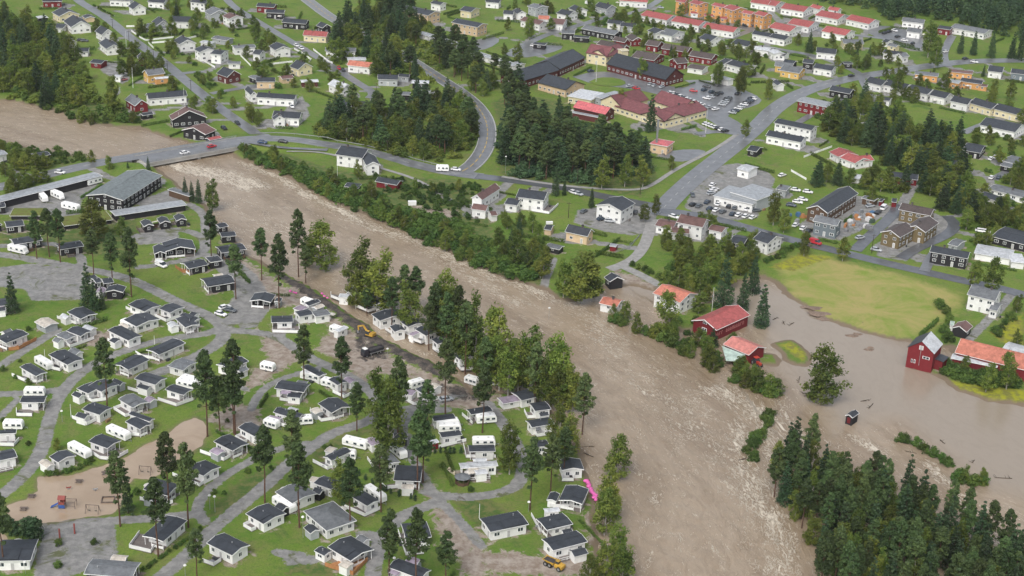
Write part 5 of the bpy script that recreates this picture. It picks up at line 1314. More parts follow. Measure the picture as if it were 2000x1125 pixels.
W1 = [("-60,40 -60,190 0,188 40,197 105,214 150,215 180,190 183,160 145,105 95,75 60,50 0,25", 105, dict(birch=8, spruce=3), 11, 17, '%s in the dense wood along the upper left river bank', 'trees of the upper left wood', 4.2),
 ("650,125 655,60 700,25 760,12 810,20 830,60 800,110 800,160 760,150 700,128", 62, dict(spruce=5, birch=4, pine=2), 12, 19, '%s in the wood between the two upper left roads', 'trees of the upper middle wood', 4),
 ("612,255 640,272 700,285 760,300 830,316 890,305 925,270 915,225 895,195 850,190 790,225 700,225 650,215", 85, dict(spruce=3, birch=5, pine=3), 10, 17, '%s in the wood inside the main road bend', 'trees inside the road bend', 3.6),
 ("982,262 984,322 1050,348 1140,358 1200,352 1262,335 1240,312 1190,296 1130,282 1070,265 1010,240", 95, dict(spruce=4, pine=5, birch=2), 13, 19, '%s in the wood right of the main road bend', 'trees right of the road bend', 3.8),
 ("840,95 870,150 905,172 960,200 1015,195 1010,165 940,130 880,85", 34, dict(pine=3, birch=3, spruce=2), 11, 17, '%s in the grove below the garage row', 'trees below the garage row', 4.5),
 ("1612,262 1660,285 1705,290 1725,330 1760,370 1860,385 1885,340 1870,290 1800,270 1720,262 1650,245 1605,245", 66, dict(spruce=6, birch=4), 11, 19, '%s in the dark wood left of the terraced houses', 'trees of the dark right wood', 4),
 ("1512,975 1515,890 1545,880 1600,925 1680,945 1760,975 1830,1020 1920,1070 2010,1130 2050,1300 1850,1300 1700,1260 1600,1170 1585,1060", 195, dict(pine=6, spruce=3, birch=3), 13, 19, '%s in the flooded wood at the lower right', 'trees of the flooded wood', 2.6),
 ("1030,440 1000,420 960,440 965,480 1000,530 1060,555 1075,500 1050,460", 12, dict(birch=4, spruce=1, bush=2), 8, 13, '%s on the river bank below the white houses', 'trees below the white houses', 3.4),
 ("1470,640 1370,560 1300,560 1290,640 1200,610 1250,640 1330,690 1420,740 1500,775 1520,765 1450,700", 26, dict(birch=6, bush=2, spruce=1), 8, 14, '%s in the row of trees standing in the flood', 'trees standing in the flood', 3),
 ("0,290 0,400 50,380 110,350 100,325 40,310", 26, dict(birch=1), 7, 11, '%s in the row behind the long open shed', 'trees behind the open shed', 3),
 ("1790,330 1900,345 1905,440 1860,430 1800,380", 16, dict(birch=3, spruce=2), 10, 15, '%s in the garden grove above the brown houses', 'trees above the brown houses', 3.8),
 ("1860,405 1960,405 1960,450 1880,455", 14, dict(birch=3, spruce=1), 9, 13, '%s behind the low black carport', 'trees behind the black carport', 3.8),
 ("1600,345 1640,350 1720,352 1800,388 1660,365 1590,365", 12, dict(birch=5, spruce=1), 9, 13, '%s behind the timber warehouse', 'trees behind the warehouse', 3.8),
 ("1650,180 1750,200 1760,230 1620,240 1610,210", 20, dict(birch=5, spruce=2, bush=1), 8, 12, '%s between the highway and the terraced houses', 'trees by the terraced houses', 3.8),
 ("480,225 510,235 505,255 480,245", 5, dict(birch=1), 7, 10, '%s beside the junction by the bridge', 'trees by the bridge junction', 3)]
BLN[:] = ['broadleaf_tree', 'broadleaf tree']
for i, (s, n, mx, a, b, lb, gr, gap) in enumerate(W1): wood(s, n, mx, a, b, lb, gr, gap, True, i+5)
BLN[:] = ['alder_tree', 'alder']
NMO = [None]
def row(spec, step, jit, mix_, h0, h1, label, grp, seed=1):
    L_ = dense(smooth(gpoly(spec), 1), step); r = random.Random(seed); TN['bush'] = ('hedge_bush', 'hedge bush') if 'hedge' in label else ('shrub', 'shrub')
    for p in L_:
        p = p+np.array([r.uniform(-jit, jit), r.uniform(-jit, jit)])
        if not free(p, .8): continue
        sp = r.choices(list(mix_), list(mix_.values()))[0]; h = r.uniform(h0, h1)*({'bush': .42, 'birch': .85}.get(sp, 1)); nmv = {'pine': 'pine', 'spruce': 'spruce', 'birch': 'broadleaf tree', 'bush': 'bush', 'thuja': 'clipped conifer'}[sp]
        tree(sp, p, h, grp, label % nmv, wide=r.uniform(.9, 1.3))
row("100,215 150,232 200,243 258,243", 4, 3, dict(birch=2, bush=3), 7, 10, 'green %s along the upper left river bank', 'bank growth upper left')
row("470,300 520,318 570,345 600,362 650,385 690,402", 3, 2.5, dict(bush=5, birch=2), 7, 10, 'green %s along the bank below the tall white farmhouse', 'bank growth by the farmhouse', 2)
row("480,296 540,310 600,340 650,365 700,385", 4.5, 3, dict(bush=5, birch=1), 6, 9, 'green %s on the slope below the bridge road', 'slope growth by the bridge road', 3)
row("700,408 760,435 830,465 900,495 950,522 1000,540", 3, 2.5, dict(bush=4, birch=3), 7, 11, 'green %s at the water edge in the middle of the river bank', 'bank growth in the middle', 4)
row("720,395 800,430 880,465 950,495 1010,520", 4.5, 4, dict(bush=4, birch=3), 7, 11, 'green %s on the middle river bank', 'bank shrubs in the middle', 5)
row("1190,622 1230,640 1260,655 1300,665 1340,690 1390,715 1440,745 1500,775", 3.2, 2.2, dict(birch=5, bush=3), 8, 12, 'flooded %s in the row along the main current', 'flooded row of trees', 6)
row("1290,640 1340,670 1400,700 1450,730 1505,770", 4, 2.5, dict(birch=4, bush=3), 8, 12, 'flooded %s in the row along the main current', 'flooded row of trees', 7)
row("1765,862 1800,868 1830,890 1860,910", 2.6, 1.2, dict(bush=1), 6, 9, '%s on the drowned strip right of the flooded wood', 'bushes on the drowned strip', 8)
row("1870,935 1900,940 1925,945", 2.2, 1.4, dict(bush=2, birch=1), 8, 10, '%s at the lower end of the drowned strip', 'bushes at the end of the strip', 9)
row("1470,895 1462,880 1490,830 1505,800 1480,860", 4, 1.5, dict(bush=1), 6, 9, 'half drowned %s in the rapids', 'drowned bushes in the rapids', 10)
row("1800,710 1830,722 1870,735 1920,745 1990,745", 2.8, 2, dict(bush=1), 4, 8, '%s in the green thicket in front of the orange roofed barn', 'thicket by the barn', 11)
row("0,285 40,290 90,298 150,305 165,312", 5, 2, dict(bush=1), 5, 9, '%s on the left bank behind the open shed', 'bank bushes left', 12)
row("740,352 800,368 870,378 930,368", 7, 3, dict(bush=5, birch=1), 5, 8, '%s below the caravan on the main road', 'growth below the main road', 13)
row("1840,600 1855,620 1850,650 1848,665", 3, 1.5, dict(bush=1), 7, 9, '%s beside the white farmhouse', 'bushes by the white farmhouse', 14)
row("1945,655 1962,640 1978,622", 3, .8, dict(bush=1), 6, 7, 'round %s along the farm drive', 'bushes by the farm drive', 15)
row("92,928 120,925 150,918 175,905 183,893", 1.3, .3, dict(bush=1), 4, 4.8, 'trimmed %s of the hedge round the cabin above the playground', 'hedge above the playground', 16)
row("12,1035 30,1045", 3, .5, dict(thuja=1), 4, 5, '%s below the flooded playground', 'conifers below the playground', 17)
row("50,1048 65,1050 80,1050", 2.2, .6, dict(thuja=1), 5, 6, '%s below the flooded playground', 'conifers below the playground', 18)
row("390,1035 360,1060 320,1085 280,1115 260,1125", 1.2, .3, dict(bush=1), 2.6, 3.2, 'low %s of the clipped hedge along the lower lane', 'hedge along the lower lane', 19)
row("695,925 720,942 750,958", 1.8, .2, dict(thuja=1), 1.6, 2, '%s in the row behind the gabled cabin', 'clipped row behind cabin', 20)
row("748,958 770,966 812,978", 2.2, .2, dict(thuja=1), 1.6, 2.0, '%s in the row along the rutted track', 'clipped row by the track', 21)
row("848,885 900,886", 1.1, .15, dict(thuja=1), 1.8, 2.2, '%s in the short row by the long white cabin', 'short clipped row', 22)
row("1218,512 1240,522 1265,533 1290,545", 1.8, .6, dict(bush=1), 5.5, 7, 'clipped %s of the tall hedge by the lane', 'tall hedge by the lane', 23)
row("1305,530 1330,515 1350,505", 1.8, .6, dict(bush=1), 6, 8, 'clipped %s of the tall hedge by the lane', 'tall hedge by the lane', 24)
row("1255,505 1268,480 1275,460", 2.2, .2, dict(bush=1), 3, 3.6, 'low %s along the narrow lane', 'low hedge by the lane', 25)
row("305,95 330,120 350,140", 2.5, .3, dict(bush=1), 3, 4, '%s of the roadside hedge upper left', 'roadside hedges', 26)
row("380,150 410,175", 2.5, .3, dict(bush=1), 3, 4, '%s of the roadside hedge upper left', 'roadside hedges', 27)
row("180,10 220,32", 2.5, .3, dict(bush=1), 3, 4, '%s of the roadside hedge upper left', 'roadside hedges', 28)
row("1228,38 1330,60 1450,68", 2.5, .5, dict(bush=1), 4, 5, '%s of the hedge below the red roofed rows', 'hedge by the red roofs', 29)
row("1925,335 1965,345", 2, .5, dict(bush=1), 4, 5, 'clipped %s at the right edge car park', 'right edge hedge', 30)
row("1500,512 1560,480 1575,470", 2.5, 1, dict(bush=1), 5, 7, 'roadside %s at the corner of the field', 'bushes at the field corner', 31)
BLN[:] = ['garden_tree', 'small leafy garden tree']
TN['bush'] = ('bush', 'bush')
# scattered garden bushes and small trees
rs_ = random.Random(77); GARDEN = ["180,60 300,60 420,160 470,230 350,215 250,130", "300,0 480,30 600,110 700,180 560,190 420,110", "960,0 1250,10 1500,60 1560,120 1350,110 1050,60", "1500,60 1700,80 1880,190 2000,200 2000,350 1900,330 1880,230 1700,180", "1250,430 1350,560 1450,540 1500,480 1420,450", "1900,500 2000,470 2000,330 1880,400", "1120,20 1300,40 1500,110 1480,160 1320,120"]
for gi, s in enumerate(GARDEN):
    poly = gpoly(s); lo, hi = poly.min(0), poly.max(0); k = 0; t = 0
    while k < 60 and t < 5000:
        t += 1; p = (rs_.uniform(lo[0], hi[0]), rs_.uniform(lo[1], hi[1]))
        if sdist(np.array([p]), poly)[0] > 0 or not free(p, 1.2): continue
        if gz(*p) < -.2: continue
        k += 1; sp = rs_.choice(['bush', 'birch', 'birch']); tree(sp, p, rs_.uniform(1.6, 3.2) if sp == 'bush' else rs_.uniform(5, 9.5), wide=1.3)
CAMP = "0,600 430,600 430,660 700,780 1000,800 1000,1100 250,1125 0,1125"; poly = gpoly(CAMP); lo, hi = poly.min(0), poly.max(0); k = 0
while k < 34:
    p = (rs_.uniform(lo[0], hi[0]), rs_.uniform(lo[1], hi[1]))
    if sdist(np.array([p]), poly)[0] > 0 or not free(p, 1.0) or gz(*p) < -.1: continue
    k += 1; tree('bush', p, rs_.uniform(1.2, 2.4))
def under(spec, n, seed, h0, h1, mk, lab, big=1.6, gap=1.0):
    poly = gpoly(spec); lo, hi = poly.min(0), poly.max(0); r = np.random.default_rng(seed); V = []; T = []; k = 0; t = 0; pr = []
    for me, _, _ in VAR['bush']:
        v = np.empty(len(me.vertices)*3); me.vertices.foreach_get('co', v); v = v.reshape(-1, 4, 3)[::3]; c = v.mean(1, keepdims=True); pr.append((c+(v-c)*big).reshape(-1, 3))
    while k < n and t < 60:
        t += 1; P = r.uniform(lo, hi, (300, 2)); P = P[sdist(P, poly) < 0]; Hq = height(P)
        for q, hz_ in zip(P, Hq):
            if k >= n: break
            if hz_ < -.45 or not free(q, gap): continue
            v = pr[r.integers(len(pr))]; s = r.uniform(h0, h1)/3; a = r.uniform(0, 6.28); c, sn = math.cos(a), math.sin(a); w = s*r.uniform(1.0, 1.6)
            V.append(np.column_stack([(v[:, 0]*c-v[:, 1]*sn)*w+q[0], (v[:, 0]*sn+v[:, 1]*c)*w+q[1], v[:, 2]*s+hz_-.1])); T.append(np.full(len(v), r.random())); k += 1
    V = np.vstack(V); me = mesh_np('undergrowth', V, np.arange(len(V)).reshape(-1, 4), LEAF[mk], False); fattr(me, 'tint', np.concatenate(T)); o = stuff(link('undergrowth', me)); o['label'] = lab; o['category'] = 'undergrowth'
under("-60,40 -60,195 0,190 40,200 105,216 180,238 262,246 262,225 190,195 190,165 145,105 95,75 60,50 0,25", 330, 41, 2, 5, 'birch', 'dense undergrowth below the upper left wood')
under("650,125 655,60 700,25 760,12 830,30 880,110 870,160 800,165 760,150 700,128", 210, 42, 2, 5, 'birch', 'undergrowth of the upper middle wood')
under("612,262 640,278 700,292 760,306 830,320 900,310 930,270 920,225 895,190 850,190 790,225 700,225 640,215", 230, 43, 2, 4.5, 'birch', 'undergrowth inside the main road bend')
under("978,255 978,325 1000,345 1140,362 1210,358 1262,335 1240,310 1180,292 1130,278 1070,262 1010,238", 240, 44, 2, 5, 'spruce', 'undergrowth of the wood right of the road bend')
under("1612,262 1660,285 1705,290 1725,330 1760,375 1860,390 1895,340 1880,280 1800,262 1720,255 1650,245 1600,240", 170, 45, 2, 5, 'birch', 'undergrowth of the dark wood at the right')
under("460,296 500,318 560,345 600,364 650,390 700,412 760,440 830,468 900,500 960,530 1040,558 1070,520 960,470 900,440 800,415 740,385 690,360 640,350 560,318 500,298", 420, 46, 1.5, 4, 'bush', 'continuous shrub belt on the river bank below the village')
under("740,345 830,362 930,358 960,400 940,440 860,420 760,380", 120, 47, 1, 2.6, 'bush', 'low scrub on the meadow above the river bank')
under("0,275 60,290 150,303 175,315 150,330 60,310 0,300", 60, 48, 1, 2.5, 'bush', 'low scrub along the left bank above the bridge')
under("1825,700 1870,712 1990,735 2000,760 1900,752 1840,735 1800,715", 90, 49, 1.5, 3.5, 'bush', 'rank thicket before the orange roofed barn')
under("1640,180 1760,205 1780,240 1600,245 1590,215", 70, 50, 1.5, 4, 'bush', 'thicket between highway and terraced houses')
# small annexes, tents and tool sheds squeezed in beside the cabins
ra = random.Random(31)
for o in [q for q in COL.objects if q.parent is None and q.get('category') == 'cabin']:
    if ra.random() > .62 or px_of(o.location)[1] < 560 or gz(o.location.x, o.location.y) < -.2: continue
    rf = [c for c in o.children if c.name.startswith('roof')][0]; X_ = max(v[0] for v in rf.bound_box); Y_ = max(v[1] for v in rf.bound_box); c, s_ = math.cos(o.rotation_euler.z), math.sin(o.rotation_euler.z); L2, W2 = ra.uniform(2.4, 4.2), ra.uniform(2, 3)
    for sx, sy in ra.sample([(1, 0), (-1, 0), (0, 1), (0, -1)], 4):
        lx, ly = (sx*(X_+L2/2+.5), ra.uniform(-.4, .4)*Y_) if sx else (ra.uniform(-.5, .5)*X_, sy*(Y_+W2/2+.7)); p = (o.location.x+lx*c-ly*s_, o.location.y+lx*s_+ly*c)
        if all(free((p[0]+e*c*L2*.45, p[1]+e*s_*L2*.45), W2*.42) for e in (-1, 0, 1)): break
    else: continue
    if gz(*p) < -.1: continue
    F = [px_of((p[0]+e*c*L2/2+s_*W2/2*f, p[1]+e*s_*L2/2-c*W2/2*f, 2.1)) for e, f in ((-1, 1), (1, 1), (1, -1))]; 
    house('00', 'S %f,%f %f,%f %f,%f 2.1 %.1f %s %s nw' % (F[0][0]*4, F[0][1]*4, F[1][0]*4, F[1][1]*4, F[2][0]*4, F[2][1]*4, ra.uniform(.2, .7), ra.choice('kkgwtm'), ra.choice('wwwgk')))
    ROOFS = np.vstack([ROOFS, [p[0], p[1], c, s_, L2/2, W2/2]])
# things standing about the cabins
rk = random.Random(21); CAB = [o for o in COL.objects if o.parent is None and o.get('category') in ('cabin', 'house')]
LOGM = mat('split_logs', (.30, .20, .11), .9, .4, 3, .6); TUB = mat('dark_plastic', (.04, .045, .05), .5); PAR = mat('parasol_cloth', (.50, .48, .44), .8)
for o in CAB:
    if rk.random() > .62: continue
    rf = [c for c in o.children if c.name.startswith('roof')][0]; X_ = max(v[0] for v in rf.bound_box); Y_ = max(v[1] for v in rf.bound_box); sd = rk.choice((-1, 1)); lx, ly = (rk.uniform(-.8, .8)*X_, sd*(Y_+.9)) if rk.random() < .5 else (sd*(X_+1), rk.uniform(-.8, .8)*Y_)
    c, s_ = math.cos(o.rotation_euler.z), math.sin(o.rotation_euler.z); p = (o.location.x+lx*c-ly*s_, o.location.y+lx*s_+ly*c)
    if not free(p, .3) or gz(*p) < -.1: continue
    k = rk.choice(('wood_pile', 'storage_box', 'parasol', 'barrel', 'garden_bench', 'storage_box')); mb = MB()
    if k == 'wood_pile':
        for i in range(6):
            for j in range(4-(i % 2)): mb.cyl((-.9+i*.32+(j % 2)*.1, -.25, .12+j*.24), (-.9+i*.32+(j % 2)*.1, .25, .12+j*.24), .13, n=6)
        m, d = LOGM, 'small pile of split firewood'
    elif k == 'storage_box': mb.box(-.7, -.35, 0, .7, .35, .6).box(-.74, -.39, .6, .74, .39, .68); m, d = TUB, 'dark lidded garden storage box'
    elif k == 'parasol': mb.cyl((0, 0, 0), (0, 0, 2.3), .03, n=6).cyl((0, 0, 1.9), (0, 0, 2.5), 1.3, .05, 8).cyl((0, 0, 0), (0, 0, .1), .3, n=8); m, d = PAR, 'open pale garden parasol'
    elif k == 'barrel': mb.cyl((0, 0, 0), (0, 0, .45), .3, .36, 10).cyl((0, 0, .45), (0, 0, .9), .36, .3, 10); m, d = TUB, 'dark plastic rain barrel'
    else: mb.box(-.7, -.2, .42, .7, .2, .48).box(-.7, .18, .48, .7, .24, .9).box(-.62, -.18, 0, -.54, .18, .42).box(.54, -.18, 0, .62, .18, .42); m, d = DECK, 'grey wooden garden bench'
    q = mb.obj(k, m, None, (p[0], p[1], gz(*p))); q.rotation_euler[2] = o.rotation_euler.z+(math.pi/2 if abs(lx) > X_ else 0); tag(q, d, k.replace('_', ' '), P=q.location[:])
# garden hedges
HEDGE = []
for L0 in (8, 11, 14, 17, 22):
    cs = [(x+rng.normal()*.1, rng.normal()*.12, z) for x in np.arange(-L0/2, L0/2, .55) for z in (.35, .95)]; HEDGE.append(clump_mesh('hedge', cs, [.5]*len(cs), 22, .15, LEAF['bush'], flat=.9))
hn = 0
for o in [q for q in COL.objects if q.parent is None and q.get('category') in ('house', 'shed', 'building')]:
    for _ in range(2):
        if rk.random() > .62: continue
        rf = [c for c in o.children if c.name.startswith('roof')][0]; X_ = max(v[0] for v in rf.bound_box); Y_ = max(v[1] for v in rf.bound_box); c, s_ = math.cos(o.rotation_euler.z), math.sin(o.rotation_euler.z); along = rk.random() < .6; sd = rk.choice((-1, 1)); g = rk.uniform(4, 9)
        lx, ly, an = (rk.uniform(-4, 4), sd*(Y_+g), 0) if along else (sd*(X_+g), rk.uniform(-4, 4), math.pi/2)
        p = (o.location.x+lx*c-ly*s_, o.location.y+lx*s_+ly*c); k = rk.randrange(5); hl = (8, 11, 14, 17, 22)[k]/2; a_ = o.rotation_euler.z+an
        if gz(*p) < -.1 or not all(free((p[0]+math.cos(a_)*t, p[1]+math.sin(a_)*t), 1.0) for t in (-hl, -hl/2, 0, hl/2, hl)): continue
        q = link('hedge', HEDGE[k], None, (p[0], p[1], gz(*p)), a_, (1, rk.uniform(.8, 1.3), rk.uniform(.7, 1.4))); tag(q, 'clipped green hedge', 'hedge', P=q.location[:]); hn += 1
print('HEDGES', hn)
# far forest beyond the village: one mass
def far_forest(name, spec, n, seed, h0=11, h1=18):
    poly = gpoly(spec); lo, hi = poly.min(0), poly.max(0); r = np.random.default_rng(seed); V = []; F = []; T = []; base = 0; k = 0
    pr = []
    for sp in ('spruce', 'birch', 'spruce', 'pine', 'birch'):
        me = VAR[sp][len(pr) % 4][0]; v = np.empty(len(me.vertices)*3); me.vertices.foreach_get('co', v); v = v.reshape(-1, 4, 3); sel = r.choice(len(v), 420, replace=False); v = v[sel]; c = v.mean(1, keepdims=True); v = c+(v-c)*2.1; pr.append((v.reshape(-1, 3), VAR[sp][0][2]))
    while k < n:
        p = r.uniform(lo, hi, (400, 2)); p = p[sdist(p, poly) < 0]
        for q in p:
            if k >= n: break
            if not free(q, 3): continue
            v, H = pr[r.integers(len(pr))]; s = r.uniform(h0, h1)/H; a = r.uniform(0, 6.28); c, sn = math.cos(a), math.sin(a)
            w = s*r.uniform(1.1, 1.5); V.append(np.column_stack([(v[:, 0]*c-v[:, 1]*sn)*w+q[0], (v[:, 0]*sn+v[:, 1]*c)*w+q[1], v[:, 2]*s-.3])); T.append(np.full(len(v), r.random())); k += 1
    V = np.vstack(V); F = np.arange(len(V)).reshape(-1, 4); me = mesh_np(name, V, F, LEAF['spruce' if seed % 2 else 'birch'], False); fattr(me, 'tint', np.concatenate(T)); o = stuff(link(name, me)); o['label'] = 'dense dark forest beyond the village along the top of the photo'; o['category'] = 'forest'; return o
far_forest('far_forest', "1560,-4 1640,10 1700,22 1740,42 1790,45 1830,40 1900,62 1950,66 2010,100 2200,130 2300,-30 1700,-60 1500,-35", 760, 1)
far_forest('far_forest', "470,-10 640,-5 900,-15 1200,-25 1500,-25 1500,-150 900,-160 -200,-160 -400,60 -60,40 20,-5 200,-40", 330, 3)
# ---------------------------------------------------------------- poles, lamps, fences
def pole(x, yb, yt, m=WHITE, r=.09, nm='flagpole', d='white flagpole', lamp=False, full=None):
    h = float(np.clip(toph(x, yb, yt), 3, 14)); p = at(x, yb); o = thing(nm, d, 'flagpole' if nm == 'flagpole' else 'lamp post' if lamp else 'pole', (p[0], p[1], gz(p[0], p[1])), full=full)
    mb = MB(); mb.cyl((0, 0, 0), (0, 0, h), r, r*.55, 7); mb.obj('pole', m, o)
    if lamp: mb = MB(); mb.cyl((0, 0, h), (0, 0, h+.25), .42, .3, 9); mb.obj('lamp_head', LAMPW, o)
    elif nm == 'flagpole': mb = MB(); mb.cyl((0, 0, h), (0, 0, h+.2), .12, .02, 7); mb.obj('finial', METAL, o)
    else: mb = MB(); mb.bar((-.9, 0, h-.5), (.9, 0, h-.5), .12); mb.obj('cross_arm', m, o)
for x, a, b in ((260, 172, 132), (247, 96, 60), (360, 205, 172), (350, 248, 220), (417, 55, 33), (1164, 160, 116), (1378, 260, 212), (1390, 610, 562), (1055, 544, 490), (659, 350, 320), (437, 1012, 1010), (936, 1012, 985), (302, 673, 656), (139, 815, 790), (88, 700, 692)): 
    if a-b > 5: pole(x, a, b)
for x, a, b in ((220, 55, 36), (252, 80, 60), (300, 115, 95), (327, 138, 118), (373, 178, 155), (735, 185, 162), (1702, 495, 457), (1893, 565, 530), (288, 102, 82), (1250, 380, 345), (1127, 360, 328), (1110, 425, 395), (705, 280, 250), (757, 300, 275)): pole(x, a, b, BARKD, .14, 'utility_pole', 'dark wooden utility pole')
for x, a, b in ((592, 1050, 1010), (52, 1040, 1027), (122, 824, 803), (410, 995, 968), (420, 1000, 970), (50, 1120, 1098), (757, 698, 688), (362, 1125, 1114), (770, 1115, 1090), (987, 340, 306), (1072, 620, 590), (1032, 1000, 990)): pole(x, a, b, METAL, .07, 'street_lamp', 'slim lamp post with flat white head', True)
def fence(spec, h=.95, m=WHITE, desc='white board fence', solid=True):
    P = gpoly(spec); o = thing('fence', desc, 'fence', (P[0][0], P[0][1], 0)); a = [(p[0]-P[0][0], p[1]-P[0][1]) for p in P]
    n = 0
    for p, q in zip(a[:-1], a[1:]):
        L_ = math.dist(p, q); k = max(1, int(L_/3.5))
        for i in range(k):
            s = Vector((p[0]+(q[0]-p[0])*i/k, p[1]+(q[1]-p[1])*i/k, .05)); e = Vector((p[0]+(q[0]-p[0])*(i+.97)/k, p[1]+(q[1]-p[1])*(i+.97)/k, .05)); mb = MB()
            if solid: mb.bar(s+Vector((0, 0, h/2)), e+Vector((0, 0, h/2)), .08, h)
            else:
                for z in (.35, .65, .95): mb.bar(s+Vector((0, 0, h*z)), e+Vector((0, 0, h*z)), .06, .07)
            mb.bar(s, s+Vector((0, 0, h+.1)), .12); mb.obj('fence_panel', m, o)
for s in ("257,62 275,75 285,80 340,74", "297,85 340,82 395,70 400,62", "290,85 300,95", "575,97 590,105 608,118 603,122", "612,98 640,120 650,125", "503,130 560,123 572,122", "395,118 420,133", "247,53 285,52", "1570,308 1625,288", "1545,335 1575,352", "1715,352 1740,340", "1888,725 1860,715", "470,110 490,130"): fence(s)
fence("1230,480 1245,467 1250,460 1230,485 1185,500", .8, METAL, 'pale wire fence along the meadow', False)
# guard rail on the curve and bridge parapets
def rail_line(line, name, m, desc, side, zoff=0):
    L_ = dense(line, 4); d = np.gradient(L_, axis=0); d /= np.linalg.norm(d, axis=1)[:, None]+1e-9; L2 = L_+np.column_stack([d[:, 1], -d[:, 0]])*side; z = np.maximum(height(L_), ramp_h(L_)); z = np.where(np.linalg.norm(L_-_brc, axis=1) < 62, 1.9, z); o = thing(name, desc, 'guard rail', (L2[0][0], L2[0][1], z[0])); mb = MB(); pb = MB(); o0 = Vector(o.location)
    for i in range(len(L2)-1): mb.bar(Vector((*L2[i], z[i]+.75))-o0, Vector((*L2[i+1], z[i+1]+.75))-o0, .06, .3)
    for i in range(len(L2)): pb.bar(Vector((*L2[i], z[i]))-o0, Vector((*L2[i], z[i]+.8))-o0, .1)
    mb.obj('rail', m, o); pb.obj('rail_posts', m, o)
i0 = [i for i, p in enumerate(RAMP) if np.linalg.norm(p-_brc) < 48]; BL = RAMP[i0[0]:i0[-1]+1]
rail_line(smooth(gpoly("500,270 560,270 620,277 700,286 760,299 830,318 880,330"), 1), 'guard_rail', METAL, 'grey guard rail along the upper edge of the bridge road', 0)
rail_line(smooth(gpoly("895,166 930,195 958,235 965,260 960,290"), 1), 'guard_rail', METAL, 'grey guard rail round the outer curve of the main road', 0)
# bridge: deck slab, girders, parapets
bo = thing('bridge', '', 'bridge', (_brc[0], _brc[1], 0), full='low concrete road bridge over the brown flooded river')
bd = (BR[0]-BR[1]); bl = np.linalg.norm(bd); bd /= bl; bo.rotation_euler[2] = math.atan2(bd[1], bd[0])
hw = 6.2; X = bl/2+6
MB().box(-X, -hw, 1.35, X, hw, 1.9).obj('bridge_deck', CONC, bo)
for y in (-hw+.5, -2.2, 2.2, hw-.5): MB().box(-X, y-.3, .25, X, y+.3, 1.35).obj('girder', CONC, bo)
for y in (-hw+.15, hw-.15):
    mb = MB()
    for z in (2.25, 2.6, 2.95): mb.box(-X, y-.05, z, X, y+.05, z+.09)
    mb.obj('bridge_railing', METAL, bo)
    mb = MB()
    for i in range(int(2*X/2.5)+1): mb.box(-X+i*2.5-.06, y-.07, 1.9, -X+i*2.5+.06, y+.07, 3.05)
    mb.obj('railing_posts', METAL, bo)
    MB().box(-X, y-.25, 1.9, X, y+.25, 2.12).obj('kerb', CONC, bo)
for x in (-X-1, X-1): MB().box(x, -hw, -2, x+2, hw, 1.35).obj('abutment', CONC, bo)
MB().box(-.6, -hw+.6, -2.5, .6, hw-.6, .3).obj('pier', CONC, bo)
MB().box(-X, -hw+.5, 1.9, X, hw-.5, 1.965).obj('bridge_surface', ASPH, bo)
# sidewalk and open-field bales of debris etc
# ---------------------------------------------------------------- machines, playground, small things
YEL_ = mat('machine_yellow', (.50, .30, .05), .6, .45); TRK = mat('truck_black', (.02, .02, .03), .3, .1, 1, .05, .5); SOIL = mat('black_gravel_load', (.05, .048, .05), .95, .4, 3, .6); REDP = mat('red_machine_paint', (.42, .05, .03), .45); RUST = mat('steel_grey', (.20, .20, .21), .5); PINK = mat('pink_plastic', (.64, .13, .38), .6, .15, 2, .3); BLUEP = mat('blue_plastic', (.04, .10, .32), .45); PLAYR = mat('red_brown_playboards', (.23, .06, .05), .7, .3); PLAYT = mat('grey_playground_timber', (.13, .10, .085), .85, .3)
def heading(x, y, dx, dy): p = at(x, y); q = at(x+dx, y+dy); return p, math.atan2(q[1]-p[1], q[0]-p[0])
BW = wheel_mesh(.52, .35); BW2 = wheel_mesh(.85, .5)
# hook-lift truck
p, a = heading(727, 692, -40, 12); t = thing('dump_truck', '', 'truck', (p[0], p[1], 0), a, full='black hook lift truck parked on the muddy ground by the dike')
MB().box(-4.2, -.45, .75, 3.9, .45, 1.05).obj('chassis', RUST, t)
mb = loft([(2.2, [(-1.2, .7), (-1.2, 2.9), (-1.0, 3.1), (1.0, 3.1), (1.2, 2.9), (1.2, .7)]), (4.0, [(-1.2, .5), (-1.2, 2.8), (-1.0, 3.0), (1.0, 3.0), (1.2, 2.8), (1.2, .5)]), (4.4, [(-1.15, .5), (-1.15, 1.7), (-1.0, 1.9), (1.0, 1.9), (1.15, 1.7), (1.15, .5)])]); mb.obj('cab', TRK, t)
MB().box(4.12, -1.0, 1.95, 4.3, 1.0, 2.7).obj('windscreen', GLASS, t); MB().box(2.5, -.9, 3.1, 3.9, .9, 3.35).obj('cab_roof_spoiler', LAMPW, t)
mb = MB(); mb.add([(-4.3, -1.2, 1.2), (1.9, -1.2, 1.2), (1.9, 1.2, 1.2), (-4.3, 1.2, 1.2), (-4.6, -1.25, 2.3), (2.0, -1.25, 2.3), (2.0, 1.25, 2.3), (-4.6, 1.25, 2.3)], [(0, 3, 2, 1), (0, 1, 5, 4), (1, 2, 6, 5), (2, 3, 7, 6), (3, 0, 4, 7)]); mb.obj('tipper_body', TRK, t)
mb = MB(); mb.add([(-4.4, -1.1, 2.1), (1.8, -1.1, 2.1), (1.8, 1.1, 2.1), (-4.4, 1.1, 2.1), (-2.5, 0, 2.75), (.6, 0, 2.8)], [(0, 1, 5, 4), (1, 2, 5), (2, 3, 4, 5), (3, 0, 4)]); mb.obj('load', SOIL, t)
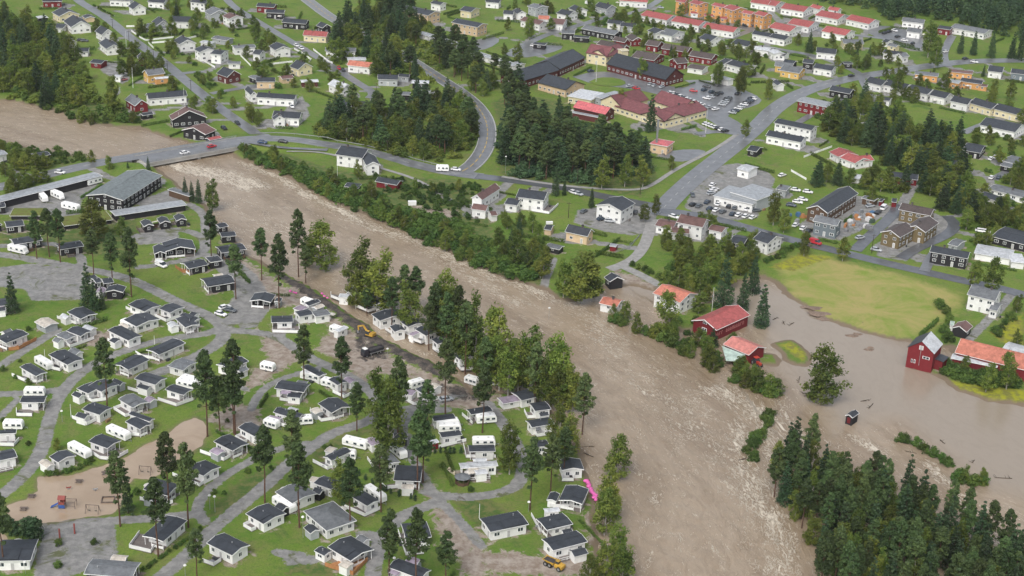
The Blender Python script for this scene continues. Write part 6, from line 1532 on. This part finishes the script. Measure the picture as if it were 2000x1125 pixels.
mb = MB(); mb.bar((-4.2, -1.3, 1.15), (1.9, -1.3, 1.15), .08, .3); mb.bar((-4.2, 1.3, 1.15), (1.9, 1.3, 1.15), .08, .3); mb.bar((-4, -1.33, 1.9), (1.8, -1.33, 1.7), .05, .2); mb.obj('side_rail', METAL, t)
for x in (3.1, 1.2, -1.6, -3.0):
    for y in (-1.0, 1.0): link('wheel', BW, t, (x, y, .52))
t.scale = (.87,)*3
# excavator
p, a = heading(722, 660, -32, -10); t = thing('excavator', '', 'excavator', (p[0], p[1], .3), a, full='yellow tracked excavator digging on the dark gravel dike')
for y in (-1.2, 1.2):
    mb = loft([(-2.0, [(y-.3, .25), (y-.3, .7), (y+.3, .7), (y+.3, .25)]), (-1.7, [(y-.3, 0), (y-.3, .95), (y+.3, .95), (y+.3, 0)]), (1.7, [(y-.3, 0), (y-.3, .95), (y+.3, .95), (y+.3, 0)]), (2.0, [(y-.3, .25), (y-.3, .7), (y+.3, .7), (y+.3, .25)])]); mb.obj('track', RUBBER, t)
MB().box(-2.4, -1.3, 1.05, 1.3, 1.3, 1.6).box(-2.5, -1.3, 1.6, -.6, 1.3, 2.4).obj('body', YEL_, t); MB().box(-.4, .3, 1.6, 1.3, 1.3, 3.0).obj('cab', GLASS, t); MB().box(-.45, .25, 3.0, 1.35, 1.35, 3.12).obj('cab_roof', YEL_, t)
MB().bar((1.0, -.3, 1.6), (3.6, -.3, 4.3), .45, .7).bar((3.5, -.3, 4.3), (6.3, -.3, 3.2), .4, .6).obj('boom', YEL_, t); MB().bar((6.2, -.3, 3.4), (6.0, -.3, 1.4), .35, .5).obj('stick', YEL_, t)
mb = MB(); mb.add([(5.6, -.9, 1.5), (6.5, -.9, 1.4), (6.3, -.9, .3), (5.3, -.9, .5), (5.6, .3, 1.5), (6.5, .3, 1.4), (6.3, .3, .3), (5.3, .3, .5)], [(0, 1, 2, 3), (7, 6, 5, 4), (0, 4, 5, 1), (1, 5, 6, 2), (2, 6, 7, 3)]); mb.obj('bucket', RUST, t); MB().bar((1.4, -.3, 1.9), (3.2, -.3, 3.3), .16).obj('hydraulic_ram', METAL, t)
t.scale = (.78,)*3
# yellow dumper at the bottom
p, a = heading(1082, 1108, 30, 13); t = thing('dumper', '', 'dump truck', (p[0], p[1], 0), a, full='yellow dump truck standing on the churned lawn at the bottom')
MB().box(-3.2, -.6, .7, 3.6, .6, 1.1).obj('chassis', RUST, t)
mb = MB(); mb.add([(-4.0, -1.3, 2.1), (.3, -1.0, 1.15), (.3, 1.0, 1.15), (-4.0, 1.3, 2.1), (-4.2, -1.45, 2.5), (.6, -1.45, 2.5), (.6, 1.45, 2.5), (-4.2, 1.45, 2.5)], [(0, 3, 2, 1), (0, 1, 5, 4), (1, 2, 6, 5), (2, 3, 7, 6)]); mb.obj('tipper_body', YEL_, t)
mb = MB(); mb.add([(-3.6, -1.1, 2.3), (.4, -1.2, 2.3), (.4, 1.2, 2.3), (-3.6, 1.1, 2.3), (-1.5, 0, 2.8)], [(0, 1, 4), (1, 2, 4), (2, 3, 4), (3, 0, 4)]); mb.obj('load', SOIL, t)
MB().box(.8, -1.2, .9, 3.7, 1.2, 2.0).box(.8, -1.25, 2.0, 2.2, 1.25, 2.15).obj('bonnet', YEL_, t); MB().box(.85, -.7, 2.15, 2.0, .7, 3.1).obj('cab', GLASS, t); MB().box(.8, -.75, 3.1, 2.1, .75, 3.2).obj('cab_roof', YEL_, t)
for x in (-2.6, -1.0, 2.6):
    for y in (-1.15, 1.15): link('wheel', BW2, t, (x, y, .85))
t.scale = (.76,)*3
# tractor
p, a = heading(1478, 712, 8, 6); t = thing('tractor', '', 'tractor', (p[0], p[1], -.2), a, full='red tractor standing in shallow flood water by the small barn')
MB().box(.1, -.4, .8, 2.2, .4, 1.5).obj('bonnet', REDP, t); MB().box(-1.2, -.7, 1.0, .1, .7, 2.5).obj('cab', GLASS, t); MB().box(-1.3, -.8, 2.5, .2, .8, 2.65).obj('cab_roof', REDP, t)
for y in (-.95, .95): link('wheel', BW2, t, (-.8, y, .85)); link('wheel', BW, t, (1.7, y*.8, .52))
# pink bags in a line
for grp, spec, n, s in (('pink flood bags in the river side row', "1144,940 1149,950 1156,962 1161,970 1165,978", 15, 1.0), ('pink flood bags lying near the dike', "568,570 575,573 580,574", 3, .8), ('pink flood bags lying near the dike', "630,575 634,582 641,584", 3, .8)):
    L_ = dense(gpoly(spec), .1); idx = np.linspace(0, len(L_)-1, n).astype(int); rb = random.Random(n)
    for i in idx:
        bm = bmesh.new(); bmesh.ops.create_icosphere(bm, subdivisions=2, radius=.62*s)
        for v in bm.verts: v.co.z *= .75; v.co *= 1+.12*math.sin(v.co.x*9+i)+.1*math.sin(v.co.y*11+i)
        me = bpy.data.meshes.new('flood_bag'); bm.to_mesh(me); bm.free(); me.materials.append(PINK)
        for pl in me.polygons: pl.use_smooth = True
        o = link('flood_bag', me, None, (L_[i][0]+rb.uniform(-.35, .35), L_[i][1]+rb.uniform(-.35, .35), .35*s), rb.random()*6); tag(o, '', 'flood bag', grp, full='bright pink flood bag in the row between cabin and river birch' if s == 1 else 'small pink flood bag lying near the upper end of the dike')
# playground
p, a = heading(122, 990, 1, 0); t = thing('play_tower', '', 'play tower', (p[0], p[1], -.2), 0, full='red play tower with blue slide standing in the playground flood')
for x in (-.7, .7):
    for y in (-.7, .7): MB().bar((x, y, -.3), (x, y, 2.9), .14).obj('post', PLAYR, t)
MB().box(-.8, -.8, 1.2, .8, .8, 1.32).obj('platform', PLAYT, t)
for y in (-.76, .76): MB().box(-.75, y-.04, 1.32, .75, y+.04, 2.0).obj('side_board', PLAYR, t)
MB().add([(-.95, -.95, 2.8), (.95, -.95, 2.8), (.95, .95, 2.8), (-.95, .95, 2.8), (-.95, 0, 3.6), (.95, 0, 3.6)], [(0, 1, 5, 4), (2, 3, 4, 5), (0, 4, 3), (1, 2, 5), (0, 3, 2, 1)]).obj('roof', PLAYR, t)
MB().add([(-.8, -.4, 1.3), (-.8, .4, 1.3), (-3.0, -.7, .1), (-3.0, .1, .1), (-.8, -.4, 1.5), (-.8, .4, 1.5), (-3, -.7, .3), (-3, .1, .3)], [(0, 1, 3, 2), (0, 2, 6, 4), (1, 5, 7, 3)]).obj('slide', BLUEP, t)
MB().box(-.82, -.86, .25, .82, -.8, 1.15).obj('lower_panel', BLUEP, t)
mb = MB()
for z in (2.0, .9): mb.bar((.8, -.6, z), (3.4, -.6, z), .09)
mb.bar((3.4, -.6, -.2), (3.4, -.6, 2.1), .12); mb.bar((.8, 1.2, 2.0), (3.4, 1.2, 2.0), .09); mb.bar((3.4, 1.2, -.2), (3.4, 1.2, 2.1), .12); mb.bar((3.4, -.6, 2), (3.4, 1.2, 2), .09); mb.obj('climbing_frame', PLAYT, t)
def swing(x, y, w, full):
    p = at(x, y); t = thing('swing_set', '', 'swing set', (p[0], p[1], -.2), math.radians(-4), full=full)
    for s in (-w, w):
        MB().bar((s, -1.0, -.3), (s, 0, 2.3), .11).bar((s, 1.0, -.3), (s, 0, 2.3), .11).obj('a_frame', PLAYT, t)
    MB().bar((-w, 0, 2.3), (w, 0, 2.3), .12).obj('top_bar', PLAYT, t)
    for q in (-.5, .5): MB().bar((q*w-.2, 0, 2.3), (q*w-.2, 0, .7), .03).bar((q*w+.2, 0, 2.3), (q*w+.2, 0, .7), .03).box(q*w-.28, -.12, .62, q*w+.28, .12, .7).obj('swing_seat', RUBBER, t)
swing(181, 1000, 1.7, 'timber swing set standing in the lower part of the playground flood'); swing(284, 924, 1.6, 'timber swing set standing alone in the upper flood pond')
p = at(211, 976); t = thing('sandbox', '', 'sandbox', (p[0], p[1], -.15), math.radians(8), full='rectangular timber sandbox frame half under the pond water')
for q in ((-1.7, -1.5, 1.7, -1.3), (-1.7, 1.3, 1.7, 1.5), (-1.7, -1.3, -1.5, 1.3), (1.5, -1.3, 1.7, 1.3)): MB().box(q[0], q[1], 0, q[2], q[3], .38).obj('sandbox_plank', PLAYT, t)
def bench(x, y, ang, full):
    p = at(x, y); t = thing('picnic_table', '', 'picnic table', (p[0], p[1], -.15), ang, full=full)
    MB().box(-.9, -.38, .72, .9, .38, .78).obj('table_top', PLAYT, t)
    for s in (-.75, .75): MB().box(-.9, s-.14, .42, .9, s+.14, .47).obj('seat', PLAYT, t)
    for s in (-.6, .6): MB().bar((s, -.8, .4), (s, .8, .4), .09).bar((s, -.5, 0), (s, -.25, .72), .09).bar((s, .5, 0), (s, .25, .72), .09).obj('leg', PLAYT, t)
bench(154, 941, 0, 'brown picnic table in the middle of the pond above the play tower'); bench(46, 995, .1, 'dark picnic table in the flood left of the play tower'); bench(62, 970, 0, 'thin picnic table near the road end beside the pond'); bench(205, 925, .3, 'low bench table at the upper edge of the pond')
for x, y, c in ((134, 955, 'brown'), (186, 958, 'pale')):
    p = at(x, y); t = thing('spring_rider', '', 'spring rider', (p[0], p[1], -.2), .3, full=c+' spring rider sticking out of the pond water'); MB().cyl((0, 0, 0), (0, 0, .5), .14, n=8).obj('spring', RUST, t); MB().add([(-.6, -.1, .5), (.6, -.1, .5), (.75, -.1, 1.0), (.45, -.1, .8), (-.4, -.1, .8), (-.6, -.1, 1.0), (-.6, .1, .5), (.6, .1, .5), (.75, .1, 1.0), (.45, .1, .8), (-.4, .1, .8), (-.6, .1, 1.0)], [(0, 1, 2, 3, 4, 5), (11, 10, 9, 8, 7, 6), (0, 6, 7, 1), (1, 7, 8, 2), (2, 8, 9, 3), (3, 9, 10, 4), (4, 10, 11, 5), (5, 11, 6, 0)]).obj('rider', PLAYR if c == 'brown' else METAL, t)
for x, y in ((117, 1052), (146, 1042)):
    p = at(x, y); o = MB().cyl((0, 0, 0), (0, 0, 2.9), .22, .2, 9).cyl((0, 0, 2.9), (0, 0, 3.0), .25, .1, 9).obj('timber_post', PLAYR, None, (p[0], p[1], -.1)); tag(o, '', 'post', full=('left' if x < 130 else 'right')+' of two thick brown timber posts on the gravel pitch')
# gazebo and boat by the long white cabin
p = at(903, 944); t = thing('gazebo', '', 'gazebo', (p[0], p[1], 0), .2, full='round grey roofed gazebo beside the small boat')
ring = [(1.9*math.cos(i*math.pi/4), 1.9*math.sin(i*math.pi/4)) for i in range(8)]
mb = MB()
for i in range(8): a_, b_ = ring[i], ring[(i+1) % 8]; mb.bar((*a_, .5), (*b_, .5), .08, .95)
mb.obj('parapet', WALL['n'], t)
for q in ring: MB().bar((*q, 0), (*q, 2.1), .14).obj('post', WALL['n'], t)
MB().add([(q[0]*1.2, q[1]*1.2, 2.05) for q in ring]+[(0, 0, 3.0)], [(i, (i+1) % 8, 8) for i in range(8)]+[tuple(range(7, -1, -1))]).obj('roof', ROOF['t'] if False else ROOF['g'], t)
p, a = heading(881, 922, 10, 8); t = thing('rowing_boat', '', 'boat', (p[0], p[1], 0), a, full='small pale rowing boat lying on the grass by the gazebo')
def hull(x, w, z): return (x, [(-w, z), (-w*.6, .05), (w*.6, .05), (w, z), (w*.85, z), (w*.5, .15), (-w*.5, .15), (-w*.85, z)])
loft([hull(-1.9, .5, .55), hull(-.8, .75, .5), hull(.6, .7, .52), hull(1.5, .4, .6), hull(2.0, .06, .68)]).obj('hull', mat('boat_cream', (.62, .55, .42), .5), t)
for x in (-1.0, .4): MB().box(x-.15, -.6, .38, x+.15, .6, .43).obj('thwart', PLAYT, t)
# tall concrete-grey chimney by the tan hall
p = at(1281, 297); o = MB().cyl((0, 0, 0), (0, 0, 15), .55, .45, 12).cyl((0, 0, 15), (0, 0, 15.3), .55, .55, 12).obj('tall_chimney', METAL, None, (p[0], p[1], 0)); tag(o, '', 'chimney', full='tall slim grey steel chimney beside the tan hall')
# white tarps / boxes / debris
def box_thing(nm, x, y, s, m, full, rz=0.2):
    p = at(x, y); o = MB().box(-s[0]/2, -s[1]/2, 0, s[0]/2, s[1]/2, s[2]).box(-s[0]/2-.05, -s[1]/2-.05, s[2], s[0]/2+.05, s[1]/2+.05, s[2]+.08).obj(nm, m, None, (p[0], p[1], max(gz(p[0], p[1]), WZ)), rz); o.rotation_euler[2] = rz; tag(o, '', nm.replace('_', ' '), full=full); return o
box_thing('storage_box', 805, 400, (3.2, 1.8, 1.5), WHITE, 'white wrapped box on the scrub above the river bank'); box_thing('boat_cover', 853, 422, (2.2, 1.2, .7), WHITE, 'small white cover in the scrub above the river bank')
box_thing('storage_box', 1073, 437, (2.6, 1.2, .8), WHITE, 'white cover beside the small tan shed')
box_thing('container', 1400, 645, (1, 1, .3), METAL, 'pale float drifting beside the long red barn')
rd = random.Random(5); SCR = [mat('scrap_white', (.6, .6, .6), .6), mat('scrap_blue', (.06, .14, .26), .5), DECKW, METAL, RUST, mat('scrap_green', (.08, .12, .09), .6)]
for i in range(46):
    x, y = (rd.uniform(1650, 1705), rd.uniform(415, 452)) if i < 34 else (rd.uniform(1540, 1590), rd.uniform(420, 438)); p = at(x, y)
    if not free(p, .3, False): continue
    a_, b_, c_ = rd.uniform(.8, 3.2), rd.uniform(.8, 1.8), rd.uniform(.4, 1.8); mb = MB(); mb.box(-a_/2, -b_/2, 0, a_/2, b_/2, c_*.7); mb.box(-a_*.4, -b_*.55, c_*.7, a_*.35, b_*.4, c_); o = mb.obj('yard_crate', rd.choice(SCR), None, (p[0], p[1], 0)); o.rotation_euler[2] = rd.random()*3; tag(o, 'stacked crate or cover in the timber yard', 'crate', 'crates and covers in the timber yard', full='one of the stacked crates and covers in the timber yard')
# drifting branches and debris in the flood
BR_ = BARKD
for i, (x, y) in enumerate([(1560, 738), (1575, 765), (1585, 770), (1450, 895), (1592, 985), (1600, 985), (1700, 790), (1690, 780), (1515, 620), (1530, 628), (1545, 630), (1148, 870), (1150, 885), (1840, 860), (1900, 898), (1960, 930), (1780, 880)]):
    p = at(x, y); r_ = random.Random(i); mb = MB(); L_ = r_.uniform(2, 5); mb.cyl((-L_/2, 0, 0), (L_/2, .4, .15), .14, .06, 6)
    for k in range(5): q = r_.uniform(-.4, .5)*L_; mb.cyl((q, 0, .05), (q+r_.uniform(.2, .8), r_.uniform(-1, 1), r_.uniform(.2, .8)), .06, .02, 5)
    o = mb.obj('drifting_branch', BR_, None, (p[0], p[1], WZ)); o.rotation_euler[2] = r_.random()*6; tag(o, 'dark drifting branch', 'branch', P=o.location[:])
# black shed in the flood: red door
for o in list(COL.objects):
    if o.get('label', '').startswith('small black shed with red door'):
        wb = [c for c in o.children if c.name.startswith('wall')][0].bound_box; xa = max(v[0] for v in wb); yb = max(v[1] for v in wb); inv = (Matrix.Translation(o.location) @ Matrix.Rotation(o.rotation_euler[2], 4, 'Z')).inverted(); q = inv @ Vector((0, 0, 0)); sx = 1 if q[0] > 0 else -1
        for sgn in (-1, 1): l = link('door', (MB().box(-.5, -.05, 0, .5, 0, 1.9)).mesh('red_door', wallm('red_boards', (0, 0, 0))), o, (sgn*(xa+.01), 0, 0), sgn*math.pi/2)
# hay-debris mats beside the drowned field
DEB = mat('straw_debris', (.21, .155, .12), .95, .4, 2, .5)
for i, (x, y, r_) in enumerate([(1600, 612, 3.2), (1590, 602, 2.4), (1575, 598, 1.8), (1608, 620, 2.2), (1667, 653, 1.9), (1675, 650, 1.4), (1697, 680, 1.3), (1700, 676, 1.0)]):
    p = at(x, y); mb = MB(); n = 14; rr = random.Random(i); R_ = [r_*rr.uniform(.6, 1.2) for _ in range(n)]
    mb.add([(R_[k]*math.cos(k*2*math.pi/n)*1.4, R_[k]*math.sin(k*2*math.pi/n)*.8, 0) for k in range(n)]+[(R_[k]*.6*math.cos(k*2*math.pi/n)*1.4, R_[k]*.6*math.sin(k*2*math.pi/n)*.8, rr.uniform(.15, .35)) for k in range(n)], [(k, (k+1) % n, n+(k+1) % n, n+k) for k in range(n)]+[tuple(range(n, 2*n))])
    o = mb.obj('straw_raft', DEB, None, (p[0], p[1], max(gz(p[0], p[1]), WZ)+.02)); tag(o, 'reddish straw raft washed against the field', 'debris', P=o.location[:])
# ---------------------------------------------------------------- labels
LMK = [('the red play tower', 122, 990), ('the gravel pitch', 150, 1070), ('the oval gravel loop', 340, 480), ('the big black hall', 240, 370), ('the bridge', 380, 300), ('the black hook lift truck', 727, 690), ('the round gazebo', 903, 940), ('the yellow dump truck', 1082, 1108), ('the pink bags', 1155, 960),
 ('the tall white farmhouse', 690, 310), ('the towed caravan', 863, 330), ('the main road bend', 950, 250), ('the hospital entrance island', 1190, 160), ('the hospital car park', 1400, 195), ('the car dealership', 1450, 380), ('the maroon roofed white house', 1350, 440), ('the long red barn in the flood', 1415, 625), ('the yellowing field', 1700, 580), ('the white farmhouse by the field', 1920, 585),
 ('the tall red barn', 1805, 685), ('the timber warehouse', 1630, 390), ('the brown houses', 1780, 440), ('the highway crossing', 1685, 148), ('the orange apartment blocks', 1440, 15), ('the black cabins by the river', 440, 470), ('the dark gravel dike', 720, 650), ('the white lamp post', 592, 1040), ('the middle lane junction', 125, 770), ('the yellow house', 305, 148),
 ('the broad brown roofed chalet', 380, 225), ('the bright red roof', 615, 65), ('the parked red car', 663, 135), ('the garage row', 960, 110), ('the red highway block', 1595, 205), ('the terraced houses', 1770, 175), ('the flooded wood', 1700, 1000), ('the big flooded birch', 1605, 780), ('the big gravel yard', 110, 555), ('the two parked white cars', 435, 607), ('the lower right lane fork', 862, 970), ('the rutted lower lane', 400, 1020), ('the white caravan by the dike', 655, 640), ('the upper flood pond', 340, 880), ('the black floating shed', 1665, 815), ('the red low house', 1768, 345), ('the small pond edge', 15, 1060), ('the upper left road', 213, 38), ('the long open carport', 100, 370)]
LP_ = [(n, at(x, y)[:2]) for n, x, y in LMK]
ORD = ['nearest', 'second nearest', 'third nearest', 'fourth nearest', 'fifth nearest', 'sixth nearest', 'seventh nearest', 'eighth nearest', 'ninth nearest', 'tenth nearest', 'eleventh nearest', 'twelfth nearest']
B_ = {}
for o, d, c, P in THINGS:
    if c == 'branch' or c == 'debris': pass
    x, y = px_of(P); best = min(LP_, key=lambda q: (q[1][0]-P[0])**2+(q[1][1]-P[1])**2+(1e9 if math.hypot(*(q[1]-P[:2])) < 4 else 0)); lx, ly = px_of((*best[1], 0)); dx, dy = x-lx, (y-ly)*1.6
    w = ('right of' if dx > 0 else 'left of') if abs(dx) > abs(dy) else ('in front of' if dy > 0 else 'behind')
    B_.setdefault((d, w, best[0]), []).append((math.hypot(*(best[1]-P[:2])), o))
for (d, w, n), L_ in B_.items():
    L_.sort(key=lambda q: q[0])
    for i, (_, o) in enumerate(L_):
        if i >= 11 and len(L_) > 12: o['group'] = '%s %s %s' % (d, w, n)
        o['label'] = '%s %s %s' % (d, w, n) if len(L_) == 1 else '%s, %s %s %s' % (d, ORD[min(i, 11)], w, n)
        if len(o['label'].split()) > 16: o['label'] = o['label'].replace('with ', '', 1).replace('camping ', '').replace(' the ', ' ', 1)
# ---------------------------------------------------------------- air
bm = bmesh.new(); bmesh.ops.create_cube(bm, size=1); me = bpy.data.meshes.new('haze'); bm.to_mesh(me); bm.free(); hz = stuff(link('haze', me, None, (0, 2500, (CAMH+15-4)/2), 0, (24000, 24000, CAMH+15+4)))
hm = bpy.data.materials.new('haze_air'); hm.use_nodes = True; nt = hm.node_tree; nt.nodes.remove(nt.nodes['Principled BSDF']); pv = nt.nodes.new('ShaderNodeVolumePrincipled'); pv.inputs['Color'].default_value = (.90, .95, 1, 1); pv.inputs['Density'].default_value = HAZE; nt.links.new(pv.outputs[0], nt.nodes['Material Output'].inputs['Volume']); me.materials.append(hm)
if HAZE == 0: bpy.data.objects.remove(hz)
print('TREES', TREEC[0], 'OBJECTS', len(bpy.data.objects))
